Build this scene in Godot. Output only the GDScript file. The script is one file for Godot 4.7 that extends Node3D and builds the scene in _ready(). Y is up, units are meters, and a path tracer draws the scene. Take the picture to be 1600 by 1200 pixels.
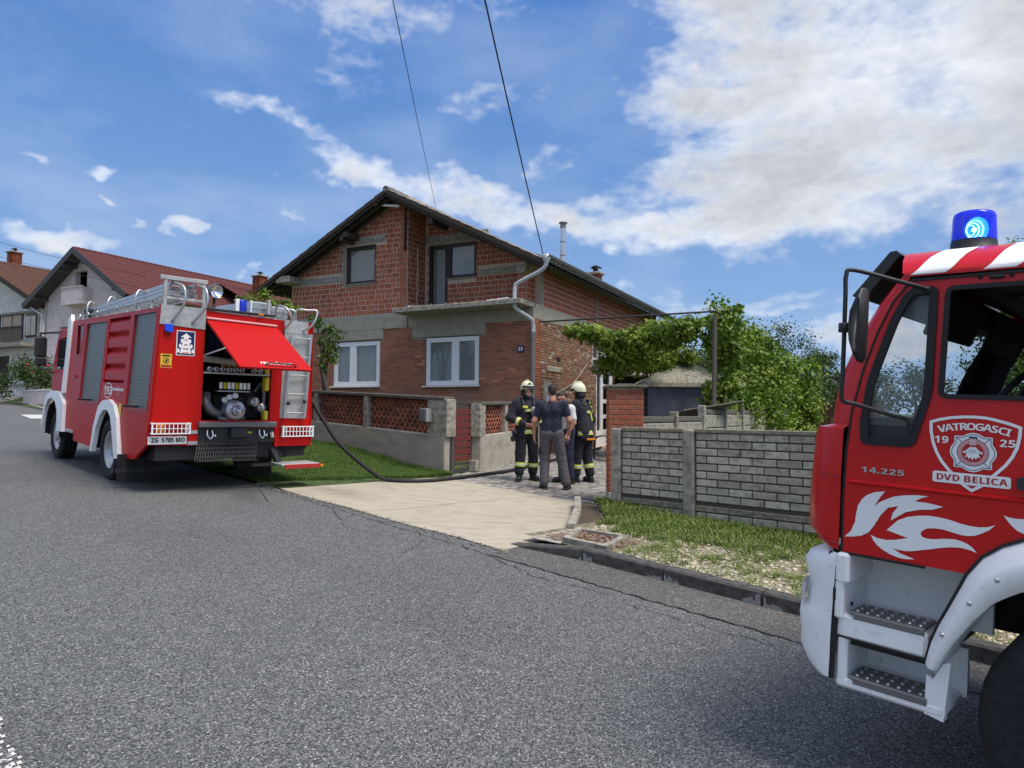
extends Node3D
# Metres, y up.  The street climbs 4.5 % along U; W points across it towards the house.

const SL := 0.045
var U := Vector3(-0.7001, 0, -0.7141)
var W := Vector3(0.7141, 0, -0.7001)
var M := {}
var TX := {}
var rng := RandomNumberGenerator.new()

func _ready() -> void:
	rng.seed = 41
	make_camera()
	make_sky_and_sun()
	make_materials()
	build_ground()
	build_house()
	build_fences()
	build_yard()
	build_neighbours()
	build_far_truck()
	build_near_truck()
	build_people()
	build_hose()
	build_vegetation()
	build_wires()

# ---------------------------------------------------------------- helpers
func P(a: float, b: float, h := 0.0) -> Vector3:
	var y := SL * (clampf(a, -60.0, 75.0))
	return U * a + W * b + Vector3(0, y + h, 0)

func lin(r: float, g: float, b: float) -> Color:
	return Color(r, g, b).linear_to_srgb()

func tag(o: Node, label := "", category := "", group := "", kind := "") -> Node:
	if label: o.set_meta("label", label)
	if category: o.set_meta("category", category)
	if group: o.set_meta("group", group)
	if kind: o.set_meta("kind", kind)
	return o

func base(called: String, at := Vector3.ZERO, bs := Basis(), parent: Node = self) -> Node3D:
	var o := Node3D.new()
	o.name = called
	o.transform = Transform3D(bs, at)
	parent.add_child(o, true)
	return o

func mb(smooth := false) -> SurfaceTool:
	var st := SurfaceTool.new()
	st.begin(Mesh.PRIMITIVE_TRIANGLES)
	st.set_smooth_group(0 if smooth else -1)
	return st

func mesh_of(st: SurfaceTool) -> ArrayMesh:
	st.generate_normals()
	return st.commit()

func put(st: SurfaceTool, called: String, m: String, parent: Node = self, xf := Transform3D()) -> MeshInstance3D:
	return inst(mesh_of(st), called, m, parent, xf)

func inst(mesh: Mesh, called: String, m: String, parent: Node = self, xf := Transform3D()) -> MeshInstance3D:
	var o := MeshInstance3D.new()
	o.name = called
	o.mesh = mesh
	o.material_override = M[m]
	o.transform = xf
	parent.add_child(o, true)
	return o

func multi(called: String, mesh: Mesh, m: String, xfs: Array, cols: Array, parent: Node = self) -> MultiMeshInstance3D:
	var mm := MultiMesh.new()
	mm.transform_format = MultiMesh.TRANSFORM_3D
	mm.use_colors = cols.size() > 0
	mm.mesh = mesh
	mm.instance_count = xfs.size()
	for i in xfs.size():
		mm.set_instance_transform(i, xfs[i])
		if cols.size(): mm.set_instance_color(i, cols[i])
	var o := MultiMeshInstance3D.new()
	o.name = called
	o.multimesh = mm
	o.material_override = M[m]
	o.set_meta("kind", "stuff")
	parent.add_child(o, true)
	return o

func tri(st: SurfaceTool, a: Vector3, b: Vector3, c: Vector3) -> void:
	st.add_vertex(a); st.add_vertex(b); st.add_vertex(c)

func quad(st: SurfaceTool, a: Vector3, b: Vector3, c: Vector3, d: Vector3) -> void:
	st.add_vertex(a); st.add_vertex(b); st.add_vertex(c)
	st.add_vertex(a); st.add_vertex(c); st.add_vertex(d)

# a box, its edges chamfered by ch
func box(st: SurfaceTool, c: Vector3, s: Vector3, bs := Basis(), ch := 0.0) -> void:
	var h := s * 0.5
	if ch <= 0.0:
		var v := []
		for i in 8:
			v.append(c + bs * Vector3(h.x if i & 1 else -h.x, h.y if i & 2 else -h.y, h.z if i & 4 else -h.z))
		quad(st, v[0], v[1], v[3], v[2]); quad(st, v[5], v[4], v[6], v[7])
		quad(st, v[4], v[0], v[2], v[6]); quad(st, v[1], v[5], v[7], v[3])
		quad(st, v[2], v[3], v[7], v[6]); quad(st, v[4], v[5], v[1], v[0])
		return
	ch = minf(ch, minf(h.x, minf(h.y, h.z)) * 0.9)
	var f := {}
	for sx in [-1, 1]:
		for sy in [-1, 1]:
			for sz in [-1, 1]:
				f[[sx, sy, sz, 0]] = c + bs * Vector3(sx * h.x, sy * (h.y - ch), sz * (h.z - ch))
				f[[sx, sy, sz, 1]] = c + bs * Vector3(sx * (h.x - ch), sy * h.y, sz * (h.z - ch))
				f[[sx, sy, sz, 2]] = c + bs * Vector3(sx * (h.x - ch), sy * (h.y - ch), sz * h.z)
				tri(st, f[[sx, sy, sz, 0]], f[[sx, sy, sz, 1]], f[[sx, sy, sz, 2]])
	for s1 in [-1, 1]:
		quad(st, f[[s1, -1, -1, 0]], f[[s1, 1, -1, 0]], f[[s1, 1, 1, 0]], f[[s1, -1, 1, 0]])
		quad(st, f[[-1, s1, -1, 1]], f[[1, s1, -1, 1]], f[[1, s1, 1, 1]], f[[-1, s1, 1, 1]])
		quad(st, f[[-1, -1, s1, 2]], f[[1, -1, s1, 2]], f[[1, 1, s1, 2]], f[[-1, 1, s1, 2]])
		for s2 in [-1, 1]:
			quad(st, f[[s1, s2, -1, 0]], f[[s1, s2, 1, 0]], f[[s1, s2, 1, 1]], f[[s1, s2, -1, 1]])
			quad(st, f[[s1, -1, s2, 0]], f[[s1, 1, s2, 0]], f[[s1, 1, s2, 2]], f[[s1, -1, s2, 2]])
			quad(st, f[[-1, s1, s2, 1]], f[[1, s1, s2, 1]], f[[1, s1, s2, 2]], f[[-1, s1, s2, 2]])

# a beam from p to q, w wide and t thick, "up" says which way the thickness goes
func bar(st: SurfaceTool, p: Vector3, q: Vector3, w: float, t: float, up := Vector3.UP, ch := 0.0) -> void:
	var z := (q - p).normalized()
	var x := up.cross(z)
	if x.length() < 0.01: x = Vector3.RIGHT.cross(z)
	x = x.normalized()
	box(st, (p + q) * 0.5, Vector3(w, t, p.distance_to(q)), Basis(x, z.cross(x), z), ch)

func tube(st: SurfaceTool, pts: Array, r, n := 8, caps := true) -> void:
	var rings := []
	var d0 := ((pts[1] as Vector3) - (pts[0] as Vector3)).normalized()
	var x := d0.cross(Vector3.UP if absf(d0.y) < 0.9 else Vector3.RIGHT).normalized()
	for i in pts.size():
		var d := d0
		if i > 0 and i < pts.size() - 1:
			d = ((pts[i + 1] - pts[i]).normalized() + (pts[i] - pts[i - 1]).normalized()).normalized()
		elif i > 0:
			d = (pts[i] - pts[i - 1]).normalized()
		x = (x - d * x.dot(d)).normalized()
		var y := d.cross(x)
		var rr: float = r[i] if r is Array else r
		var ring := []
		for k in n:
			var t := TAU * k / n
			ring.append(pts[i] + (x * cos(t) + y * sin(t)) * rr)
		rings.append(ring)
	for i in rings.size() - 1:
		for k in n:
			quad(st, rings[i][k], rings[i][(k + 1) % n], rings[i + 1][(k + 1) % n], rings[i + 1][k])
	if caps:
		for e in [0, rings.size() - 1]:
			for k in range(1, n - 1):
				tri(st, rings[e][0], rings[e][k], rings[e][k + 1])

# smooth polyline through control points
func curve(pts: Array, n := 6) -> Array:
	var out := []
	for i in pts.size() - 1:
		var p0: Vector3 = pts[maxi(i - 1, 0)]
		var p3: Vector3 = pts[mini(i + 2, pts.size() - 1)]
		for k in n:
			out.append((pts[i] as Vector3).cubic_interpolate(pts[i + 1], p0, p3, float(k) / n))
	out.append(pts[-1])
	return out

# profile of (radius, height) spun about y
func lathe(st: SurfaceTool, prof: Array, n := 24, xf := Transform3D()) -> void:
	for i in prof.size() - 1:
		for k in n:
			var t0 := TAU * k / n
			var t1 := TAU * (k + 1) / n
			var p: Vector2 = prof[i]
			var q: Vector2 = prof[i + 1]
			quad(st, xf * Vector3(p.x * cos(t0), p.y, p.x * sin(t0)), xf * Vector3(p.x * cos(t1), p.y, p.x * sin(t1)),
				xf * Vector3(q.x * cos(t1), q.y, q.x * sin(t1)), xf * Vector3(q.x * cos(t0), q.y, q.x * sin(t0)))

func pieces(poly: PackedVector2Array, holes: Array) -> Array:
	var todo := [poly]
	for hole in holes:
		var x := 0.0
		for v in hole: x += v.x / hole.size()
		var lo := PackedVector2Array([Vector2(-999, -999), Vector2(x, -999), Vector2(x, 999), Vector2(-999, 999)])
		var hi := PackedVector2Array([Vector2(x, -999), Vector2(999, -999), Vector2(999, 999), Vector2(x, 999)])
		var next := []
		for p in todo:
			for half in [lo, hi]:
				for q in Geometry2D.intersect_polygons(p, half):
					for r in Geometry2D.clip_polygons(q, hole):
						next.append(r)
		todo = next
	return todo

# a flat board of that outline: x, y in the plane of xf, t thick, centred on the plane
func plate(st: SurfaceTool, poly: PackedVector2Array, holes: Array, xf: Transform3D, t: float) -> void:
	for p in pieces(poly, holes):
		var idx := Geometry2D.triangulate_polygon(p)
		for i in range(0, idx.size(), 3):
			for s in ([1, -1] if t > 0.0 else [1]):
				tri(st, xf * Vector3(p[idx[i]].x, p[idx[i]].y, s * t * 0.5), xf * Vector3(p[idx[i + 1]].x, p[idx[i + 1]].y, s * t * 0.5), xf * Vector3(p[idx[i + 2]].x, p[idx[i + 2]].y, s * t * 0.5))
	if t > 0.0:
		for ol in [poly] + holes:
			for i in ol.size():
				var a: Vector2 = ol[i]
				var b: Vector2 = ol[(i + 1) % ol.size()]
				quad(st, xf * Vector3(a.x, a.y, t * 0.5), xf * Vector3(b.x, b.y, t * 0.5), xf * Vector3(b.x, b.y, -t * 0.5), xf * Vector3(a.x, a.y, -t * 0.5))

func pv(a: Array) -> PackedVector2Array:
	var o := PackedVector2Array()
	for i in range(0, a.size(), 2): o.append(Vector2(a[i], a[i + 1]))
	return o

func rect(x0: float, y0: float, x1: float, y1: float) -> PackedVector2Array:
	return PackedVector2Array([Vector2(x0, y0), Vector2(x1, y0), Vector2(x1, y1), Vector2(x0, y1)])

# rounds the corners of an outline
func rounded(poly: PackedVector2Array, r: float, n := 4) -> PackedVector2Array:
	var o := PackedVector2Array()
	for i in poly.size():
		var p := poly[i]
		var a := poly[(i - 1 + poly.size()) % poly.size()]
		var b := poly[(i + 1) % poly.size()]
		var rr := minf(r, minf(p.distance_to(a), p.distance_to(b)) * 0.45)
		var s := p + (a - p).normalized() * rr
		var e := p + (b - p).normalized() * rr
		for k in n + 1:
			var t := float(k) / n
			o.append(s.lerp(p, t).lerp(p.lerp(e, t), t))
	return o

func smooth_outline(poly: PackedVector2Array, n := 4) -> PackedVector2Array:
	var o := PackedVector2Array()
	var c := poly.size()
	for i in c:
		for k in n:
			o.append(poly[i].cubic_interpolate(poly[(i + 1) % c], poly[(i - 1 + c) % c], poly[(i + 2) % c], float(k) / n))
	return o

# a band between an outline and the same outline moved inwards by d
func ring(st: SurfaceTool, poly: PackedVector2Array, d: float, xf: Transform3D, t: float) -> void:
	var inner := PackedVector2Array()
	var c := poly.size()
	var area := 0.0
	for i in c: area += poly[i].cross(poly[(i + 1) % c])
	var sgn := signf(area)
	for i in c:
		var e0 := (poly[i] - poly[(i - 1 + c) % c]).normalized()
		var e1 := (poly[(i + 1) % c] - poly[i]).normalized()
		var n := (Vector2(-e0.y, e0.x) + Vector2(-e1.y, e1.x)) * sgn
		n = n.normalized()
		var k := maxf(0.35, n.dot(Vector2(-e1.y, e1.x) * sgn))
		inner.append(poly[i] + n * d / k)
	for i in c:
		var j := (i + 1) % c
		var q := [poly[i], poly[j], inner[j], inner[i]]
		var f := []
		var g := []
		for v in q:
			f.append(xf * Vector3(v.x, v.y, t * 0.5))
			g.append(xf * Vector3(v.x, v.y, -t * 0.5))
		quad(st, f[0], f[1], f[2], f[3])
		if t > 0.0:
			quad(st, g[0], g[1], g[2], g[3])
			quad(st, f[0], f[1], g[1], g[0])
			quad(st, f[2], f[3], g[3], g[2])

# lettering as flat solid letters; returns the mesh, centred, of that height
func letters(s: String, size: float, thick := 0.004, wide := 1.0, fname := "Droid Sans", weight := 700) -> ArrayMesh:
	var f := SystemFont.new()
	f.font_names = PackedStringArray([fname])
	f.font_weight = weight
	var t := TextMesh.new()
	t.font = f
	t.text = s
	t.font_size = 32
	t.pixel_size = size / 23.0
	t.depth = thick
	var st := SurfaceTool.new()
	st.begin(Mesh.PRIMITIVE_TRIANGLES)
	for k in t.get_surface_count():
		st.append_from(t, k, Transform3D(Basis.from_scale(Vector3(wide, 1, 1)), Vector3.ZERO))
	return st.commit()

# ---------------------------------------------------------------- camera, sky, sun
func make_camera() -> void:
	var cam := Camera3D.new()
	cam.name = "Camera3D"
	cam.fov = 57.22
	cam.near = 0.05
	cam.far = 900.0
	cam.position = Vector3(0, 1.65, 0)
	cam.rotation_order = EULER_ORDER_YXZ
	cam.rotation_degrees = Vector3(2.5, 0, 0.45)
	add_child(cam)
	cam.current = true

const SKY_W := 4096
const SKY_H := 2048

func make_sky_and_sun() -> void:
	var sun := DirectionalLight3D.new()
	sun.name = "sun"
	sun.light_energy = 0.70
	sun.light_color = Color(1.0, 0.955, 0.89)
	sun.light_angular_distance = 26.0
	sun.shadow_enabled = true
	add_child(sun)
	sun.look_at_from_position(Vector3.ZERO, -Vector3(0.38, 0.88, 0.27))
	var env := Environment.new()
	env.background_mode = Environment.BG_SKY
	env.tonemap_mode = Environment.TONE_MAPPER_LINEAR
	env.tonemap_exposure = 1.70
	env.background_energy_multiplier = 1.0
	env.sdfgi_enabled = true
	env.ssao_enabled = true
	env.ssil_enabled = true
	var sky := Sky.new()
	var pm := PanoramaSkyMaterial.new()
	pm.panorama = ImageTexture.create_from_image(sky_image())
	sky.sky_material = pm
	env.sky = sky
	var we := WorldEnvironment.new()
	we.name = "WorldEnvironment"
	we.environment = env
	add_child(we)

func sky_noise(s: int, f: float, oct: int) -> FastNoiseLite:
	var n := FastNoiseLite.new()
	n.seed = s
	n.noise_type = FastNoiseLite.TYPE_SIMPLEX_SMOOTH
	n.frequency = f
	n.fractal_octaves = oct
	n.fractal_gain = 0.55
	return n

# Cloud cover looked up on a flat layer overhead, so that clouds shrink towards the horizon.
# Banks: azimuth (degrees right of the view), elevation, half sizes, turn, strength
var banks := [
	[30, 23, 17.5, 10.0, -6, 1.0], [42, 25, 16, 14, 0, 1.05], [58, 22, 20, 18, 0, 1.05], [19, 17.2, 9.0, 3.6, 24, 0.95], [26, 16.5, 12, 3.6, 10, 0.98], [17.5, 30.5, 8, 4.2, -35, 0.85], [12.5, 14.6, 6.5, 2.2, -6, 0.95], [9, 17.5, 5.5, 1.5, 20, 0.55],
	[-13, 20.4, 9, 0.9, -18, 0.52], [-7.5, 18.0, 8.5, 1.5, -16, 0.70], [0.5, 15.8, 9, 1.7, -8, 0.74], [8, 14.2, 6, 1.7, -8, 0.80], [3.2, 20.2, 2.4, 1.3, 35, 0.50], [-1.5, 24.5, 4.5, 1.8, 25, 0.36], [-10, 29, 9, 3.5, 30, 0.36], [-20, 32, 9, 3, 0, 0.34],
	[0, 33, 6, 4, 30, 0.36], [-25.2, 20.8, 2.6, 0.30, -8, 0.42], [-30.6, 16.5, 0.9, 0.4, 20, 0.55], [-19.0, 17.6, 0.9, 0.4, 8, 0.42], [-29.0, 14.6, 0.5, 0.35, 20, 0.40], [-35.0, 16.2, 1.2, 0.3, 10, 0.42], [-25.2, 13.3, 1.3, 0.55, 10, 0.55],
	[-17.2, 15.8, 0.9, 0.35, 0, 0.36], [-34, 11.6, 4.0, 0.9, 0, 0.62], [-21, 11.2, 1.2, 0.6, 20, 0.50], [-28.0, 13.6, 0.5, 0.4, 0, 0.38],
	[18.5, 9.2, 6.5, 0.65, 6, 0.52], [21, 8.6, 5, 0.5, 0, 0.48], [28, 6.0, 6, 2.2, 0, 0.72], [12, 9.5, 3, 0.6, 0, 0.40], [32, 10, 3, 2, 0, 0.45], [-7, 10.5, 4, 0.9, 0, 0.38]]

var sky_n := []
var sky_banks := []

func sky_color(az: float, el: float) -> Color:
	var y := sin(el)
	if el < -0.03: return Color(0.20, 0.21, 0.20)
	# clear air: deep blue above, pale and milky low down
	var t := pow(clampf(y, 0.0, 1.0), 0.62)
	var sky := Color(lerpf(0.245, 0.036, minf(t * 1.42, 1.0)), lerpf(0.37, 0.106, minf(t * 1.34, 1.0)), lerpf(0.53, 0.318, minf(t * 1.25, 1.0)))
	var ce := cos(el)
	var dx := sin(az) * ce
	var dz := -cos(az) * ce
	var k := 1.0 / (maxf(y, 0.0) + 0.16)
	var big: FastNoiseLite = sky_n[0]
	var fine: FastNoiseLite = sky_n[1]
	var wide_: FastNoiseLite = sky_n[2]
	var edge: FastNoiseLite = sky_n[3]
	var da := absf(az)
	var bank := 0.0
	if da < 1.9:
		var w1 := edge.get_noise_3d(dx, y * 1.4, dz)
		var w2 := edge.get_noise_3d(dx + 7.3, y * 1.4, dz + 2.1)
		for q in sky_banks:
			var u: float = (az - q[0]) * ce + w1 * 0.055
			var v: float = el - q[1] + w2 * 0.040
			var uu: float = (u * q[4] + v * q[5]) * q[2]
			var vv: float = (v * q[4] - u * q[5]) * q[3]
			var d := uu * uu + vv * vv
			if d < 2.6: bank = maxf(bank, q[6] * exp(-d * d * 0.75))
	# away from the view broken cloud goes on, thickened to whiten the ambient light
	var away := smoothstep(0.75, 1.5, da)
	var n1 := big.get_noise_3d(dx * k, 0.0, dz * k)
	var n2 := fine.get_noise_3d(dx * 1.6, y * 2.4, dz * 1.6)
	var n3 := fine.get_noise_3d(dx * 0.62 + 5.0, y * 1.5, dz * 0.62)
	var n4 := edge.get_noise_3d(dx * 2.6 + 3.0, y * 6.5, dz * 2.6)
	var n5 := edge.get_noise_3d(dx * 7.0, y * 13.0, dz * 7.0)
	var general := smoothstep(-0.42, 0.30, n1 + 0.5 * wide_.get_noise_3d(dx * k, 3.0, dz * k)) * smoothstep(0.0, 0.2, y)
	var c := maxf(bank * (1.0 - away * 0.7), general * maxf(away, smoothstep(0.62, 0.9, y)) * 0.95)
	var rag := smoothstep(0.02, 0.35, c) * (1.0 - 0.30 * smoothstep(0.8, 1.05, c))
	var dens := smoothstep(0.14, 1.08, c + (n2 * 0.52 + n3 * 0.38 + n4 * 0.20 + n5 * 0.12 + n1 * 0.10) * rag)
	# thick parts go grey below, rims stay bright; sky round and opposite the sun is brightened as added fill for shaded faces
	var body := clampf((dens - 0.62) * 0.9 + n3 * 1.3 + n1 * 0.5 + n2 * 0.55 + 0.22, 0.0, 1.0)
	var s := lerpf(0.50, 0.33, body) + 0.03 * n4 + 0.03 * n5
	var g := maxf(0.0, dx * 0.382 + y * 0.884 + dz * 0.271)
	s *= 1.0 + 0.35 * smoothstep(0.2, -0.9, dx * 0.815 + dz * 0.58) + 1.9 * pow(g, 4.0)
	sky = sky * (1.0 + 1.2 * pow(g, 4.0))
	dens = maxf(dens * 0.95, 0.14 * clampf(n1 + n3 * 0.8 + 0.35, 0.0, 1.0))
	return Color(lerpf(sky.r, s * 0.955, dens), lerpf(sky.g, s * 0.985, dens), lerpf(sky.b, s * 1.035, dens))

func sky_part(x0: int, y0: int, w: int, h: int, full_w: int) -> Image:
	var data := PackedFloat32Array()
	data.resize(w * h * 3)
	var i := 0
	for y in h:
		var el := PI * (0.5 - (y0 + y + 0.5) * 2.0 / full_w)
		for x in w:
			var c := sky_color(wrapf((x0 + x + 0.5) / full_w * TAU, -PI, PI), el)      # 0 = straight ahead, right is positive
			data[i] = c.r; data[i + 1] = c.g; data[i + 2] = c.b
			i += 3
	return Image.create_from_data(w, h, false, Image.FORMAT_RGBF, data.to_byte_array())

# coarse all round, finer where clouds are looked at
func sky_image() -> Image:
	sky_n = [sky_noise(5, 1.5, 6), sky_noise(17, 5.0, 6), sky_noise(23, 0.45, 3), sky_noise(31, 7.0, 5)]
	for q in banks:
		sky_banks.append([deg_to_rad(q[0]), deg_to_rad(q[1]), 1.0 / deg_to_rad(q[2]), 1.0 / deg_to_rad(q[3]), cos(deg_to_rad(q[4])), sin(deg_to_rad(q[4])), q[5]])
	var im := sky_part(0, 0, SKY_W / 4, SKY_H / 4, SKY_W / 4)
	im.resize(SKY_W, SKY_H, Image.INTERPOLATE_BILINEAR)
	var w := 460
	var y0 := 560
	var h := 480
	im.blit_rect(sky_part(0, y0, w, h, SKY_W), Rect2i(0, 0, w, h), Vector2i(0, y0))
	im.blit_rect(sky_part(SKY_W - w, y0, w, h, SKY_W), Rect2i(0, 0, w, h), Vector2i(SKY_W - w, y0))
	return im

# ---------------------------------------------------------------- materials
func ntex(key: String, sd: int, f: float, ramp: Array, type := FastNoiseLite.TYPE_SIMPLEX_SMOOTH, oct := 5, size := 512, nrm := false) -> NoiseTexture2D:
	if TX.has(key): return TX[key]
	var n := FastNoiseLite.new()
	n.seed = sd
	n.noise_type = type
	n.frequency = f
	n.fractal_octaves = oct
	if type == FastNoiseLite.TYPE_CELLULAR:
		n.cellular_return_type = FastNoiseLite.RETURN_CELL_VALUE
		if oct <= 1: n.fractal_type = FastNoiseLite.FRACTAL_NONE
	var t := NoiseTexture2D.new()
	t.width = size
	t.height = size
	t.seamless = true
	t.seamless_blend_skirt = 0.03 if type == FastNoiseLite.TYPE_CELLULAR else 0.15
	t.noise = n
	if nrm:
		t.as_normal_map = true
		t.bump_strength = 6.0
	elif ramp.size():
		var g := Gradient.new()
		var off := PackedFloat32Array()
		var cs := PackedColorArray()
		for r in ramp:
			off.append(r[0])
			var c = r[1]
			cs.append(lin(c, c, c) if c is float else lin(c[0], c[1], c[2]))
		g.offsets = off
		g.colors = cs
		t.color_ramp = g
	TX[key] = t
	return t

func mat(key: String, c: Array, rough: float, metal := 0.0, o := {}) -> StandardMaterial3D:
	var m := StandardMaterial3D.new()
	m.resource_name = key
	m.albedo_color = lin(c[0], c[1], c[2])
	m.roughness = rough
	m.metallic = metal
	m.cull_mode = BaseMaterial3D.CULL_DISABLED
	if o.has("tex"):
		m.albedo_texture = o.tex
		m.uv1_triplanar = true
		m.uv1_world_triplanar = o.get("world", true)
		m.uv1_scale = Vector3.ONE * (1.0 / o.get("size", 1.0)) * o.get("stretch", Vector3.ONE)
	if o.has("bump"):
		m.heightmap_enabled = true
		m.heightmap_texture = o.bump
		m.heightmap_scale = o.get("deep", 0.5)
		m.uv1_triplanar = true
		m.uv1_world_triplanar = o.get("world", true)
		m.uv1_scale = Vector3.ONE * (1.0 / o.get("size", 1.0)) * o.get("stretch", Vector3.ONE)
	if o.get("vc", false): m.vertex_color_use_as_albedo = true
	if o.has("coat"):
		m.clearcoat_enabled = true
		m.clearcoat = o.coat
		m.clearcoat_roughness = 0.06
	if o.has("back"):
		m.backlight_enabled = true
		m.backlight = lin(o.back[0], o.back[1], o.back[2])
	if o.has("emit"):
		m.emission_enabled = true
		m.emission = lin(o.emit[0], o.emit[1], o.emit[2])
		m.emission_energy_multiplier = o.get("power", 1.0)
	if o.has("alpha"):
		m.transparency = BaseMaterial3D.TRANSPARENCY_ALPHA
		m.albedo_color.a = o.alpha
	if o.has("spec"): m.metallic_specular = o.spec
	if o.has("rim"):
		m.rim_enabled = true
		m.rim = o.rim
	M[key] = m
	return m

func make_materials() -> void:
	var mottle := ntex("mottle", 3, 0.012, [[0.0, 0.55], [0.45, 0.85], [0.6, 0.95], [1.0, 1.12]])
	var grime := ntex("grime", 9, 0.02, [[0.0, 0.25], [0.38, 0.60], [0.55, 0.92], [1.0, 1.08]], FastNoiseLite.TYPE_SIMPLEX_SMOOTH, 6)
	var speck := ntex("speck", 4, 0.16, [[0.0, 0.45], [0.3, 0.8], [0.7, 1.0], [1.0, 1.25]], FastNoiseLite.TYPE_CELLULAR, 1, 512)
	var asph := ntex("asph", 11, 0.27, [[0.0, [0.018, 0.020, 0.020]], [0.28, [0.062, 0.066, 0.064]], [0.62, [0.125, 0.130, 0.125]], [0.88, [0.200, 0.203, 0.192]], [0.97, [0.29, 0.29, 0.275]], [1.0, [0.58, 0.57, 0.53]]], FastNoiseLite.TYPE_CELLULAR, 1, 1536)
	var asph2 := ntex("asph2", 12, 0.27, [[0.0, [0.040, 0.038, 0.036]], [0.3, [0.085, 0.081, 0.075]], [0.65, [0.135, 0.128, 0.118]], [0.95, [0.20, 0.19, 0.175]], [1.0, [0.55, 0.53, 0.49]]], FastNoiseLite.TYPE_CELLULAR, 1, 1024)
	var bumps := ntex("bumps", 8, 0.03, [[0.0, 0.0], [1.0, 1.0]])
	var pits := ntex("pits", 18, 0.2, [[0.0, 0.0], [1.0, 1.0]], FastNoiseLite.TYPE_CELLULAR, 1, 1024)
	var grain := ntex("grain", 6, 0.03, [[0.0, 0.45], [0.4, 0.75], [0.6, 1.0], [1.0, 1.15]], FastNoiseLite.TYPE_SIMPLEX_SMOOTH, 4, 256)
	var smear := ntex("smear", 26, 0.013, [[0.0, 0.72], [0.5, 0.95], [1.0, 1.04]], FastNoiseLite.TYPE_SIMPLEX_SMOOTH, 4, 512)
	mat("asphalt", [1.0, 1.0, 1.0], 0.86, 0, {"tex": asph, "size": 3.1, "vc": true, "bump": pits, "deep": 0.25})
	mat("asphalt_strip", [0.86, 0.86, 0.86], 0.9, 0, {"tex": asph2, "size": 2.4, "vc": true, "bump": pits, "deep": 0.25})
	mat("tar", [0.02, 0.02, 0.02], 0.8)
	mat("slab", [0.43, 0.385, 0.295], 0.85, 0, {"tex": ntex("slab", 51, 0.010, [[0.0, 0.74], [0.40, 0.93], [0.6, 1.0], [1.0, 1.05]], FastNoiseLite.TYPE_SIMPLEX_SMOOTH, 8, 1024), "size": 3.1, "stretch": Vector3(0.6, 1, 1.5), "vc": true, "bump": bumps, "deep": 0.6})
	mat("paver", [0.40, 0.385, 0.35], 0.9, 0, {"tex": grime, "size": 2.3, "vc": true})
	mat("kerb", [0.092, 0.087, 0.078], 0.85, 0, {"tex": grime, "size": 0.9, "bump": bumps, "deep": 0.4})
	mat("kerb_wear", [0.30, 0.29, 0.27], 0.9, 0, {"tex": speck, "size": 0.5})
	mat("white_paint", [0.72, 0.71, 0.67], 0.75, 0, {"tex": grime, "size": 0.5})
	mat("soil", [0.085, 0.065, 0.045], 1.0, 0, {"tex": speck, "size": 0.7})
	mat("earth", [0.24, 0.215, 0.13], 1.0, 0, {"tex": grime, "size": 1.1})
	mat("lawn", [0.075, 0.12, 0.026], 1.0, 0, {"tex": grime, "size": 2.0})
	mat("grass", [1, 1, 1], 0.7, 0, {"vc": true, "back": [0.25, 0.4, 0.06]})
	mat("stone", [1, 1, 1], 0.85, 0, {"vc": true})
	mat("leaf", [1, 1, 1], 0.5, 0, {"vc": true, "back": [0.32, 0.5, 0.08], "spec": 0.4})
	mat("bark", [0.10, 0.08, 0.06], 0.95, 0, {"tex": grain, "size": 0.4, "stretch": Vector3(3, 0.6, 3), "bump": grain, "deep": 1.0})
	mat("old_wood", [0.12, 0.10, 0.085], 0.9, 0, {"tex": grain, "size": 0.35, "stretch": Vector3(3, 0.4, 3)})
	mat("roof_wood", [0.055, 0.040, 0.030], 0.85, 0, {"tex": grain, "size": 0.5})
	mat("plank", [0.155, 0.062, 0.038], 0.85, 0, {"tex": grain, "size": 0.4, "stretch": Vector3(4, 0.3, 4)})
	mat("concrete", [0.38, 0.35, 0.285], 0.92, 0, {"tex": grime, "size": 1.3, "bump": bumps, "deep": 0.35})
	mat("concrete_smooth", [0.36, 0.335, 0.27], 0.92, 0, {"tex": smear, "size": 2.0, "bump": bumps, "deep": 0.4})
	mat("plinth", [0.40, 0.37, 0.30], 0.95, 0, {"tex": ntex("board", 61, 0.012, [[0.0, 0.55], [0.4, 0.88], [0.6, 1.0], [1.0, 1.06]], FastNoiseLite.TYPE_SIMPLEX_SMOOTH, 7), "size": 2.2, "stretch": Vector3(0.7, 1.1, 0.7), "bump": bumps, "deep": 0.3})
	mat("mortar_light", [0.66, 0.50, 0.38], 0.95, 0, {"tex": speck, "size": 0.4})
	mat("mortar", [0.36, 0.26, 0.19], 0.95, 0, {"tex": grime, "size": 0.5})
	for i in 4:
		var k: float = [1.0, 0.84, 1.12, 0.93][i]
		mat("block%d" % i, [0.43 * k, 0.125 * k, 0.066 * k], 0.88, 0, {"tex": grain, "size": 0.16, "stretch": Vector3(1, 0.45, 1)})
	mat("brick", [1, 1, 1], 0.9, 0, {"tex": speck, "size": 0.35, "vc": true})
	mat("pillar_brick", [1, 1, 1], 0.88, 0, {"tex": smear, "size": 0.3, "vc": true})
	mat("fence_block", [1.0, 0.935, 0.765], 0.92, 0, {"tex": ntex("fenceg", 77, 0.03, [[0.0, 0.30], [0.35, 0.75], [0.5, 0.98], [1.0, 1.12]], FastNoiseLite.TYPE_SIMPLEX_SMOOTH, 6), "size": 1.6, "vc": true, "bump": bumps, "deep": 0.3})
	mat("fence_dirty", [0.30, 0.27, 0.20], 0.95, 0, {"tex": grime, "size": 0.9, "bump": bumps, "deep": 0.5})
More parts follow.
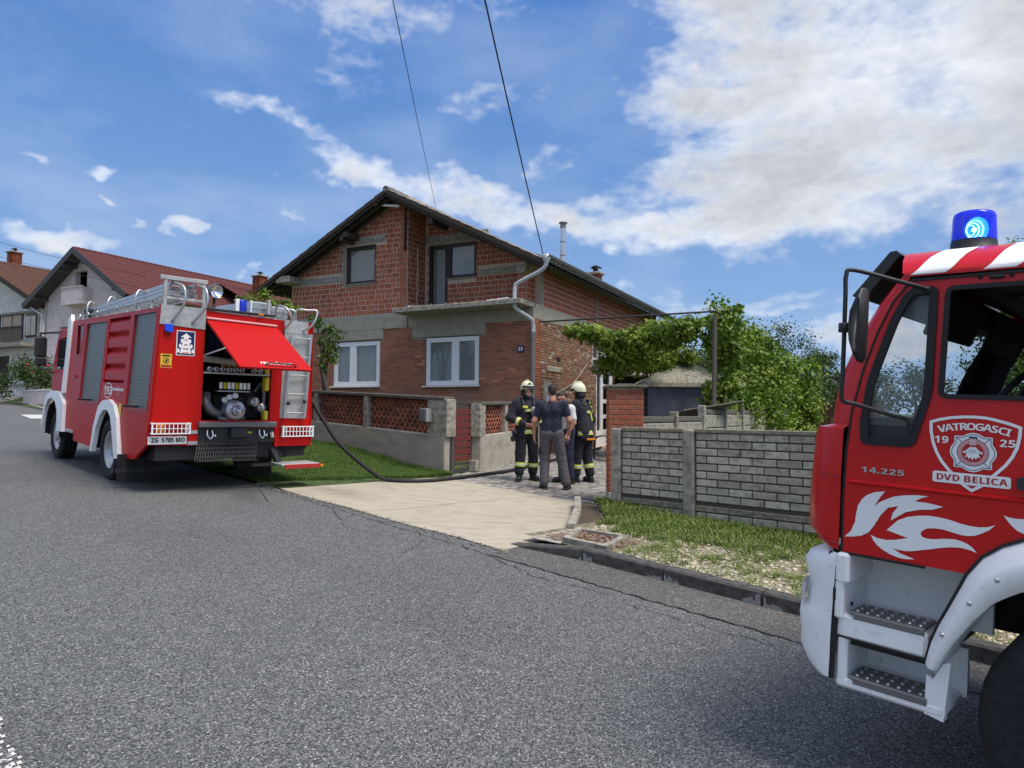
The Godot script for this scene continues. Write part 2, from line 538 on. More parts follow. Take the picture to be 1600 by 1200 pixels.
	mat("fence_joint", [0.105, 0.092, 0.072], 0.95, 0, {"tex": speck, "size": 0.4})
	mat("fence_top", [0.14, 0.128, 0.10], 0.95, 0, {"tex": grime, "size": 0.7})
	mat("terracotta", [0.40, 0.145, 0.08], 0.9, 0, {"tex": grime, "size": 0.45})
	mat("terracotta_dark", [0.24, 0.10, 0.065], 0.92, 0, {"tex": grime, "size": 0.5})
	mat("window_white", [0.80, 0.80, 0.79], 0.45)
	mat("window_brown", [0.025, 0.015, 0.012], 0.5)
	mat("glass", [0.9, 0.95, 0.95], 0.03, 0, {"alpha": 0.10, "spec": 0.42})
	mat("dark_glass", [0.01, 0.013, 0.015], 0.04, 0, {"spec": 0.6})
	mat("curtain", [0.115, 0.135, 0.115], 0.9)
	mat("blind", [0.075, 0.08, 0.07], 0.8)
	mat("shutter_grey", [0.17, 0.19, 0.20], 0.6)
	mat("dark_pane", [0.055, 0.06, 0.065], 0.5)
	mat("room_dark", [0.012, 0.012, 0.014], 0.95)
	mat("zinc", [0.56, 0.58, 0.59], 0.42, 0.25, {"tex": smear, "size": 0.7})
	mat("gutter", [0.19, 0.20, 0.20], 0.5, 0.4)
	mat("steel", [0.62, 0.62, 0.63], 0.22, 1.0)
	mat("roof_tile_grey", [0.27, 0.245, 0.215], 0.9, 0, {"tex": grime, "size": 0.8})
	mat("roof_tile_red", [0.125, 0.030, 0.026], 0.8, 0, {"tex": smear, "size": 1.7})
	mat("roof_tile_brown", [0.14, 0.062, 0.038], 0.85, 0, {"tex": grime, "size": 1.4})
	mat("plaster_pink", [0.80, 0.66, 0.62], 0.9, 0, {"tex": smear, "size": 4.0})
	mat("plaster_white", [0.82, 0.77, 0.71], 0.9, 0, {"tex": smear, "size": 4.0})
	mat("plaster_cream", [0.74, 0.70, 0.58], 0.9, 0, {"tex": smear, "size": 4.0})
	mat("gate_red", [0.155, 0.030, 0.026], 0.55, 0, {"tex": smear, "size": 0.8})
	mat("gate_frame", [0.075, 0.068, 0.066], 0.55, 0.3)
	mat("meter_grey", [0.13, 0.145, 0.155], 0.5)
	mat("meter_light", [0.30, 0.31, 0.31], 0.5)
	mat("canvas", [0.32, 0.305, 0.235], 0.9, 0, {"tex": grime, "size": 1.6})
	mat("grey_cloth", [0.105, 0.112, 0.14], 0.85, 0, {"tex": smear, "size": 1.5})
	mat("rust", [0.13, 0.035, 0.018], 1.0, 0, {"tex": grime, "size": 0.25, "bump": pits, "deep": 0.5})
	mat("cable", [0.012, 0.012, 0.013], 0.7)
	mat("red", [0.60, 0.012, 0.014], 0.24, 0, {"spec": 0.42})
	mat("red_far", [0.49, 0.013, 0.011], 0.36, 0, {"spec": 0.22})
	mat("red_dull", [0.40, 0.02, 0.022], 0.45)
	mat("truck_white", [0.90, 0.895, 0.88], 0.33, 0, {"tex": ntex("dirt", 91, 0.035, [[0.0, 0.45], [0.16, 0.86], [0.30, 0.99], [1.0, 1.0]], FastNoiseLite.TYPE_SIMPLEX_SMOOTH, 7), "size": 1.3, "world": false})
	mat("sticker_white", [0.88, 0.88, 0.87], 0.45)
	mat("sticker_red", [0.44, 0.012, 0.02], 0.45)
	mat("sticker_blue", [0.012, 0.018, 0.10], 0.45)
	mat("sticker_pink", [0.62, 0.30, 0.31], 0.5)
	mat("sticker_yellow", [0.70, 0.46, 0.03], 0.5)
	mat("black_plastic", [0.020, 0.021, 0.023], 0.5)
	mat("rubber", [0.014, 0.014, 0.015], 0.75)
	mat("tyre", [0.018, 0.018, 0.019], 0.85, 0, {"tex": grime, "size": 0.5, "world": false})
	mat("interior", [0.022, 0.022, 0.024], 0.9)
	mat("roof_liner", [0.16, 0.16, 0.155], 0.9)
	mat("chassis", [0.014, 0.014, 0.015], 0.7)
	mat("aluminium", [0.56, 0.57, 0.57], 0.38, 0.85, {"tex": smear, "size": 0.5, "world": false})
	mat("tread_plate", [0.20, 0.19, 0.19], 0.5, 0.6)
	mat("chrome", [0.75, 0.75, 0.76], 0.15, 1.0)
	mat("grey_panel", [0.46, 0.465, 0.46], 0.55, 0.3, {"tex": smear, "size": 0.6, "world": false})
	mat("roller", [0.21, 0.22, 0.22], 0.45, 0.4)
	mat("rim_silver", [0.52, 0.52, 0.52], 0.4, 0.7)
	mat("lamp_red", [0.30, 0.006, 0.006], 0.2)
	mat("lamp_amber", [0.75, 0.24, 0.01], 0.25)
	mat("lamp_clear", [0.6, 0.6, 0.58], 0.2)
	mat("plate_white", [0.72, 0.72, 0.72], 0.5)
	mat("black_ink", [0.012, 0.012, 0.013], 0.6)
	mat("faint_ink", [0.05, 0.05, 0.052], 0.7)
	mat("blue_dome", [0.0, 0.016, 0.50], 0.06, 0, {"alpha": 0.80, "spec": 0.35})
	mat("blue_solid", [0.005, 0.02, 0.40], 0.25)
	mat("bulb", [0.4, 0.8, 1.0], 0.4, 0, {"emit": [0.35, 0.75, 1.0], "power": 7.0})
	mat("reflector", [0.05, 0.28, 0.85], 0.18, 0.35, {"emit": [0.02, 0.25, 0.9], "power": 1.3})
	mat("marker_blue", [0.01, 0.07, 0.75], 0.3)
	mat("brass", [0.55, 0.36, 0.08], 0.35, 0.9)
	mat("gold_yellow", [0.60, 0.46, 0.02], 0.5)
	mat("navy_cloth", [0.0125, 0.0135, 0.022], 0.9, 0, {"rim": 0.2, "bump": grain, "deep": 3.0, "size": 0.5, "world": false})
	mat("tee_cloth", [0.012, 0.017, 0.036], 0.9, 0, {"rim": 0.15, "bump": grain, "deep": 2.5, "size": 0.7, "world": false})
	mat("grey_trousers", [0.085, 0.080, 0.088], 0.92, 0, {"bump": grain, "deep": 4.0, "size": 0.6, "world": false})
	mat("blue_trousers", [0.014, 0.018, 0.045], 0.92, 0, {"bump": grain, "deep": 3.0, "size": 0.6, "world": false})
	mat("white_shirt", [0.62, 0.60, 0.57], 0.9)
	mat("skin", [0.44, 0.215, 0.145], 0.55)
	mat("hair", [0.022, 0.013, 0.009], 0.7)
	mat("helmet", [0.72, 0.70, 0.46], 0.3, 0, {"coat": 0.5})
	mat("hivis", [0.62, 0.66, 0.05], 0.6)
	mat("silver_tape", [0.60, 0.60, 0.56], 0.4)
	mat("badge_red", [0.50, 0.02, 0.04], 0.6)
	mat("boot", [0.011, 0.011, 0.011], 0.5)
	mat("green_cloth", [0.01, 0.055, 0.03], 0.9)
	mat("blue_cloth", [0.012, 0.02, 0.07], 0.9)
# ---------------------------------------------------------------- ground, road, driveway, kerb
func grid_st(a0: float, a1: float, b0: float, b1: float, na: int, nb: int, hf: Callable, col = null) -> SurfaceTool:
	var st := mb(true)
	for i in na:
		for j in nb:
			var q := []
			for k in [[0, 0], [1, 0], [1, 1], [0, 1]]:
				q.append(Vector2(lerpf(a0, a1, float(i + k[0]) / na), lerpf(b0, b1, float(j + k[1]) / nb)))
			for k in [0, 1, 2, 0, 2, 3]:
				if col != null: st.set_color(col.call(q[k].x, q[k].y))
				st.add_vertex(P(q[k].x, q[k].y, hf.call(q[k].x, q[k].y)))
	return st

# height of the land over the plane of the street
func land(a: float, b: float) -> float:
	var h := -0.12
	h += 1.05 * smoothstep(22.0, 33.0, a) * smoothstep(7.2, 10.0, b)
	return h

func lawn_h(a: float, b: float) -> float:
	return 0.02 + 0.22 * smoothstep(10.6, 14.5, a) * smoothstep(5.4, 8.6, b)

func verge_h(a: float, b: float) -> float:
	return 0.085 + 0.05 * smoothstep(6.2, 7.8, b)

var wear := FastNoiseLite.new()

func road_tint(a: float, b: float) -> Color:
	var n := wear.get_noise_2d(a * 14.0, b * 34.0)
	var m := wear.get_noise_2d(a * 55.0 + 300.0, b * 55.0)
	var k := 1.0 + 0.30 * n + 0.16 * m
	# paler wheel paths, a darker stretch by the far engine
	k *= 1.0 + 0.12 * exp(-pow((b - 1.6) / 0.5, 2.0)) + 0.08 * exp(-pow((b - 3.6) / 0.5, 2.0))
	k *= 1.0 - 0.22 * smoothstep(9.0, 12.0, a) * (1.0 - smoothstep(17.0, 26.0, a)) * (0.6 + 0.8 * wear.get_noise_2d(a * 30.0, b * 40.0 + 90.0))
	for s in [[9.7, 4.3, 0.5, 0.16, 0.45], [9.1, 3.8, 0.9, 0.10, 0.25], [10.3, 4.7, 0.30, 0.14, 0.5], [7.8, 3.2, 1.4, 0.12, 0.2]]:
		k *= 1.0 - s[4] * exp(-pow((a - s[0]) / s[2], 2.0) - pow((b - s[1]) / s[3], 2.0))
	return Color(k, k, k * 1.01)

func strip_poly(st: SurfaceTool, ab: Array, h: float) -> void:
	var poly := pv(ab)
	var idx := Geometry2D.triangulate_polygon(poly)
	for i in idx:
		st.add_vertex(P(poly[i].x, poly[i].y, h))

func build_ground() -> void:
	wear.seed = 77
	wear.frequency = 0.01
	wear.fractal_octaves = 4
	var st := grid_st(-260, 420, -330, 390, 68, 72, func(_a, b): return -0.14 - 0.002 * maxf(0.0, absf(b) - 60.0))
	tag(put(st, "ground", "lawn"), "green open ground spreading out beyond the street", "ground", "", "structure")
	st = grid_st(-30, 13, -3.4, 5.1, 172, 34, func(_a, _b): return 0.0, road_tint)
	var road := put(st, "road", "asphalt")
	tag(road, "grey worn asphalt street climbing to the left", "road", "", "structure")
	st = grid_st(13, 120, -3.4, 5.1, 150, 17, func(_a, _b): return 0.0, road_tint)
	put(st, "road_surface", "asphalt", road)
	# side road that opens at the top of the street
	st = mb()
	strip_poly(st, [18.5, 5.1, 19.3, 6.9, 28.0, 7.0, 37.0, 7.15, 45.0, 7.5, 62.0, 8.6, 62.0, 5.1], 0.0)
	var side := put(st, "side_road", "asphalt")
	tag(side, "wider asphalt apron at the top of the street before the pink house", "road", "", "structure")
	# newer strip of asphalt along the kerb, with its joint
	st = grid_st(-12, 5.32, 4.86, 5.47, 70, 6, func(_a, _b): return 0.004, func(a, b): return Color.WHITE * (1.0 + 0.2 * wear.get_noise_2d(a * 60.0, b * 60.0)))
	put(st, "asphalt_strip", "asphalt_strip", road)
	# cracks
	var cr := [[5.2, 4.86, -6.0, 4.86, 0.012], [11.2, 5.00, 5.3, 4.86, 0.008], [5.3, 4.84, 4.4, 4.62, 0.008], [4.4, 4.62, 3.6, 4.72, 0.006], [8.4, 4.9, 7.2, 4.4, 0.006], [7.2, 4.4, 6.4, 4.55, 0.005], [6.3, 4.9, 5.8, 4.2, 0.005], [10.6, 4.9, 9.3, 4.45, 0.007], [3.4, 4.6, 2.2, 4.66, 0.006]]
	st = mb()
	for c in cr:
		var n := maxi(6, int(absf(c[0] - c[2]) / 0.07))
		var prev := Vector2(c[0], c[1])
		for i in range(1, n + 1):
			var t := float(i) / n
			var q := Vector2(lerpf(c[0], c[2], t), lerpf(c[1], c[3], t) + rng.randf_range(-0.022, 0.022))
			var wd: float = c[4] * rng.randf_range(0.25, 1.0)
			var d := (q - prev).normalized().orthogonal() * wd
			quad(st, P(prev.x - d.x, prev.y - d.y, 0.008), P(prev.x + d.x, prev.y + d.y, 0.008), P(q.x + d.x, q.y + d.y, 0.008), P(q.x - d.x, q.y - d.y, 0.008))
			prev = q
	put(st, "crack", "tar", road)
	# worn edge line at the near left, and the pale bar at the top of the street
	st = mb()
	for i in 1700:
		var a := rng.randf_range(-6.0, 9.0)
		var b := 0.565 + rng.randf_range(-0.085, 0.085)
		for k in 2:
			var o := Vector2(rng.randf_range(-0.09, 0.09), rng.randf_range(-0.05, 0.05))
			if absf(b + o.y - 0.565) > 0.10: o.y = 0.0
			var r := rng.randf_range(0.005, 0.022)
			quad(st, P(a + o.x - r, b + o.y - r * 0.6, 0.005), P(a + o.x + r * 0.7, b + o.y - r * 0.5, 0.005), P(a + o.x + r, b + o.y + r * 0.5, 0.005), P(a + o.x - r * 0.8, b + o.y + r * 0.6, 0.005))
	put(st, "edge_line", "white_paint", road)
	st = mb()
	strip_poly(st, [33.3, 5.6, 30.5, 5.45, 30.5, 6.5, 33.4, 7.0], 0.005)
	put(st, "road_marking", "white_paint", road)
	# concrete driveway apron
	var slab_edge := [5.30, 5.09, 6.1, 5.12, 7.2, 5.07, 8.3, 5.12, 9.4, 5.08, 10.4, 5.13, 11.15, 5.11, 10.9, 6.0, 10.55, 7.2, 10.25, 8.3, 8.6, 8.28, 7.0, 8.3, 6.55, 7.9, 6.05, 7.2, 5.62, 6.6, 5.40, 6.2, 5.36, 5.5]
	st = mb()
	var poly := pv(slab_edge)
	for ix in 24:
		for jy in 14:
			var a0 := lerpf(5.2, 11.2, ix / 24.0)
			var b0 := lerpf(5.0, 8.35, jy / 14.0)
			for q in Geometry2D.intersect_polygons(poly, rect(a0, b0, a0 + 0.25, b0 + 3.35 / 14.0)):
				var idx := Geometry2D.triangulate_polygon(q)
				for i in idx:
					var v: Vector2 = q[i]
					var k := 1.0 + 0.16 * wear.get_noise_2d(v.x * 40.0, v.y * 40.0)
					k *= 1.0 - 0.30 * exp(-pow((v.x - 9.6) / 0.75, 2.0) - pow((v.y - 5.75) / 0.22, 2.0)) - 0.12 * smoothstep(7.6, 8.3, v.y)
					st.set_color(Color(k, k, k * lerpf(1.0, 0.9, k - 0.6)))
					st.add_vertex(P(v.x, v.y, 0.012))
	for i in poly.size():
		var p := poly[i]
		var q := poly[(i + 1) % poly.size()]
		st.set_color(Color(0.6, 0.6, 0.6))
		quad(st, P(p.x, p.y, 0.012), P(q.x, q.y, 0.012), P(q.x, q.y, -0.09), P(p.x, p.y, -0.09))
	var slab := put(st, "driveway", "slab")
	st = mb()
	for c in [[7.9, 5.10, 7.75, 8.28, 0.005], [9.4, 6.6, 10.5, 7.0, 0.003], [6.2, 6.4, 7.1, 5.2, 0.003], [8.9, 8.28, 8.4, 7.2, 0.003]]:
		var prev := Vector2(c[0], c[1])
		for i in range(1, 31):
			var q := Vector2(lerpf(c[0], c[2], i / 30.0), lerpf(c[1], c[3], i / 30.0)) + Vector2(rng.randf_range(-0.02, 0.02), rng.randf_range(-0.02, 0.02))
			var d: Vector2 = (q - prev).normalized().orthogonal() * c[4] * rng.randf_range(0.3, 1.0)
			quad(st, P(prev.x - d.x, prev.y - d.y, 0.016), P(prev.x + d.x, prev.y + d.y, 0.016), P(q.x + d.x, q.y + d.y, 0.016), P(q.x - d.x, q.y - d.y, 0.016))
			prev = q
	put(st, "crack", "fence_joint", slab)
	tag(slab, "pale sandy concrete driveway apron before the brick house", "driveway", "", "structure")
	# paved yard behind it: bed and small setts, in running bond
	var yard := pv([7.0, 8.3, 10.25, 8.3, 10.75, 9.2, 12.9, 13.4, 16.6, 21.0, 11.0, 23.0, 8.2, 13.0, 6.9, 8.9])
	st = mb()
	var idx2 := Geometry2D.triangulate_polygon(yard)
	for i in idx2: st.add_vertex(P(yard[i].x, yard[i].y, -0.004))
	var bed := put(st, "yard_paving", "mortar")
	tag(bed, "grey paved yard between the driveway and the house door", "paving", "", "structure")
	st = mb()
	var row := 0
	var b := 8.3
	while b < 17.0:
		var a := 6.8 + (0.1 if row % 2 else 0.0)
		while a < 15.0:
			if Geometry2D.is_point_in_polygon(Vector2(a + 0.1, b + 0.06), yard):
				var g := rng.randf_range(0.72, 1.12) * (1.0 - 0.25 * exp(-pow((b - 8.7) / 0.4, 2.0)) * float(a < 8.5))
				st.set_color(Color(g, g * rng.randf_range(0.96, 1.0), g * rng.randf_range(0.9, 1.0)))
				var h := 0.009 + rng.randf_range(-0.003, 0.003)
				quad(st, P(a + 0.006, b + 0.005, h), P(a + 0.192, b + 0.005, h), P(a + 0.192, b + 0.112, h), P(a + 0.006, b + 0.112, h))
			a += 0.2
		b += 0.12
		row += 1
	put(st, "setts", "paver", bed).set_meta("kind", "stuff")
	# kerb stones
	var kp := [[5.47, 5.40, 0.02], [4.55, 5.53, 0.12], [3.62, 5.545, 0.12], [2.68, 5.54, 0.12], [1.7, 5.53, 0.12], [0.7, 5.53, 0.12], [-0.3, 5.53, 0.12], [-1.3, 5.53, 0.12], [-2.3, 5.53, 0.12], [-3.3, 5.53, 0.12]]
	var kerb := base("kerb")
	tag(kerb, "dark concrete kerb along the gravel verge", "kerb", "", "structure")
	for i in kp.size() - 1:
		var p = kp[i]
		var q = kp[i + 1]
		st = mb()
		var g := 0.007
		var wdt := 0.14
		var v := []
		for e in [[p[0] - g, p[1], p[2]], [q[0] + g, q[1], q[2]]]:
			v.append([P(e[0], e[1] - wdt * 0.5, -0.08), P(e[0], e[1] - wdt * 0.5 + 0.006, e[2] - 0.018), P(e[0], e[1] - wdt * 0.5 + 0.024, e[2]), P(e[0], e[1] + wdt * 0.5, e[2]), P(e[0], e[1] + wdt * 0.5, -0.08)])
		for k in 4: quad(st, v[0][k], v[0][k + 1], v[1][k + 1], v[1][k])
		for e in 2:
			for k in [1, 2, 3]: tri(st, v[e][0], v[e][k], v[e][(k + 1) % 5])
		var ks := put(st, "kerb_stone", "kerb", kerb)
		# scuffed pale patches on the face
		st = mb()
		for e in [p, q]:
			var s := -1.0 if e == p else 1.0
			for k in 7:
				var a2: float = e[0] + s * (0.012 + 0.022 * k) + 0.002
				var hh: float = rng.randf_range(0.2, 0.9) * e[2] * (1.0 - k / 9.0)
				quad(st, P(a2, e[1] - 0.0735, 0.0), P(a2 + s * 0.024, e[1] - 0.0735, 0.0), P(a2 + s * 0.024, e[1] - 0.0705, hh * 0.85), P(a2, e[1] - 0.0705, hh))
		put(st, "scuff", "kerb_wear", ks)
	# low edging at the driveway's right
	st = mb()
	bar(st, P(5.42, 6.30, 0.06), P(6.06, 7.16, 0.07), 0.10, 0.18, Vector3.UP, 0.012)
	bar(st, P(6.10, 7.22, 0.07), P(6.75, 7.98, 0.07), 0.10, 0.18, Vector3.UP, 0.012)
	tag(put(st, "edging", "concrete"), "low broken concrete edging where the driveway meets the verge", "kerb", "", "structure")
	# verge soil and gravel bed
	st = grid_st(-4, 5.5, 5.6, 7.9, 40, 12, verge_h)
	var verge := put(st, "verge", "earth")
	tag(verge, "stony strip of earth below the block wall", "verge", "", "structure")
	st = mb()
	strip_poly(st, [5.44, 5.62, 5.46, 6.32, 6.12, 7.22, 6.85, 8.05, 5.9, 8.0, 5.5, 7.9], 0.07)
	put(st, "verge_corner", "soil", verge)
	st = mb()
	strip_poly(st, [5.36, 5.50, 5.40, 6.26, 5.22, 6.30, 4.93, 5.56], 0.088)
	put(st, "concrete_lip", "concrete", verge)
	# drain bed: concrete rim round rusty grit
	st = mb()
	ring(st, pv([4.95, 5.62, 5.24, 6.2, 4.62, 6.32, 4.40, 5.66]), 0.07, Transform3D(Basis(U + Vector3(0, SL, 0), W, Vector3.UP), Vector3(0, 0.115, 0)), 0.06)
	var dr := put(st, "drain", "concrete")
	tag(dr, "square concrete drain surround filled with rusty grit beside the kerb", "drain")
	st = mb()
	strip_poly(st, [4.95, 5.62, 5.24, 6.2, 4.62, 6.32, 4.40, 5.66], 0.108)
	put(st, "grit", "rust", dr)
	# lawn bank on the left, lawn further up
	st = grid_st(10.35, 19.2, 5.12, 8.62, 60, 14, lawn_h)
	var lw := put(st, "lawn", "lawn")
	tag(lw, "sloping green lawn between the street and the lattice wall", "lawn", "", "structure")
	st = mb()
	strip_poly(st, [10.3, 8.3, 11.15, 5.11, 10.3, 8.62], 0.004)
	put(st, "lawn_corner", "lawn", lw)
	st = grid_st(20.0, 48.0, 7.15, 9.2, 40, 8, func(a, b): return 0.03 + land(a, b) + 0.12)
	put(st, "lawn_top", "lawn", lw)
	st = grid_st(20.0, 120.0, 9.15, 60.0, 50, 26, func(a, b): return 0.03 + land(a, b) + 0.12 * (1.0 - smoothstep(20.0, 50.0, b)))
	put(st, "garden", "lawn", lw)
	# footpath across the lawn far up the street
	st = grid_st(48.0, 90.0, 8.6, 9.6, 30, 3, func(a, _b): return 0.05)
	tag(put(st, "footpath", "concrete_smooth"), "pale footpath along the top of the street", "footpath", "", "structure")
	st = mb()
	bar(st, P(20.0, 7.05, 0.03), P(37.2, 7.20, 0.03), 0.14, 0.14)
	bar(st, P(37.2, 7.20, 0.03), P(60.0, 8.5, 0.05), 0.14, 0.14)
	tag(put(st, "kerb_far", "concrete_smooth"), "pale kerb round the far lawn corner", "kerb", "", "structure")
# ---------------------------------------------------------------- the brick house
# its own axes: x to the right along the front, z out of the front; the right front corner is the origin
const HYAW := 27.0
var HX := Transform3D()

func H(f: float, y: float, s: float) -> Vector3:      # f metres left of the corner, s metres behind the front
	return Vector3(-f, y, -s)

# courses of blocks on a vertical face, openings left out; hands each block's rectangle to cb
func courses(x0: float, x1: float, y0: float, top: Callable, bw: float, bh: float, gap: float, holes: Array, cb: Callable, odd := 0.5) -> void:
	var y := y0
	var r := 0
	while true:
		var any := false
		var x := x0 - (bw * odd if r % 2 else 0.0)
		while x < x1 - 0.01:
			var w := bw
			if odd != 0.5 and rng.randf() < 0.4: w = bw * 0.5
			var a := maxf(x, x0) + gap * 0.5
			var b := minf(x + w, x1) - gap * 0.5
			x += w
			var t := y + bh - gap
			var lim: float = minf(top.call(a), top.call(b))
			if y > lim: continue
			if y < lim: any = true
			t = minf(t, lim)
			if b - a < 0.03 or t - y < 0.03: continue
			var spans := [[a, b]]
			for h in holes:
				if t <= h[1] or y >= h[3]: continue
				var nx := []
				for sp in spans:
					if sp[1] <= h[0] or sp[0] >= h[2]: nx.append(sp); continue
					if sp[0] < h[0] - 0.03: nx.append([sp[0], h[0]])
					if sp[1] > h[2] + 0.03: nx.append([h[2], sp[1]])
				spans = nx
			for sp in spans: cb.call(sp[0], y, sp[1], t)
		if not any: break
		y += bh
		r += 1

func wall_plate(poly: PackedVector2Array, holes: Array, xf: Transform3D, t: float, m: String, parent: Node, called := "wall") -> MeshInstance3D:
	var st := mb()
	plate(st, poly, holes, xf, t)
	return put(st, called, m, parent)

func build_house() -> void:
	var yaw := deg_to_rad(HYAW)
	var xx := Vector3(cos(yaw), 0, sin(yaw))
	var zz := Vector3(-sin(yaw), 0, cos(yaw))
	HX = Transform3D(Basis(xx, Vector3.UP, zz), Vector3(0.55, 0, -18.4))
	var h := base("brick_house", HX.origin, HX.basis)
	tag(h, "unfinished red brick two storey house with a gable roof and bare concrete balcony", "house")
	var st: SurfaceTool
	var front := Transform3D(Basis(Vector3(-1, 0, 0), Vector3.UP, Vector3(0, 0, -1)), Vector3.ZERO)      # plane coords: (f, y)
	var g := 0.3
	# ------- lower walls: mortar body, then small bricks laid on it
	var wl := [4.98, 2.46, 6.76, 3.82]
	var wr := [1.63, 2.44, 3.39, 3.82]
	var body := wall_plate(rect(0.0, g, 8.6, 4.5), [rect(wl[0], wl[1], wl[2], wl[3]), rect(wr[0], wr[1], wr[2], wr[3])], front.translated(Vector3(0, 0, -0.15)), 0.30, "mortar", h)
	var side := Transform3D(Basis(Vector3(0, 0, -1), Vector3.UP, Vector3(1, 0, 0)), Vector3.ZERO)           # plane coords: (s, y)
	var sd := [[4.72, 0.5, 6.36, 3.17], [4.42, 3.42, 5.96, 3.99], [9.36, 2.4, 10.60, 4.0]]
	var sholes := []
	for q in sd: sholes.append(rect(q[0], q[1], q[2], q[3]))
	wall_plate(rect(0.001, g, 11.9, 4.5), sholes, side.translated(Vector3(-0.15, 0, 0)), 0.298, "mortar", h)
	wall_plate(rect(0.3, g, 11.6, 5.8), [], side.translated(Vector3(-8.45, 0, 0)), 0.3, "mortar", h)
	wall_plate(PackedVector2Array([Vector2(0.0, g), Vector2(8.6, g), Vector2(8.6, 5.9), Vector2(4.35, 8.0), Vector2(0.0, 5.8)]), [], front.translated(Vector3(0, 0, -11.75)), 0.3, "mortar", h)
	# bricks of the ground floor front (one laid mass: each is only a few pixels high)
	var conc := [[0.0, 4.14, 9, 5], [4.85, 3.80, 7.05, 4.5], [1.42, 3.80, 3.85, 4.5], [0.0, -1, 0.001, 0]]
	st = mb()
	var laid := func(x0: float, y0: float, x1: float, y1: float):
		var k := rng.randf_range(0.72, 1.18)
		var pale := 1.0 if rng.randf() > 0.06 else 1.5
		var low := smoothstep(2.5, 1.9, y0) * rng.randf_range(0.0, 0.8)
		st.set_color(Color(lerpf(0.40 * k * pale, 0.32, low), lerpf(0.150 * k * pale, 0.245, low), lerpf(0.084 * k * pale, 0.175, low)))
		box(st, Vector3(-(x0 + x1) * 0.5, (y0 + y1) * 0.5, 0.0), Vector3(x1 - x0, y1 - y0, 0.008 + rng.randf_range(0.0, 0.006)))
	courses(0.0, 8.6, g, func(_x): return 4.48, 0.25, 0.074, 0.016, [wl, wr] + conc, laid)
	put(st, "brickwork", "brick", h).set_meta("kind", "stuff")
	# side: rough old bricks, redder quoin at the corner
	st = mb()
	var laid_side := func(x0: float, y0: float, x1: float, y1: float):
		var k := rng.randf_range(0.72, 1.2)
		var quoin := x1 < 0.62 or x0 > 7.2
		var c := Color(0.42 * k, 0.145 * k, 0.07 * k) if quoin else Color(0.33 * k, 0.19 * k, 0.115 * k)
		if not quoin and rng.randf() < 0.12: c = Color(0.48, 0.40, 0.30) * rng.randf_range(0.7, 1.1)
		if not quoin and rng.randf() < 0.14: c = Color(0.30 * k, 0.13 * k, 0.075 * k)
		st.set_color(c)
		var d := 0.010 if quoin else rng.randf_range(-0.004, 0.016)
		box(st, Vector3(d * 0.5, (y0 + y1) * 0.5 + (0.0 if quoin else rng.randf_range(-0.004, 0.004)), -(x0 + x1) * 0.5), Vector3(0.022 + absf(d), y1 - y0, (x1 - x0) * (1.0 if quoin else rng.randf_range(0.93, 1.0))))
	courses(0.02, 11.9, g, func(_x): return 4.48, 0.25, 0.074, 0.015, sd + [[0.62, 2.05, 1.2, 2.6], [4.3, 3.17, 6.6, 3.45], [0.0, 4.22, 12, 5]], laid_side)
	put(st, "old_brickwork", "brick", h).set_meta("kind", "stuff")
	# rendered patches and a hole in the old wall
	st = mb()
	box(st, Vector3(0.004, 2.28, -0.92), Vector3(0.03, 0.5, 0.6))
	put(st, "render_patch", "concrete_smooth", h)
	st = mb()
	box(st, Vector3(0.010, 2.92, -1.30), Vector3(0.05, 0.16, 0.9), Basis(), 0.02)
	put(st, "render_patch", "concrete_smooth", h)
	st = mb()
	box(st, Vector3(0.006, 3.31, -5.45), Vector3(0.04, 0.25, 2.3), Basis(), 0.01)
	put(st, "render_patch", "concrete_smooth", h)
	st = mb()
	box(st, Vector3(0.02, 3.22, -1.62), Vector3(0.03, 0.14, 0.28), Basis(), 0.02)
	put(st, "hole", "room_dark", h)
	# concrete ring beam and lintels
	st = mb()
	box(st, Vector3(-6.31, 4.36, -0.10), Vector3(4.59, 0.46, 0.26), Basis(), 0.01)
	box(st, Vector3(-1.97, 4.30, -0.10), Vector3(3.98, 0.34, 0.256), Basis(), 0.01)
	box(st, Vector3(-0.10, 4.39, -6.0), Vector3(0.255, 0.40, 11.8), Basis(), 0.01)
	box(st, Vector3(-5.95, 3.99, -0.06), Vector3(2.16, 0.30, 0.17), Basis(), 0.008)
	box(st, Vector3(-2.63, 3.985, -0.06), Vector3(2.40, 0.31, 0.166), Basis(), 0.008)
	put(st, "ring_beam", "concrete_smooth", h)
	# ------- upper storey
	var slope := 0.502
	var rtop := func(f: float): return 8.02 - absf(f - 4.41) * slope - 0.10      # under side of the roof
	var uw := [5.20, 5.545, 6.36, 6.705]
	var rec := 0.9
	var dw := [2.26, 4.62, 3.92, 6.70]       # door and window in the recess
	var upper := PackedVector2Array([Vector2(4.05, 4.58), Vector2(8.5, 4.58), Vector2(8.5, rtop.call(8.5)), Vector2(4.41, rtop.call(4.41)), Vector2(4.05, rtop.call(4.05))])
	wall_plate(upper, [rect(uw[0], uw[1], uw[2], uw[3])], front.translated(Vector3(0, 0, -0.15)), 0.30, "mortar_light", h)
	var rpoly := PackedVector2Array([Vector2(0.02, 4.58), Vector2(4.05, 4.58), Vector2(4.05, rtop.call(4.05)), Vector2(0.02, rtop.call(0.02))])
	wall_plate(rpoly, [PackedVector2Array([Vector2(3.24, 4.60), Vector2(dw[2], 4.60), Vector2(dw[2], dw[3]), Vector2(dw[0], dw[3]), Vector2(dw[0], 5.64), Vector2(3.24, 5.64)])], front.translated(Vector3(0, 0, -rec - 0.15)), 0.29, "mortar_light", h)
	wall_plate(rect(0.0, 4.58, rec, 8.0), [], side.translated(Vector3(-4.05 - 0.14, 0, 0)), 0.27, "mortar_light", h)
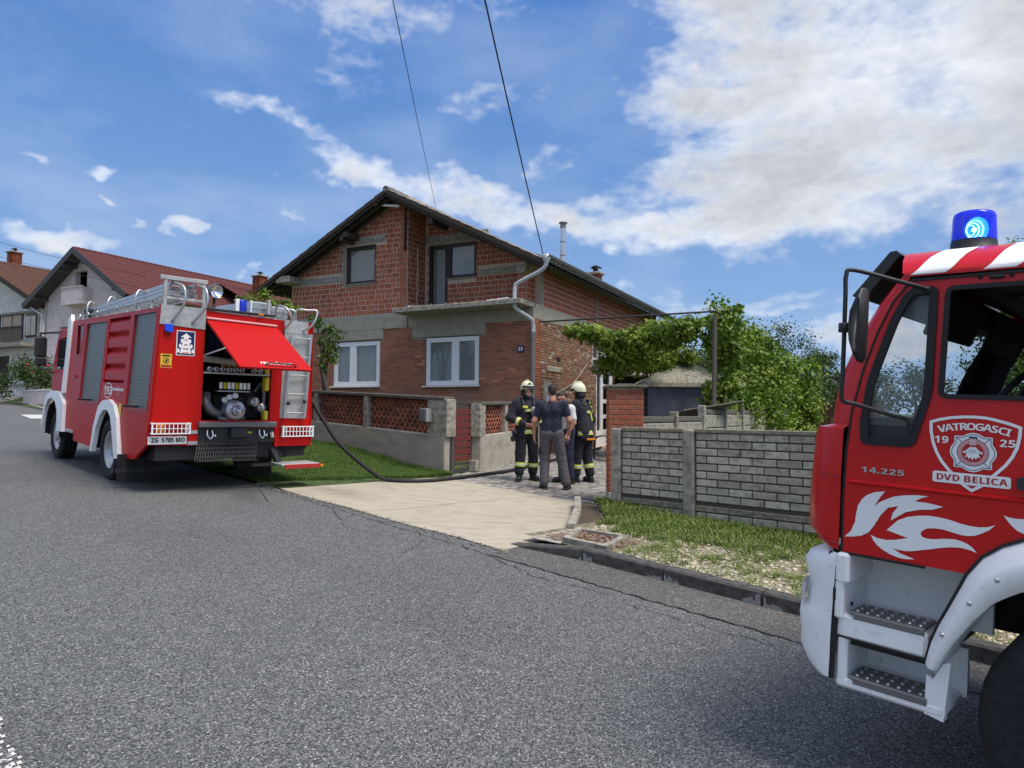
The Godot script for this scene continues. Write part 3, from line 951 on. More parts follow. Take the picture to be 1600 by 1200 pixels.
	wall_plate(rect(rec - 0.45, 4.58, 11.9, 5.78), [], side.translated(Vector3(-0.15, 0, 0)), 0.295, "mortar_light", h)
	wall_plate(rect(0.0, 4.58, rec - 0.1, 5.72), [], side.translated(Vector3(-0.33, 0, 0)), 0.26, "mortar_light", h)
	# hollow blocks: nearest 300 as pieces, the rest as one mass
	var todo := []
	var lin_l := [[4.85, 6.75, 6.63, 6.95], [6.41, 5.66, 8.6, 5.84], [6.33, 5.5, 6.45, 6.75]]
	courses(4.06, 8.5, 4.60, rtop, 0.25, 0.148, 0.023, [uw] + lin_l, func(x0, y0, x1, y1): todo.append([0, x0, y0, x1, y1]), 0.38)
	courses(0.40, 3.98, 4.62, rtop, 0.25, 0.148, 0.023, [[3.24, 4.5, dw[2], dw[3]], [dw[0], 5.62, 3.3, dw[3]], [2.0, 6.70, 4.0, 6.98], [0.3, 5.66, 2.2, 5.84]], func(x0, y0, x1, y1): todo.append([1, x0, y0, x1, y1]), 0.38)
	courses(0.02, rec, 4.60, func(_s): return 7.7, 0.25, 0.148, 0.023, [], func(x0, y0, x1, y1): todo.append([2, x0, y0, x1, y1]), 0.38)
	courses(0.0, 0.78, 4.60, func(_s): return 5.40, 0.25, 0.148, 0.023, [], func(x0, y0, x1, y1): todo.append([4, x0, y0, x1, y1]), 0.38)
	courses(0.2, 0.46, 4.60, func(_s): return 5.40, 0.26, 0.148, 0.016, [], func(x0, y0, x1, y1): todo.append([5, x0, y0, x1, y1]), 0.5)
	courses(0.62, 11.9, 4.60, func(_s): return 5.60, 0.25, 0.148, 0.023, [[0.44, 4, 0.60, 6], [4.74, 4, 4.88, 6], [8.4, 4, 8.5, 6]], func(x0, y0, x1, y1): todo.append([3, x0, y0, x1, y1]), 0.38)
	var shared := {}
	var mass := [mb(), mb(), mb(), mb()]
	var count := 0
	for q in todo:
		var w: float = q[3] - q[1]
		var t: float = q[4] - q[2]
		var c := Vector2((q[1] + q[3]) * 0.5, (q[2] + q[4]) * 0.5)
		var th := rng.randf_range(0.008, 0.016)
		var at: Vector3
		var sz: Vector3
		match q[0]:
			0: at = Vector3(-c.x, c.y, 0.0); sz = Vector3(w, t, th)
			1: at = Vector3(-c.x, c.y, -rec); sz = Vector3(w, t, th)
			2: at = Vector3(-4.05, c.y, -c.x); sz = Vector3(th, t, w)
			3: at = Vector3(0.0, c.y, -c.x); sz = Vector3(th, t, w)
			4: at = Vector3(-0.19, c.y, -c.x); sz = Vector3(th, t, w)
			5: at = Vector3(-c.x, c.y, 0.0); sz = Vector3(w, t, th)
		var v := rng.randi() % 4
		if q[0] != 3 and count < 297:
			var key := [snappedf(sz.x, 0.01), snappedf(sz.y, 0.01), snappedf(sz.z, 0.01)]
			if not shared.has(key):
				var s1 := mb()
				box(s1, Vector3.ZERO, Vector3(key[0], key[1], maxf(key[2], 0.01)) if q[0] != 2 and q[0] != 4 else Vector3(maxf(key[0], 0.01), key[1], key[2]), Basis(), 0.004)
				shared[key] = mesh_of(s1)
			inst(shared[key], "brick", "block%d" % v, h, Transform3D(Basis(), at))
			count += 1
		else:
			box(mass[v], at, sz, Basis(), 0.006)
	for v in 4: put(mass[v], "brick_mass", "block%d" % v, h).set_meta("kind", "stuff")
	# concrete in the upper walls
	st = mb()
	box(st, Vector3(-5.74, 6.84, 0.0), Vector3(1.78, 0.19, 0.05), Basis(), 0.01)
	box(st, Vector3(-7.45, 5.75, 0.0), Vector3(2.1, 0.17, 0.045), Basis(), 0.01)
	box(st, Vector3(-6.42, 6.15, 0.0), Vector3(0.10, 1.2, 0.055), Basis(), 0.01)
	box(st, Vector3(-8.35, 5.80, 0.22), Vector3(0.55, 0.20, 0.75), Basis(Vector3.RIGHT, 0.04), 0.02)
	box(st, Vector3(-2.95, 6.86, -rec), Vector3(2.15, 0.27, 0.05), Basis(), 0.01)
	box(st, Vector3(-1.23, 5.75, -rec), Vector3(1.95, 0.16, 0.045), Basis(), 0.01)
	box(st, Vector3(0.0, 5.18, -0.53), Vector3(0.05, 1.18, 0.15), Basis(), 0.006)
	box(st, Vector3(0.0, 5.18, -4.81), Vector3(0.045, 1.18, 0.14), Basis(), 0.006)
	box(st, Vector3(0.0, 5.18, -8.45), Vector3(0.045, 1.18, 0.12), Basis(), 0.006)
	box(st, Vector3(-0.02, 5.68, -6.2), Vector3(0.05, 0.18, 11.4), Basis(), 0.006)
	box(st, Vector3(-0.33, 5.62, 0.0), Vector3(0.34, 0.10, 0.24), Basis(), 0.008)
	box(st, Vector3(-0.33, 5.53, 0.0), Vector3(0.28, 0.08, 0.18), Basis(), 0.008)
	box(st, Vector3(-0.33, 5.44, 0.0), Vector3(0.24, 0.10, 0.20), Basis(), 0.008)
	put(st, "concrete_frame", "concrete", h)
	# pale mortar streak down the recess corner
	st = mb()
	for i in 14:
		box(st, Vector3(-4.035, 4.75 + i * 0.135, -0.50 + rng.randf_range(-0.02, 0.02)), Vector3(0.03, 0.15, rng.randf_range(0.04, 0.09)), Basis(), 0.01)
	put(st, "mortar_streak", "mortar_light", h)
	# brown pipe on the projecting corner
	st = mb(true)
	tube(st, [H(4.10, 7.75, -0.06), H(4.10, 6.40, -0.06)], 0.03, 8)
	put(st, "vent_pipe", "window_brown", h)
	# ------- balcony slab with rubble on it
	st = mb()
	box(st, Vector3(-1.98, 4.53, 0.36), Vector3(3.96, 0.13, 0.90), Basis(Vector3.BACK, 0.006), 0.012)
	var bal := put(st, "balcony", "concrete", h)
	st = mb()
	for i in 60:
		var s := rng.randf_range(0.015, 0.05)
		box(st, Vector3(-rng.randf_range(0.7, 3.4), 4.60 + s * 0.3, rng.randf_range(0.55, 0.78)), Vector3(s * 1.6, s, s), Basis(Vector3.UP, rng.randf() * 3.0), 0.004)
	put(st, "rubble", "mortar", bal)
	st = mb()
	box(st, Vector3(-0.72, 4.635, 0.62), Vector3(0.62, 0.035, 0.16), Basis(Vector3.BACK, 0.05), 0.01)
	box(st, Vector3(-3.42, 4.625, 0.66), Vector3(0.20, 0.035, 0.10), Basis(Vector3.BACK, -0.02), 0.01)
	put(st, "pale_board", "window_white", bal)
	# ------- windows
	house_window(h, front, wl, 0.52, 1)
	house_window(h, front, wr, 0.56, 2)
	upper_windows(h, front, uw, dw, rec)
	side_openings(h)
	# ------- roof
	roof_of(h, "roof", "roof_tile_grey", 4.41, 8.06, slope, 4.98, 0.62, -12.6, true)
	# rafters, purlin ends and barge boards under the overhang
	st = mb()
	for s in [-1.0, 1.0]:
		for e in [[0.62, 0.10, 0.035, 0.02], [0.585, 0.08, 0.03, -0.07], [0.40, 0.12, 0.06, -0.10], [0.15, 0.12, 0.06, -0.10]]:
			var p0 := Vector3(-4.41, 7.98 + e[3], e[0])
			var p1 := Vector3(-4.41 + s * 4.96, 7.98 + e[3] - 4.96 * slope, e[0])
			bar(st, p0, p1, e[2], e[1], Vector3(s * slope, 1, 0).normalized(), 0.004)
	for q in [[5.9, 6.93, 0.18], [6.05, 6.83, 0.13], [2.9, 6.97, 0.14]]:
		box(st, Vector3(-q[0], q[1], 0.15), Vector3(q[2], 0.16, 0.85), Basis(Vector3.RIGHT, 0.0), 0.01)
	for i in 14:
		var zz2 := -0.6 - i * 0.85
		bar(st, Vector3(0.55, 5.60, zz2), Vector3(-0.2, 5.98, zz2), 0.09, 0.12, Vector3.UP)
	put(st, "eaves_timber", "roof_wood", h)
	st = mb()
	for s in [-1.0, 1.0]:
		plate(st, PackedVector2Array([Vector2(0, 0), Vector2(5.0 * s, -5.0 * slope), Vector2(5.0 * s, -5.0 * slope - 0.02), Vector2(0, -0.02)]), [], Transform3D(Basis(), Vector3(-4.41, 8.0, -5.98)), 13.2)
	put(st, "roof_boarding", "roof_wood", h)
	st = mb()
	bar(st, Vector3(-5.02, 7.74, 0.42), Vector3(-4.15, 7.62, 0.30), 0.05, 0.06)
	put(st, "pale_batten", "window_white", h)
	# gutters and downpipe
	st = mb()
	for i in 9:
		var t0 := PI + PI * i / 9.0
		var t1 := PI + PI * (i + 1) / 9.0
		quad(st, Vector3(0.66 + 0.075 * cos(t0), 5.66 + 0.075 * sin(t0), 0.66), Vector3(0.66 + 0.075 * cos(t1), 5.66 + 0.075 * sin(t1), 0.66), Vector3(0.66 + 0.075 * cos(t1), 5.66 + 0.075 * sin(t1), -12.75), Vector3(0.66 + 0.075 * cos(t0), 5.66 + 0.075 * sin(t0), -12.75))
	box(st, Vector3(0.735, 5.675, -6.04), Vector3(0.02, 0.03, 13.4))
	put(st, "gutter", "gutter", h)
	st = mb(true)
	tube(st, curve([Vector3(0.62, 5.60, 0.58), Vector3(0.60, 5.42, 0.58), Vector3(0.42, 5.28, 0.58), Vector3(-0.10, 5.05, 0.62), Vector3(-0.22, 4.92, 0.64), Vector3(-0.22, 4.50, 0.66), Vector3(-0.20, 4.36, 0.60), Vector3(0.0, 4.16, 0.20), Vector3(0.03, 4.02, 0.09), Vector3(0.03, 3.8, 0.075)], 5), 0.055, 10)
	tube(st, [Vector3(0.03, 3.8, 0.075), Vector3(0.03, 0.5, 0.075)], 0.055, 10)
	lathe(st, [Vector2(0.0, 0.10), Vector2(0.11, 0.09), Vector2(0.10, -0.02), Vector2(0.06, -0.12)], 12, Transform3D(Basis(), Vector3(0.62, 5.60, 0.58)))
	put(st, "downpipe", "zinc", h)
	st = mb()
	for y in [3.62, 2.4, 1.3]: box(st, Vector3(0.03, y, 0.065), Vector3(0.13, 0.03, 0.13), Basis(), 0.01)
	put(st, "pipe_bracket", "gutter", h)
	# house number plate
	st = mb()
	box(st, Vector3(-0.36, 3.39, 0.025), Vector3(0.19, 0.19, 0.02), Basis(), 0.004)
	var pl := put(st, "number_plate", "sticker_blue", h)
	inst(letters("23", 0.09, 0.004), "lettering", "sticker_white", pl, Transform3D(Basis(), Vector3(-0.36, 3.39, 0.038)))
	# chimneys
	st = mb(true)
	lathe(st, [Vector2(0.10, 6.4), Vector2(0.10, 8.50)], 16, Transform3D(Basis(), Vector3(-2.0, 0, -6.7)))
	var flue := put(st, "steel_flue", "steel", h)
	st = mb(true)
	lathe(st, [Vector2(0.11, 8.42), Vector2(0.115, 8.50), Vector2(0.09, 8.56), Vector2(0.16, 8.60), Vector2(0.15, 8.64), Vector2(0.0, 8.66)], 16, Transform3D(Basis(), Vector3(-2.0, 0, -6.7)))
	for y in [7.4, 7.9]: lathe(st, [Vector2(0.105, y), Vector2(0.11, y + 0.02), Vector2(0.105, y + 0.04)], 16, Transform3D(Basis(), Vector3(-2.0, 0, -6.7)))
	put(st, "flue_cap", "gutter", flue)
	chimney(h, Vector3(-2.0, 6.3, -10.1), 7.38, 0.42)

func chimney(h: Node, at: Vector3, top: float, w: float) -> void:
	var st := mb()
	var y := at.y
	while y < top - 0.05:
		for k in [[-1, 0], [1, 0], [0, -1], [0, 1]]:
			box(st, Vector3(at.x + k[0] * w * 0.25, y + 0.035, at.z + k[1] * w * 0.25), Vector3(w * (0.48 if k[0] else 0.98), 0.062, w * (0.48 if k[1] else 0.98)), Basis(), 0.006)
		y += 0.075
	var c := put(st, "chimney", "block2", h)
	st = mb()
	box(st, Vector3(at.x, top + 0.0, at.z), Vector3(w + 0.16, 0.10, w + 0.16), Basis(), 0.02)
	put(st, "chimney_crown", "concrete", c)
	st = mb()
	box(st, Vector3(at.x, top + 0.13, at.z), Vector3(0.16, 0.2, 0.16))
	for k in 4:
		var t := TAU * k / 4.0 + PI / 4
		bar(st, Vector3(at.x, top + 0.33, at.z), Vector3(at.x + 0.24 * cos(t), top + 0.24, at.z + 0.24 * sin(t)), 0.2, 0.015)
	put(st, "chimney_cowl", "cable", c)

# a gable roof: ridge along z, courses of tiles stepped down the slope
func roof_of(h: Node, called: String, m: String, ridge_f: float, ridge_y: float, slope: float, half: float, z0: float, z1: float, flat_tiles := false, step := 0.34) -> void:
	var roof := base(called, Vector3.ZERO, Basis(), h)
	for s in [-1.0, 1.0]:
		var st := mb()
		var n := int(half / step)
		var wd := 0.24
		var nz := int((z0 - z1) / wd)
		for i in n:
			var x0 := i * half / n
			var x1 := (i + 1) * half / n + 0.04
			for k in nz:
				var za := z0 - k * (z0 - z1) / nz
				var zb := z0 - (k + 1) * (z0 - z1) / nz
				var zm := (za + zb) * 0.5
				var hp := 0.035
				var lift := 0.03 if flat_tiles else 0.075
				var up0 := 0.012
				var a := Vector3(-ridge_f + s * x0, ridge_y - x0 * slope + up0, za)
				var b := Vector3(-ridge_f + s * x1, ridge_y - x1 * slope + lift, za)
				var c := Vector3(-ridge_f + s * x1, ridge_y - x1 * slope + lift + hp, zm)
				var d := Vector3(-ridge_f + s * x0, ridge_y - x0 * slope + up0 + hp, zm)
				var e := Vector3(-ridge_f + s * x1, ridge_y - x1 * slope + lift, zb)
				var f := Vector3(-ridge_f + s * x0, ridge_y - x0 * slope + up0, zb)
				quad(st, a, b, c, d)
				quad(st, d, c, e, f)
				var dn := Vector3(0, -0.05 if flat_tiles else -0.10, 0)
				quad(st, b, c, c + dn, b + dn)
				quad(st, c, e, e + dn, c + dn)
		put(st, "roof_tiles", m, roof).set_meta("kind", "stuff")
	var rs := mb(true)
	var z := z0
	while z > z1:
		tube(rs, [Vector3(-ridge_f, ridge_y + 0.0, z), Vector3(-ridge_f, ridge_y + 0.02, z - 0.36)], [0.10, 0.115], 10)
		z -= 0.34
	put(rs, "ridge_tiles", m, roof).set_meta("kind", "stuff")

func house_window(h: Node, front: Transform3D, w: Array, split: float, kind: int) -> void:
	# w: f0, y0, f1, y1.  A white plastic window of two sashes; seen from outside the wider sash is on the right or left
	var win := base("window", Vector3.ZERO, Basis(), h)
	var st := mb()
	ring(st, rect(w[0] + 0.02, w[1] + 0.02, w[2] - 0.02, w[3] - 0.02), 0.075, front.translated(Vector3(0, 0, -0.06)), 0.07)
	var xm := lerpf(w[2], w[0], 0.42 if kind == 1 else 0.56)
	box(st, Vector3(-xm, (w[1] + w[3]) * 0.5, -0.055), Vector3(0.13, w[3] - w[1] - 0.15, 0.062), Basis(), 0.006)
	put(st, "frame", "window_white", win)
	for k in 2:
		var x0: float = w[0] + 0.09 if k == 0 else xm + 0.06
		var x1: float = xm - 0.06 if k == 0 else w[2] - 0.09
		st = mb()
		ring(st, rect(x0, w[1] + 0.09, x1, w[3] - 0.09), 0.055, front.translated(Vector3(0, 0, -0.05)), 0.06)
		put(st, "sash", "window_white", win)
		st = mb()
		box(st, Vector3(-(x0 + x1) * 0.5, (w[1] + w[3]) * 0.5, -0.065), Vector3(x1 - x0 - 0.1, w[3] - w[1] - 0.28, 0.004))
		put(st, "pane", "glass", win)
	if kind == 1:
		st = mb(true)
		var n := 40
		for i in n:
			var x0 := lerpf(w[0] + 0.1, w[2] - 0.1, float(i) / n)
			var x1 := lerpf(w[0] + 0.1, w[2] - 0.1, float(i + 1) / n)
			quad(st, Vector3(-x0, w[1] + 0.1, -0.16 + 0.015 * sin(i * 1.7)), Vector3(-x1, w[1] + 0.1, -0.16 + 0.015 * sin((i + 1) * 1.7)), Vector3(-x1, w[3] - 0.1, -0.16 + 0.015 * sin((i + 1) * 1.7)), Vector3(-x0, w[3] - 0.1, -0.16 + 0.015 * sin(i * 1.7)))
		put(st, "curtain", "curtain", win)
	else:
		var y: float = w[1] + 0.13
		st = mb()
		while y < w[3] - 0.12:
			bar(st, Vector3(-w[0] - 0.11, y, -0.13), Vector3(-w[2] + 0.11, y, -0.13), 0.032, 0.003, Vector3(0, 0.75, 0.6))
			y += 0.034
		put(st, "blind", "blind", win)
	st = mb()
	box(st, Vector3(-(w[0] + w[2]) * 0.5, (w[1] + w[3]) * 0.5, -0.30), Vector3(w[2] - w[0] - 0.04, w[3] - w[1] - 0.04, 0.02))
	put(st, "room", "room_dark", win)
	st = mb()
	box(st, Vector3(-(w[0] + w[2]) * 0.5, w[1] - 0.012, 0.02), Vector3(w[2] - w[0] + 0.10, 0.035, 0.17), Basis(Vector3.RIGHT, 0.08), 0.006)
	put(st, "sill", "window_white", win)

func upper_windows(h: Node, front: Transform3D, uw: Array, dw: Array, rec: float) -> void:
	var win := base("upper_window", Vector3.ZERO, Basis(), h)
	var st := mb()
	ring(st, rect(uw[0] + 0.01, uw[1] + 0.01, uw[2] - 0.01, uw[3] - 0.01), 0.09, front.translated(Vector3(0, 0, -0.11)), 0.08)
	put(st, "frame", "window_brown", win)
	st = mb()
	box(st, Vector3(-(uw[0] + uw[2]) * 0.5, uw[3] - 0.62, -0.125), Vector3(uw[2] - uw[0] - 0.2, 1.04, 0.004))
	put(st, "pane", "glass", win)
	st = mb()
	var y: float = uw[1] + 0.08
	while y < uw[3] - 0.08:
		box(st, Vector3(-(uw[0] + uw[2]) * 0.5, y, -0.165), Vector3(uw[2] - uw[0] - 0.16, 0.092, 0.014), Basis(), 0.002)
		y += 0.094
	put(st, "roller_shutter", "dark_pane", win)  # dark slats stand in for sky reflected in the bare pane; no shutter
	st = mb()
	box(st, Vector3(-(uw[0] + uw[2]) * 0.5, uw[1] - 0.02, 0.0), Vector3(uw[2] - uw[0], 0.04, 0.12), Basis(), 0.008)
	put(st, "sill", "concrete", win)
	# balcony door with a side window, brown frames
	var d := base("balcony_door", Vector3.ZERO, Basis(), h)
	var z := -rec - 0.08
	st = mb()
	ring(st, rect(3.26, 4.62, dw[2] - 0.01, dw[3] - 0.01), 0.10, front.translated(Vector3(0, 0, z)), 0.09)
	put(st, "frame", "window_brown", d)
	st = mb()
	ring(st, rect(dw[0] + 0.01, 5.66, 3.25, dw[3] - 0.01), 0.09, front.translated(Vector3(0, 0, z)), 0.088)
	put(st, "window_frame", "window_brown", d)
	st = mb()
	box(st, Vector3(-3.58, 5.66, z - 0.012), Vector3(0.44, 1.85, 0.004))
	put(st, "pane", "glass", d)
	st = mb()
	box(st, Vector3(-2.76, 6.18, z - 0.012), Vector3(0.80, 0.86, 0.004))
	put(st, "pane", "glass", d)
	st = mb()
	y = 4.72
	while y < 6.60:
		box(st, Vector3(-3.52, y, z - 0.05), Vector3(0.36, 0.046, 0.014), Basis(), 0.003)
		if y > 5.74: box(st, Vector3(-2.76, y, z - 0.05), Vector3(0.82, 0.046, 0.014), Basis(), 0.003)
		y += 0.048
	put(st, "roller_shutter", "shutter_grey", d)
	st = mb()
	box(st, Vector3(-3.0, 5.7, z - 0.2), Vector3(1.7, 2.1, 0.02))
	put(st, "room", "room_dark", d)
	st = mb()
	box(st, Vector3(-2.76, 5.63, z + 0.07), Vector3(1.0, 0.04, 0.10), Basis(), 0.008)
	put(st, "sill", "concrete", d)

func side_openings(h: Node) -> void:
	# white door with panes in the long side
	var d := base("door", Vector3.ZERO, Basis(), h)
	var sx := Transform3D(Basis(Vector3(0, 0, -1), Vector3.UP, Vector3(1, 0, 0)), Vector3(-0.04, 0, 0))
	var st := mb()
	ring(st, rect(4.74, 0.52, 6.34, 3.15), 0.09, sx, 0.08)
	box(st, Vector3(-0.04, 1.8, -5.22), Vector3(0.07, 2.5, 0.10))
	for y in [0.62, 1.12, 1.62, 2.12, 2.62]: box(st, Vector3(-0.045, y, -5.76), Vector3(0.065, 0.13, 1.0))
	box(st, Vector3(-0.045, 1.8, -5.35), Vector3(0.066, 2.4, 0.16))
	box(st, Vector3(-0.045, 1.8, -6.18), Vector3(0.064, 2.4, 0.16))
	box(st, Vector3(-0.05, 0.85, -5.5), Vector3(0.05, 0.62, 1.4))
	put(st, "frame", "window_white", d)
	for q in [[4.99, 1.85, 0.30, 2.3], [5.77, 1.37, 0.66, 0.36], [5.77, 1.87, 0.66, 0.36], [5.77, 2.37, 0.66, 0.36], [5.77, 2.86, 0.66, 0.36]]:
		st = mb()
		box(st, Vector3(-0.05, q[1], -q[0]), Vector3(0.01, q[3], q[2]))
		put(st, "pane", "dark_glass", d)
	# casement above it, its sash open; long slim bars
	var w := base("side_window", Vector3.ZERO, Basis(), h)
	st = mb()
	ring(st, rect(4.44, 3.44, 5.94, 3.98), 0.05, sx, 0.06)
	for k in 5: box(st, Vector3(0.12, 3.71, -4.5 - k * 0.12), Vector3(0.02, 0.5, 0.02))
	box(st, Vector3(0.12, 3.45, -4.8), Vector3(0.03, 0.03, 0.75))
	box(st, Vector3(0.12, 3.97, -4.8), Vector3(0.03, 0.03, 0.75))
	box(st, Vector3(0.06, 3.71, -5.2), Vector3(0.20, 0.54, 0.05))
	box(st, Vector3(0.06, 3.71, -5.9), Vector3(0.20, 0.54, 0.05))
	put(st, "frame", "window_white", w)
	st = mb()
	box(st, Vector3(-0.05, 3.71, -5.2), Vector3(0.01, 0.46, 1.4))
	put(st, "pane", "dark_glass", w)
	st = mb()
	box(st, Vector3(0.1, 3.41, -5.2), Vector3(0.30, 0.04, 1.6), Basis(), 0.008)
	put(st, "sill", "concrete_smooth", w)
	# tall white window further back
	var t := base("side_window", Vector3.ZERO, Basis(), h)
	st = mb()
	ring(st, rect(9.38, 2.42, 10.58, 3.98), 0.09, sx, 0.08)
	box(st, Vector3(-0.04, 2.98, -9.98), Vector3(0.07, 0.16, 1.1))
	put(st, "frame", "window_white", t)
	for q in [[3.48, 0.86], [2.70, 0.42]]:
		st = mb()
		box(st, Vector3(-0.05, q[0], -9.98), Vector3(0.01, q[1], 1.05))
		put(st, "pane", "dark_glass", t)
	# bundle of wires down the old wall, to the meter box
	st = mb(true)
	tube(st, curve([H(0.0, 3.3, 3.9) + Vector3(0.04, 0, 0), H(0, 2.75, 3.0) + Vector3(0.05, 0, 0), H(0, 2.45, 2.2) + Vector3(0.06, 0, 0), H(0, 2.2, 1.2) + Vector3(0.06, 0, 0), H(0, 1.95, 0.75) + Vector3(0.05, 0, 0), H(0, 1.6, 0.62) + Vector3(0.05, 0, 0)], 5), 0.016, 6)
	put(st, "wall_cable", "concrete", h)
	st = mb()
	box(st, Vector3(0.06, 2.12, -0.95), Vector3(0.10, 0.42, 0.28), Basis(), 0.015)
	put(st, "wall_box", "window_white", h)
# ---------------------------------------------------------------- lattice walls, gate, block wall, pillar, back fences
func lattice_wall(called: String, label: String, p0: Vector3, p1: Vector3, panels: Array, pillar0: float, top: float, low: float, mesh_v: Array) -> Node3D:
	# p0 near end on the ground, p1 far end; panels: [start, end] in metres along
	var along := p1 - p0
	var ln := Vector2(along.x, along.z).length()
	var x := along / ln                               # climbs with the street
	var n := Vector3(-x.z, 0, x.x).normalized()
	var bs := Basis(x, Vector3.UP, n)
	var o := base(called, p0, bs)
	tag(o, label, "wall")
	var st := mb()
	box(st, Vector3(ln * 0.5, low * 0.5 - 0.25, 0), Vector3(ln, low + 0.5, 0.24), Basis(), 0.02)
	put(st, "plinth", "plinth", o)
	st = mb()
	box(st, Vector3(ln * 0.5, top - 0.03, 0), Vector3(ln, 0.075, 0.26), Basis(), 0.015)
	put(st, "coping", "fence_top", o)
	var ps := [pillar0]
	for p in panels: ps.append(p[1] + 0.10)
	for i in ps.size():
		st = mb()
		box(st, Vector3(ps[i] if i else pillar0 * 0.5 - 0.03, (top + low) * 0.5 - 0.03, 0), Vector3(0.19 if i else pillar0 + 0.06, top - low - 0.01, 0.235), Basis(), 0.01)
		put(st, "post", "concrete", o)
	var rows := 7
	var hh := (top - 0.07 - low) / rows
	for p in panels:
		var cnt := int(round((p[1] - p[0]) / 0.172))
		var w: float = (p[1] - p[0]) / cnt
		for r in rows:
			for k in cnt:
				var up := (r % 2 == 0)
				var c := Vector3(p[0] + (k + 0.5) * w, low + (r + 0.5) * hh, 0)
				var s := Vector3(w / 0.265, hh / 0.175, 1.0 if up else 1.0)
				var b2 := Basis.from_scale(s) if up else Basis.from_scale(Vector3(s.x, -s.y, 1))
				inst(mesh_v[rng.randi() % 3], "lattice_tile", "terracotta" if rng.randf() < 0.55 else "terracotta_dark", o, Transform3D(b2, c))
	return o

func build_fences() -> void:
	# one lattice tile: two leaning slabs that meet in a point, with a small bridge
	var tiles := []
	for k in 3:
		var st := mb()
		var j := 0.004 * (k - 1)
		bar(st, Vector3(-0.128, -0.088, j), Vector3(0.0, 0.088, 0), 0.095, 0.036, Vector3(-0.8, 0.6, 0), 0.003)
		bar(st, Vector3(0.128, -0.088, -j), Vector3(0.0, 0.088, 0), 0.093, 0.036, Vector3(0.8, 0.6, 0), 0.003)
		bar(st, Vector3(-0.060, 0.012, 0), Vector3(0.060, 0.012 + j, 0), 0.07, 0.016, Vector3.UP)
		tiles.append(mesh_of(st))
	var lw := lattice_wall("lattice_wall", "concrete garden wall with terracotta lattice facing the lawn", P(10.62, 8.72), P(18.6, 8.72), [[0.62, 2.68], [2.88, 4.90], [5.10, 7.1]], 0.55, 1.50, 0.76, tiles)
	# meter box on the post
	var st := mb()
	box(st, Vector3(0.50, 1.13, -0.20), Vector3(0.20, 0.27, 0.15), Basis(), 0.012)
	var mbx := put(st, "meter_box", "meter_grey", self, lw.transform)
	tag(mbx, "small grey metal letter box on the corner post of the lattice wall", "letter box")
	st = mb()
	box(st, Vector3(0.50, 1.14, -0.279), Vector3(0.17, 0.22, 0.012), Basis(), 0.004)
	put(st, "door", "meter_grey", mbx)
	st = mb()
	box(st, Vector3(0.395, 1.13, -0.2), Vector3(0.012, 0.25, 0.14), Basis(), 0.003)
	put(st, "side_panel", "meter_light", mbx)
	lattice_wall("lattice_wall", "shorter lattice topped wall running back from the gate beside the paved yard", P(10.78, 9.55), P(12.75, 13.35), [[0.30, 1.52], [1.74, 2.85], [3.05, 4.1]], 0.25, 1.42, 0.74, tiles)
	build_gate()
	build_block_wall()
	build_pillar()
	build_back_fence()
	build_plank_fence()

func build_gate() -> void:
	var p := P(10.66, 8.80)
	var q := P(10.86, 9.48)
	var x := (q - p); x.y = 0
	var w := x.length(); x /= w
	var o := base("gate", p, Basis(x, Vector3.UP, x.cross(Vector3.UP)))
	tag(o, "narrow dark red slatted metal gate standing open against the lattice wall", "gate")
	var st := mb()
	ring(st, rect(0.03, 0.04, w, 1.44), 0.055, Transform3D(), 0.05)
	box(st, Vector3(w * 0.5, 0.19, 0), Vector3(w - 0.1, 0.05, 0.045))
	box(st, Vector3(w * 0.5, 1.31, 0), Vector3(w - 0.1, 0.03, 0.04))
	put(st, "frame", "gate_frame", o)
	for i in 8:
		st = mb()
		box(st, Vector3(w * 0.5 + 0.015, 0.295 + i * 0.133, 0.018), Vector3(w - 0.12, 0.105, 0.02), Basis(), 0.004)
		put(st, "slat", "gate_red", o)
	st = mb()
	box(st, Vector3(-0.04, 0.72, 0.02), Vector3(0.07, 1.42, 0.07), Basis(), 0.006)
	put(st, "post", "gate_frame", o)
	st = mb()
	box(st, Vector3(w - 0.02, 0.08, 0.10), Vector3(0.20, 0.22, 0.16), Basis(Vector3.UP, 0.1), 0.008)
	var b := put(st, "concrete_block", "concrete", self, Transform3D(o.basis, p + Vector3(0, 0.05, 0)))
	tag(b, "loose grey concrete block propping the foot of the red gate", "concrete block")

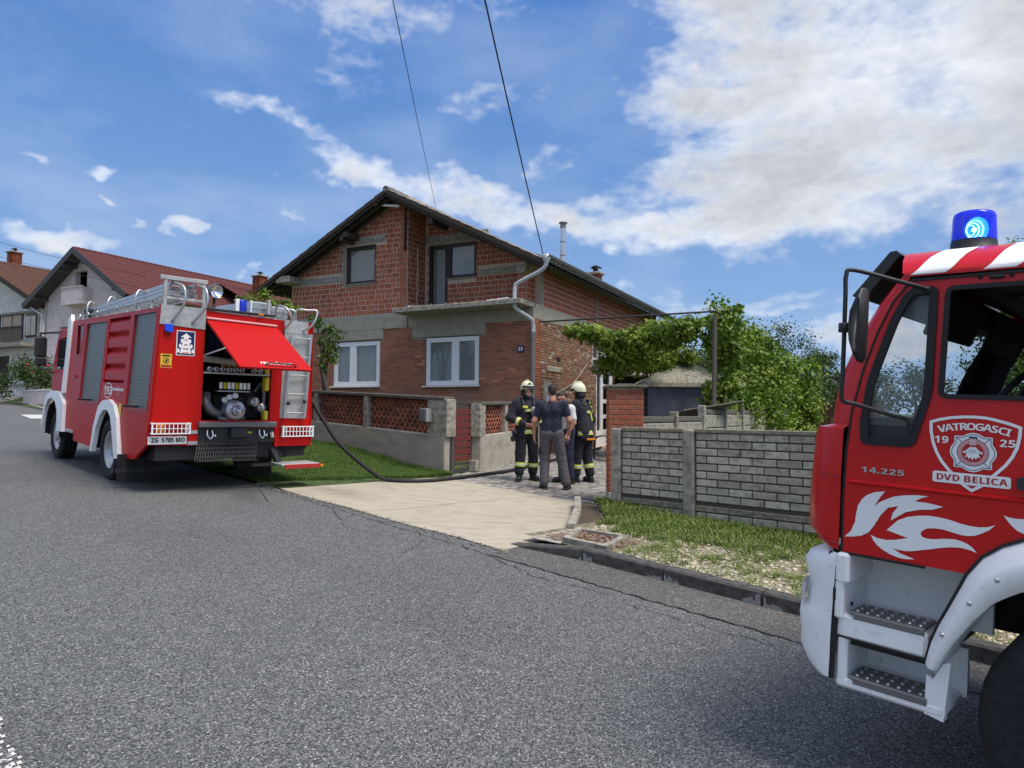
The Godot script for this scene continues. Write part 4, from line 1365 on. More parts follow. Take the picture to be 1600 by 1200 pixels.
# precast wall: level slabs between grooved posts, each slab cast as courses of blocks
func build_block_wall() -> void:
	var o := base("block_wall", P(5.95, 7.92, 0.0) * Vector3(1, 0, 1), Basis(-U, Vector3.UP, (-U).cross(Vector3.UP)))
	tag(o, "weathered grey precast concrete wall of block pattern slabs along the verge", "wall")
	var top := 1.455
	var xs := [0.0, 1.14, 3.15, 5.16, 7.17]
	for i in xs.size():
		var g: float = SL * (5.95 - xs[i])
		var st := mb()
		box(st, Vector3(xs[i], (top + 0.02 + g - 0.3) * 0.5, 0.01), Vector3(0.15, top + 0.02 - g + 0.3, 0.16), Basis(), 0.014)
		put(st, "post", "concrete", o)
	var lab := 0
	var meshes := {}
	for i in xs.size() - 1:
		var x0: float = xs[i] + 0.075
		var x1: float = xs[i + 1] - 0.075
		var g := SL * (5.95 - x0)
		var st := mb()
		box(st, Vector3((x0 + x1) * 0.5, (top + 0.0 - 0.4) * 0.5, -0.002), Vector3(x1 - x0, top + 0.4, 0.05))
		put(st, "slab", "fence_joint", o)
		st = mb()
		box(st, Vector3((x0 + x1) * 0.5, top + 0.012, 0.01), Vector3(x1 - x0, 0.05, 0.115), Basis(), 0.008)
		box(st, Vector3((x0 + x1) * 0.5, 0.50, 0.028), Vector3(x1 - x0, 0.075, 0.035), Basis(), 0.01)
		put(st, "band", "fence_dirty", o)
		var row := 0
		var y := top - 0.018
		while y > -0.35:
			if absf(y - 0.585) < 0.09 and row > 5 and y < 0.59:
				y = 0.452
			var bw := 0.30
			var x := x0 + 0.012 - (bw * 0.5 if row % 2 else 0.0)
			while x < x1 - 0.02:
				var a := maxf(x, x0 + 0.012)
				var b := minf(x + bw, x1 - 0.012)
				x += bw
				if b - a < 0.04: continue
				var h := 0.080
				var key := [snappedf(b - a, 0.01), rng.randi() % 5]
				if not meshes.has(key):
					var s1 := mb()
					var tn: float = [0.50, 0.43, 0.55, 0.47, 0.40][key[1]]
					s1.set_color(Color(tn, tn * 0.99, tn * 0.97))
					box(s1, Vector3.ZERO, Vector3(key[0] - 0.014, h, 0.034 + 0.0015 * key[1]), Basis(), 0.006)
					meshes[key] = mesh_of(s1)
				if i < 2 or y > 0.2:
					inst(meshes[key], "block", "fence_block" if y > 0.2 else "fence_dirty", o, Transform3D(Basis(Vector3.BACK, rng.randf_range(-0.004, 0.004)), Vector3((a + b) * 0.5, y - 0.042, 0.028 + rng.randf_range(-0.003, 0.003))))
					lab += 1
			y -= 0.0955
			row += 1

func build_pillar() -> void:
	var c := P(6.50, 8.62) + Vector3(0.13, 0, -0.17)
	var o := base("brick_pillar", c, Basis(Vector3.UP, deg_to_rad(-5.0)))
	tag(o, "square orange red brick gate pillar with a concrete cap at the driveway", "pillar")
	var w := 0.52
	var st := mb()
	box(st, Vector3(0, 0.90, 0), Vector3(w - 0.02, 1.74, w - 0.02))
	put(st, "core", "mortar_light", o)
	st = mb()
	box(st, Vector3(0, 0.04, 0), Vector3(w + 0.02, 0.36, w + 0.02), Basis(), 0.02)
	put(st, "foot", "concrete", o)
	st = mb()
	box(st, Vector3(0, 1.795, 0), Vector3(w + 0.13, 0.05, w + 0.13), Basis(), 0.015)
	box(st, Vector3(0, 1.83, 0), Vector3(w * 0.5, 0.03, w * 0.5), Basis(), 0.012)
	put(st, "cap", "fence_top", o)
	var pm := []
	for k in 4:
		for l in [0.258, 0.125]:
			var s1 := mb()
			var f := rng.randf_range(0.8, 1.15)
			s1.set_color(Color(0.36 * f, 0.105 * f * rng.randf_range(0.9, 1.1), 0.052 * f))
			box(s1, Vector3.ZERO, Vector3(l - 0.012, 0.064, 0.03), Basis(), 0.006)
			pm.append(mesh_of(s1))
	for r in 20:
		var y := 0.255 + r * 0.0765
		for side in 4:
			var b := Basis(Vector3.UP, side * PI / 2)
			var xs := [[-0.131, 0], [0.131, 0]] if (r + side) % 2 else [[-0.197, 1], [0.0, 0], [0.197, 1]]
			if side % 2 == 1 and r % 2 == 0: pass
			for q in xs:
				var v: int = rng.randi() % 4
				inst(pm[v * 2 + int(q[1])], "brick", "pillar_brick", o, Transform3D(b, b * Vector3(q[0], y, w * 0.5 - 0.006)))

func build_back_fence() -> void:
	var dir := Vector3(sin(deg_to_rad(29.0)), 0, -cos(deg_to_rad(29.0)))
	var p0 := Vector3(1.95, 0, -10.95)
	var o := base("back_fence", p0, Basis(dir, Vector3.UP, Vector3.UP.cross(dir) * -1.0))
	tag(o, "long pale precast concrete fence receding along the back of the yard", "fence")
	for i in 13:
		var x := i * 2.02
		var step := 0.0 if i < 2 else 0.14
		var top := 1.70 + step + 0.008 * i
		var st := mb()
		box(st, Vector3(x, top * 0.5, 0), Vector3(0.13, top + 0.04, 0.14), Basis(), 0.012)
		put(st, "post", "fence_dirty" if i < 2 else "concrete", o)
		if i == 12: break
		for k in 5:
			st = mb()
			var h := 0.27 if k else 0.10
			var y: float = top - 0.05 - (0.06 if k == 0 else 0.12 + (k - 1) * 0.29 + 0.14)
			box(st, Vector3(x + 1.01, y, 0), Vector3(1.89, h, 0.05), Basis(), 0.012)
			put(st, "fence_slab", "fence_top" if k == 0 else "concrete", o)

func build_plank_fence() -> void:
	var p := Vector3(11.3, 0.5, -28.2)
	var q := Vector3(13.6, 0.5, -25.6)
	var x := (q - p).normalized()
	var o := base("plank_fence", p, Basis(x, Vector3.UP, x.cross(Vector3.UP)))
	tag(o, "reddish brown upright plank fence at the far end of the yard", "fence")
	for i in 17:
		var st := mb()
		var h := 1.85 + rng.randf_range(-0.05, 0.05) - 0.012 * i
		box(st, Vector3(i * 0.20, h * 0.5, rng.randf_range(-0.012, 0.012)), Vector3(0.17, h, 0.025), Basis(Vector3.BACK, rng.randf_range(-0.012, 0.012)), 0.004)
		put(st, "plank", "plank", o)
	var st2 := mb()
	for y in [0.45, 1.4]: box(st2, Vector3(1.7, y, -0.04), Vector3(3.5, 0.09, 0.04))
	put(st2, "rail", "old_wood", o)

# ---------------------------------------------------------------- the yard: gazebo, poles, pergola tubes
func build_yard() -> void:
	var o := base("gazebo", Vector3(4.95, 0.45, -20.2), Basis(Vector3.UP, deg_to_rad(-4)))
	tag(o, "garden gazebo with a stained two tier canvas roof and grey side curtains", "gazebo")
	# lower roof: four sagging panels, then the little upper tier
	for tier in [[1.38, 2.10, 0.55, 2.48, "canopy"], [0.60, 2.46, 0.02, 2.74, "upper_canopy"]]:
		var st := mb(true)
		for k in 4:
			var b := Basis(Vector3.UP, k * PI / 2)
			var n := 6
			for i in n:
				for j in 8:
					var q := []
					for c in [[0, 0], [1, 0], [1, 1], [0, 1]]:
						var t := float(i + c[0]) / n
						var u := lerpf(-1, 1, float(j + c[1]) / 8)
						var r: float = lerpf(tier[0], tier[2], t)
						var y: float = lerpf(tier[1], tier[3], pow(t, 0.7)) - 0.05 * (1.0 - u * u) * (1.0 - t)
						q.append(b * Vector3(u * r, y, r))
					quad(st, q[0], q[1], q[2], q[3])
			if tier[4] == "canopy":
				quad(st, b * Vector3(-1.38, 2.10, 1.38), b * Vector3(1.38, 2.10, 1.38), b * Vector3(1.38, 1.98, 1.39), b * Vector3(-1.38, 1.98, 1.39))
		put(st, tier[4], "canvas", o)
	for s in [[-1, -1], [1, -1], [1, 1], [-1, 1]]:
		var st := mb()
		box(st, Vector3(s[0] * 1.28, 1.0, s[1] * 1.28), Vector3(0.06, 2.05, 0.06))
		put(st, "post", "cable", o)
	var st := mb()
	for k in 4:
		var b := Basis(Vector3.UP, k * PI / 2)
		box(st, b * Vector3(0, 2.0, 1.28), Vector3(2.6, 0.04, 0.04) if k % 2 == 0 else Vector3(0.04, 0.04, 2.6))
	put(st, "rail", "cable", o)
	for k in [0, 3]:
		st = mb(true)
		var b := Basis(Vector3.UP, k * PI / 2)
		for i in 24:
			var x0 := -1.2 + i * 0.1
			var f0 := 0.03 * sin(i * 1.3) + 0.02 * sin(i * 0.6)
			var f1 := 0.03 * sin((i + 1) * 1.3) + 0.02 * sin((i + 1) * 0.6)
			quad(st, b * Vector3(x0, 0.05, 1.26 + f0), b * Vector3(x0 + 0.1, 0.05, 1.26 + f1), b * Vector3(x0 + 0.1, 1.97, 1.26 + f1 * 0.3), b * Vector3(x0, 1.97, 1.26 + f0 * 0.3))
		put(st, "side_curtain", "grey_cloth", o)
	# dark sheet leaning on the back fence
	st = mb()
	bar(st, Vector3(3.2, 1.62, -14.6), Vector3(5.0, 1.86, -16.4), 0.9, 0.03, Vector3(-0.3, 1, -0.2), 0.005)
	tag(put(st, "leaning_sheet", "fence_top"), "dark weathered sheet lying tilted over the back fence by the gazebo", "board")
	# shed roof behind
	st = mb()
	bar(st, Vector3(3.6, 3.12, -24.2), Vector3(6.8, 3.02, -24.4), 2.4, 0.06, Vector3(0, 1, 0.12), 0.01)
	var sh := put(st, "shed", "roof_tile_grey")
	tag(sh, "low dark lean-to shed between the house end and the gazebo", "shed")
	st = mb()
	box(st, Vector3(5.2, 1.75, -24.6), Vector3(3.0, 2.5, 1.6))
	put(st, "wall", "room_dark", sh)
	# pole with the pergola tube to the house
	st = mb()
	bar(st, Vector3(4.56, 0.2, -16.0), Vector3(4.64, 3.98, -16.05), 0.095, 0.09, Vector3.RIGHT, 0.02)
	tag(put(st, "wooden_pole", "old_wood"), "tall weathered wooden pole beside the gazebo carrying the pergola tube", "pole")
	st = mb()
	bar(st, Vector3(6.80, 0.3, -21.0), Vector3(6.86, 3.75, -21.0), 0.11, 0.10, Vector3.RIGHT, 0.02)
	tag(put(st, "wooden_pole", "old_wood"), "thinner grey pole standing among the vines behind the gazebo", "pole")
	st = mb(true)
	tube(st, [Vector3(0.70, 4.13, -18.7), Vector3(4.66, 4.05, -16.0)], 0.022, 8)
	var tb := put(st, "pergola_tube", "cable")
	tag(tb, "long dark metal tube from the house wall to the tall wooden pole", "tube")
	st = mb(true)
	tube(st, [Vector3(4.66, 4.05, -16.0), Vector3(6.9, 3.95, -21.0)], 0.022, 8)
	put(st, "cross_tube", "cable", tb)
	st = mb(true)
	for i in 4:
		var t := 0.25 + i * 0.22
		tube(st, [Vector3(lerpf(2.0, 6.0, 0.0) + i * 0.9, 3.75 - 0.1 * i, -20.8 - i * 1.1), Vector3(lerpf(4.7, 6.9, t), 3.7 - 0.15 * i, lerpf(-16.0, -21.0, t))], 0.014, 6)
	put(st, "wire", "cable", tb)
	# potted cypress by the door
	var pot := base("potted_shrub", HX * Vector3(1.0, 0.62, -4.55))
	tag(pot, "small round green shrub in a pot beside the white door", "potted plant")
	st = mb(true)
	lathe(st, [Vector2(0, 0), Vector2(0.14, 0.0), Vector2(0.19, 0.3), Vector2(0.17, 0.3), Vector2(0.0, 0.28)], 16)
	put(st, "pot", "terracotta_dark", pot)
	foliage(pot, "foliage", [[Vector3(0, 0.62, 0), Vector3(0.2, 0.42, 0.2), 240]], 0.06, [Color(0.05, 0.10, 0.025), Color(0.09, 0.15, 0.035)])

# ---------------------------------------------------------------- houses up the street
func build_neighbours() -> void:
	var yaw := deg_to_rad(27.0)
	var bs := Basis(Vector3.UP, -yaw)
	# pink house: origin at its right front corner on the ground
	var h := base("pink_house", Vector3(-21.9, 2.75, -40.0), bs)
	tag(h, "pale pink rendered house with a dark red tiled gable roof", "house")
	var front := Transform3D(Basis(Vector3(-1, 0, 0), Vector3.UP, Vector3(0, 0, -1)), Vector3.ZERO)
	var side := Transform3D(Basis(Vector3(0, 0, -1), Vector3.UP, Vector3(1, 0, 0)), Vector3.ZERO)
	var hw := 8.2
	var ev := 5.75
	var sl := 0.62
	wall_plate(PackedVector2Array([Vector2(0, -1), Vector2(hw, -1), Vector2(hw, ev), Vector2(hw / 2, ev + sl * hw / 2), Vector2(0, ev)]), [rect(4.0, 5.35, 5.15, 7.35), rect(1.2, 0.3, 6.6, 4.05)], front.translated(Vector3(0, 0, -0.15)), 0.3, "plaster_pink", h)
	wall_plate(rect(0, -1, 17, ev), [], side.translated(Vector3(-0.15, 0, 0)), 0.29, "plaster_pink", h)
	wall_plate(rect(0, -1, 17, ev), [], side.translated(Vector3(-hw + 0.15, 0, 0)), 0.29, "plaster_pink", h)
	wall_plate(PackedVector2Array([Vector2(0, -1), Vector2(hw, -1), Vector2(hw, ev), Vector2(hw / 2, ev + sl * hw / 2), Vector2(0, ev)]), [], front.translated(Vector3(0, 0, -16.9)), 0.3, "plaster_pink", h)
	var st := mb()
	box(st, Vector3(-3.9, 2.2, -1.4), Vector3(5.6, 3.9, 0.1))
	box(st, Vector3(-1.2, 2.2, -0.75), Vector3(0.1, 3.9, 1.3))
	box(st, Vector3(-6.65, 2.2, -0.75), Vector3(0.1, 3.9, 1.3))
	box(st, Vector3(-4.58, 6.35, -0.9), Vector3(1.3, 2.2, 0.08))
	put(st, "recess_wall", "plaster_pink", h)
	st = mb()
	box(st, Vector3(-3.4, 3.1, -1.32), Vector3(2.2, 1.3, 0.06))
	var w := put(st, "window", "window_white", h)
	st = mb()
	box(st, Vector3(-3.4, 3.1, -1.27), Vector3(1.95, 1.1, 0.02))
	put(st, "pane", "glass", w)
	st = mb()
	box(st, Vector3(-4.5, 5.78, 0.55), Vector3(2.0, 0.92, 0.09))
	box(st, Vector3(-3.54, 5.78, 0.27), Vector3(0.09, 0.92, 0.6))
	box(st, Vector3(-5.46, 5.78, 0.27), Vector3(0.09, 0.92, 0.6))
	box(st, Vector3(-4.5, 5.30, 0.28), Vector3(2.1, 0.12, 0.66))
	box(st, Vector3(-4.5, 6.27, 0.57), Vector3(2.06, 0.06, 0.16))
	put(st, "upper_balcony", "plaster_pink", h)
	st = mb()
	box(st, Vector3(-4.2, 1.95, 0.65), Vector3(6.4, 0.85, 0.1))
	box(st, Vector3(-1.05, 1.95, 0.3), Vector3(0.1, 0.85, 0.7))
	box(st, Vector3(-7.35, 1.95, 0.3), Vector3(0.1, 0.85, 0.7))
	box(st, Vector3(-4.2, 1.5, 0.3), Vector3(6.5, 0.14, 0.85))
	put(st, "balcony", "plaster_pink", h)
	st = mb()
	box(st, Vector3(-4.2, 0.4, -0.02), Vector3(2.2, 2.0, 0.06))
	put(st, "door", "meter_light", h)
	roof_of(h, "roof", "roof_tile_red", hw / 2, ev + sl * hw / 2 + 0.22, sl, 4.95, 0.85, -17.6, false, 0.33)
	st = mb()
	for s in [-1.0, 1.0]:
		bar(st, Vector3(-hw / 2, ev + sl * hw / 2 + 0.12, 0.86), Vector3(-hw / 2 + s * 4.95, ev + sl * hw / 2 + 0.12 - 4.95 * sl, 0.86), 0.05, 0.34, Vector3(s * sl, 1, 0).normalized())
		bar(st, Vector3(-hw / 2, ev + sl * hw / 2 + 0.02, 0.43), Vector3(-hw / 2 + s * 4.93, ev + sl * hw / 2 + 0.02 - 4.93 * sl, 0.43), 0.84, 0.06, Vector3(s * sl, 1, 0).normalized())
		for q in [0.15, 0.62]:
			box(st, Vector3(-hw / 2 + s * hw * q * 0.75, ev + sl * hw / 2 - hw * q * 0.75 * sl - 0.12, 0.4), Vector3(0.16, 0.18, 0.9))
	put(st, "barge_board", "gate_frame", h)
	st = mb(true)
	tube(st, [Vector3(-8.9, 5.35, 0.5), Vector3(-8.3, 4.9, 0.1), Vector3(-8.25, -0.6, 0.1)], 0.06, 8)
	put(st, "downpipe", "window_white", h)
	st = mb(true)
	lathe(st, [Vector2(0.22, 7.0), Vector2(0.22, 9.6), Vector2(0.3, 9.62), Vector2(0.3, 9.72), Vector2(0, 9.74)], 12, Transform3D(Basis(), Vector3(-hw / 2 + 0.5, 0, -15.4)))
	put(st, "chimney", "roof_tile_red", h)
	# white house beyond it on the left
	h = base("white_house", Vector3(-31.0, 3.1, -46.0), bs)
	tag(h, "older off-white house with a brown tiled roof and a long wooden balcony", "house")
	hw = 12.5
	ev = 5.9
	sl = 0.46
	wall_plate(PackedVector2Array([Vector2(0, -2), Vector2(hw, -2), Vector2(hw, ev), Vector2(hw / 2, ev + sl * hw / 2), Vector2(0, ev)]), [], front.translated(Vector3(0, 0, -0.15)), 0.3, "plaster_white", h)
	wall_plate(rect(0, -2, 14, ev), [], side.translated(Vector3(-0.15, 0, 0)), 0.29, "plaster_cream", h)
	st = mb()
	box(st, Vector3(-6.5, 2.85, 0.35), Vector3(12.9, 0.22, 1.5))
	box(st, Vector3(-6.5, 5.1, 0.05), Vector3(12.6, 0.14, 0.3))
	put(st, "balcony_floor", "concrete", h)
	for i in 40:
		st = mb()
		box(st, Vector3(-0.3 - i * 0.30, 3.5, 1.02), Vector3(0.20, 0.95, 0.04))
		put(st, "baluster", "old_wood", h)
	st = mb()
	box(st, Vector3(-6.3, 4.0, 1.04), Vector3(12.4, 0.09, 0.08))
	put(st, "handrail", "roof_wood", h)
	for q in [[0.95, 1.2, 1.3], [3.1, 2.4, 1.55], [5.8, 2.4, 1.55], [8.6, 2.4, 1.55]]:
		st = mb()
		box(st, Vector3(-q[0], 4.2, 0.02), Vector3(q[1], q[2] + 0.2, 0.08))
		var ww := put(st, "window", "window_brown", h)
		for k in 2:
			st = mb()
			box(st, Vector3(-q[0] + (k - 0.5) * q[1] * 0.48, 4.2, 0.06), Vector3(q[1] * 0.42, q[2], 0.03))
			put(st, "pane", "mortar_light" if q[0] > 2 else "plaster_cream", ww)
	st = mb()
	box(st, Vector3(-4.0, 1.2, 0.02), Vector3(1.1, 2.1, 0.08))
	put(st, "door", "roof_wood", h)
	roof_of(h, "roof", "roof_tile_brown", hw / 2, ev + sl * hw / 2 + 0.25, sl, 7.1, 1.1, -14.5, false, 0.36)
	st = mb()
	for s in [-1.0, 1.0]:
		bar(st, Vector3(-hw / 2, ev + sl * hw / 2 + 0.1, 1.1), Vector3(-hw / 2 + s * 7.1, ev + sl * hw / 2 + 0.1 - 7.1 * sl, 1.1), 0.05, 0.26, Vector3(s * sl, 1, 0).normalized())
		bar(st, Vector3(-hw / 2, ev + sl * hw / 2 + 0.02, 0.55), Vector3(-hw / 2 + s * 7.08, ev + sl * hw / 2 + 0.02 - 7.08 * sl, 0.55), 1.08, 0.06, Vector3(s * sl, 1, 0).normalized())
	put(st, "barge_board", "roof_wood", h)
	chimney(h, Vector3(-hw + 5.4, 8.3, -2.0), 10.1, 0.7)
	# a lower house behind the brick one: red roof and a brick chimney show beside its eave
	h = base("low_house", Vector3(-16.5, 2.0, -46.0), bs)
	tag(h, "house with a red tiled roof and brick chimney mostly hidden behind the brick house", "house")
	wall_plate(rect(0, -1, 6.5, 6.2), [], front.translated(Vector3(0, 0, -0.15)), 0.3, "plaster_cream", h)
	wall_plate(rect(0, -1, 9, 6.2), [], side.translated(Vector3(-0.15, 0, 0)), 0.29, "plaster_cream", h)
	roof_of(h, "roof", "roof_tile_red", 3.2, 8.2, 0.5, 4.2, 0.6, -9.0, false, 0.36)
	chimney(h, Vector3(-1.9, 7.0, -1.6), 9.05, 0.72)
	# pink garden wall with an iron gate
	var o := base("garden_wall", Vector3(-21.6, 1.75, -33.5), Basis(Vector3.UP, deg_to_rad(-40)))
	tag(o, "low pink rendered garden wall before the pink house", "wall")
	st = mb()
	box(st, Vector3(-2.4, 0.35, 0), Vector3(4.8, 1.1, 0.22), Basis(), 0.01)
	put(st, "wall", "plaster_pink", o)
	st = mb()
	box(st, Vector3(-2.4, 0.93, 0), Vector3(4.9, 0.07, 0.32), Basis(), 0.01)
	put(st, "coping", "plaster_white", o)
	var gt := base("iron_gate", Vector3(-21.3, 1.7, -33.3), Basis(Vector3.UP, deg_to_rad(-40)))
	tag(gt, "dark grey iron bar gate at the end of the pink garden wall", "gate")
	for i in 9:
		st = mb()
		box(st, Vector3(0.1 + i * 0.13, 0.55, 0), Vector3(0.05, 1.0, 0.04))
		put(st, "bar", "meter_grey", gt)
	st = mb()
	for y in [0.1, 1.0]: box(st, Vector3(0.62, y, 0), Vector3(1.15, 0.06, 0.05))
	put(st, "rail", "meter_grey", gt)
	st = mb()
	box(st, Vector3(-29.2, 2.55, -38.0), Vector3(5.0, 0.9, 0.25), Basis(Vector3.UP, deg_to_rad(-40)), 0.02)
	tag(put(st, "stone_wall", "fence_dirty"), "low dark stone retaining wall before the white house", "wall")
# ---------------------------------------------------------------- fire engines
func street_frame(a: float, b: float) -> Transform3D:
	var ut := (U + Vector3(0, SL, 0)).normalized()
	var nt := W.cross(ut)
	if nt.y < 0.0: nt = -nt
	return Transform3D(Basis(W, nt, -ut), ut * a + W * b)

func pva(l: Array, a0: float) -> PackedVector2Array:    # (a, h) pairs to (a0 - a, h)
	var o := PackedVector2Array()
	for i in range(0, l.size(), 2): o.append(Vector2(a0 - l[i], l[i + 1]))
	return o

func wheel(parent: Node, at: Vector3, r: float, w: float, out: float, twin := false) -> void:
	# axle along x; out = -1 when the outer side looks to -x
	var xf := Transform3D(Basis(Vector3(0, 1, 0), Vector3(out, 0, 0), Vector3(0, 0, -out) if false else Vector3(0, 1, 0).cross(Vector3(out, 0, 0))), at)
	var wh := base("wheel", at, Basis(), parent)
	xf.origin = Vector3.ZERO
	var st := mb(true)
	var h := w * 0.5
	var rr := r * 0.60
	lathe(st, [Vector2(rr, -h * 0.8), Vector2(r * 0.8, -h), Vector2(r * 0.965, -h * 0.86), Vector2(r, -h * 0.62), Vector2(r, -h * 0.30), Vector2(r - 0.012, -h * 0.28), Vector2(r - 0.012, -h * 0.2), Vector2(r, -h * 0.18), Vector2(r, h * 0.18), Vector2(r - 0.012, h * 0.2), Vector2(r - 0.012, h * 0.28), Vector2(r, h * 0.30), Vector2(r, h * 0.62), Vector2(r * 0.965, h * 0.86), Vector2(r * 0.88, h * 0.98), Vector2(r * 0.80, h), Vector2(r * 0.70, h * 0.97), Vector2(rr, h * 0.8), Vector2(rr, -h * 0.8)], 48, xf)
	put(st, "tyre", "tyre", wh)
	st = mb(true)
	if twin:
		lathe(st, [Vector2(rr, h * 0.80), Vector2(rr * 0.96, h * 0.84), Vector2(rr * 0.88, h * 0.5), Vector2(rr * 0.80, -h * 0.1), Vector2(rr * 0.62, -h * 0.2), Vector2(rr * 0.45, -h * 0.1), Vector2(rr * 0.40, h * 0.45), Vector2(0.0, h * 0.5)], 36, xf)
	else:
		lathe(st, [Vector2(rr, h * 0.80), Vector2(rr * 0.97, h * 0.86), Vector2(rr * 0.92, h * 0.6), Vector2(rr * 0.82, h * 0.35), Vector2(rr * 0.66, h * 0.62), Vector2(rr * 0.48, h * 0.74), Vector2(rr * 0.44, h * 0.95), Vector2(rr * 0.34, h * 1.02), Vector2(0.0, h * 1.04)], 36, xf)
	put(st, "rim", "rim_silver", wh)
	st = mb(true)
	for k in 10:
		var t := TAU * k / 10.0
		var c := Vector3(cos(t) * rr * 0.56, h * (0.66 if not twin else -0.15), sin(t) * rr * 0.56)
		tube(st, [xf * c, xf * (c + Vector3(0, 0.035, 0))], 0.014, 6)
	put(st, "wheel_nuts", "chrome", wh)

func grid_lamp(parent: Node, x0: float, x1: float, y0: float, y1: float, z: float, amber_first: bool) -> void:
	var l := base("tail_light", Vector3.ZERO, Basis(), parent)
	var n := 9
	var w := (x1 - x0) / n
	for k in n:
		var st := mb()
		box(st, Vector3(x0 + (k + 0.5) * w, (y0 + y1) * 0.5, z + 0.02), Vector3(w - 0.004, y1 - y0 - 0.02, 0.04), Basis(), 0.004)
		var m := "lamp_red"
		if (k in [1, 2]) == true and amber_first: m = "lamp_amber"
		if k == 8: m = "lamp_clear"
		if not amber_first and k == 0: m = "lamp_clear"
		put(st, "lens", m, l)
	var st := mb()
	for y in [y0, (y0 + y1) * 0.5, y1]: box(st, Vector3((x0 + x1) * 0.5, y, z + 0.075), Vector3(x1 - x0 + 0.03, 0.016 if y != (y0 + y1) * 0.5 else 0.009, 0.012))
	for k in n + 1: box(st, Vector3(x0 + k * w, (y0 + y1) * 0.5, z + 0.073), Vector3(0.010 if k % n else 0.022, y1 - y0, 0.012))
	for x in [x0, x1]:
		for y in [y0, y1]: box(st, Vector3(x, y, z + 0.04), Vector3(0.02, 0.02, 0.08))
	put(st, "guard", "sticker_white", l)

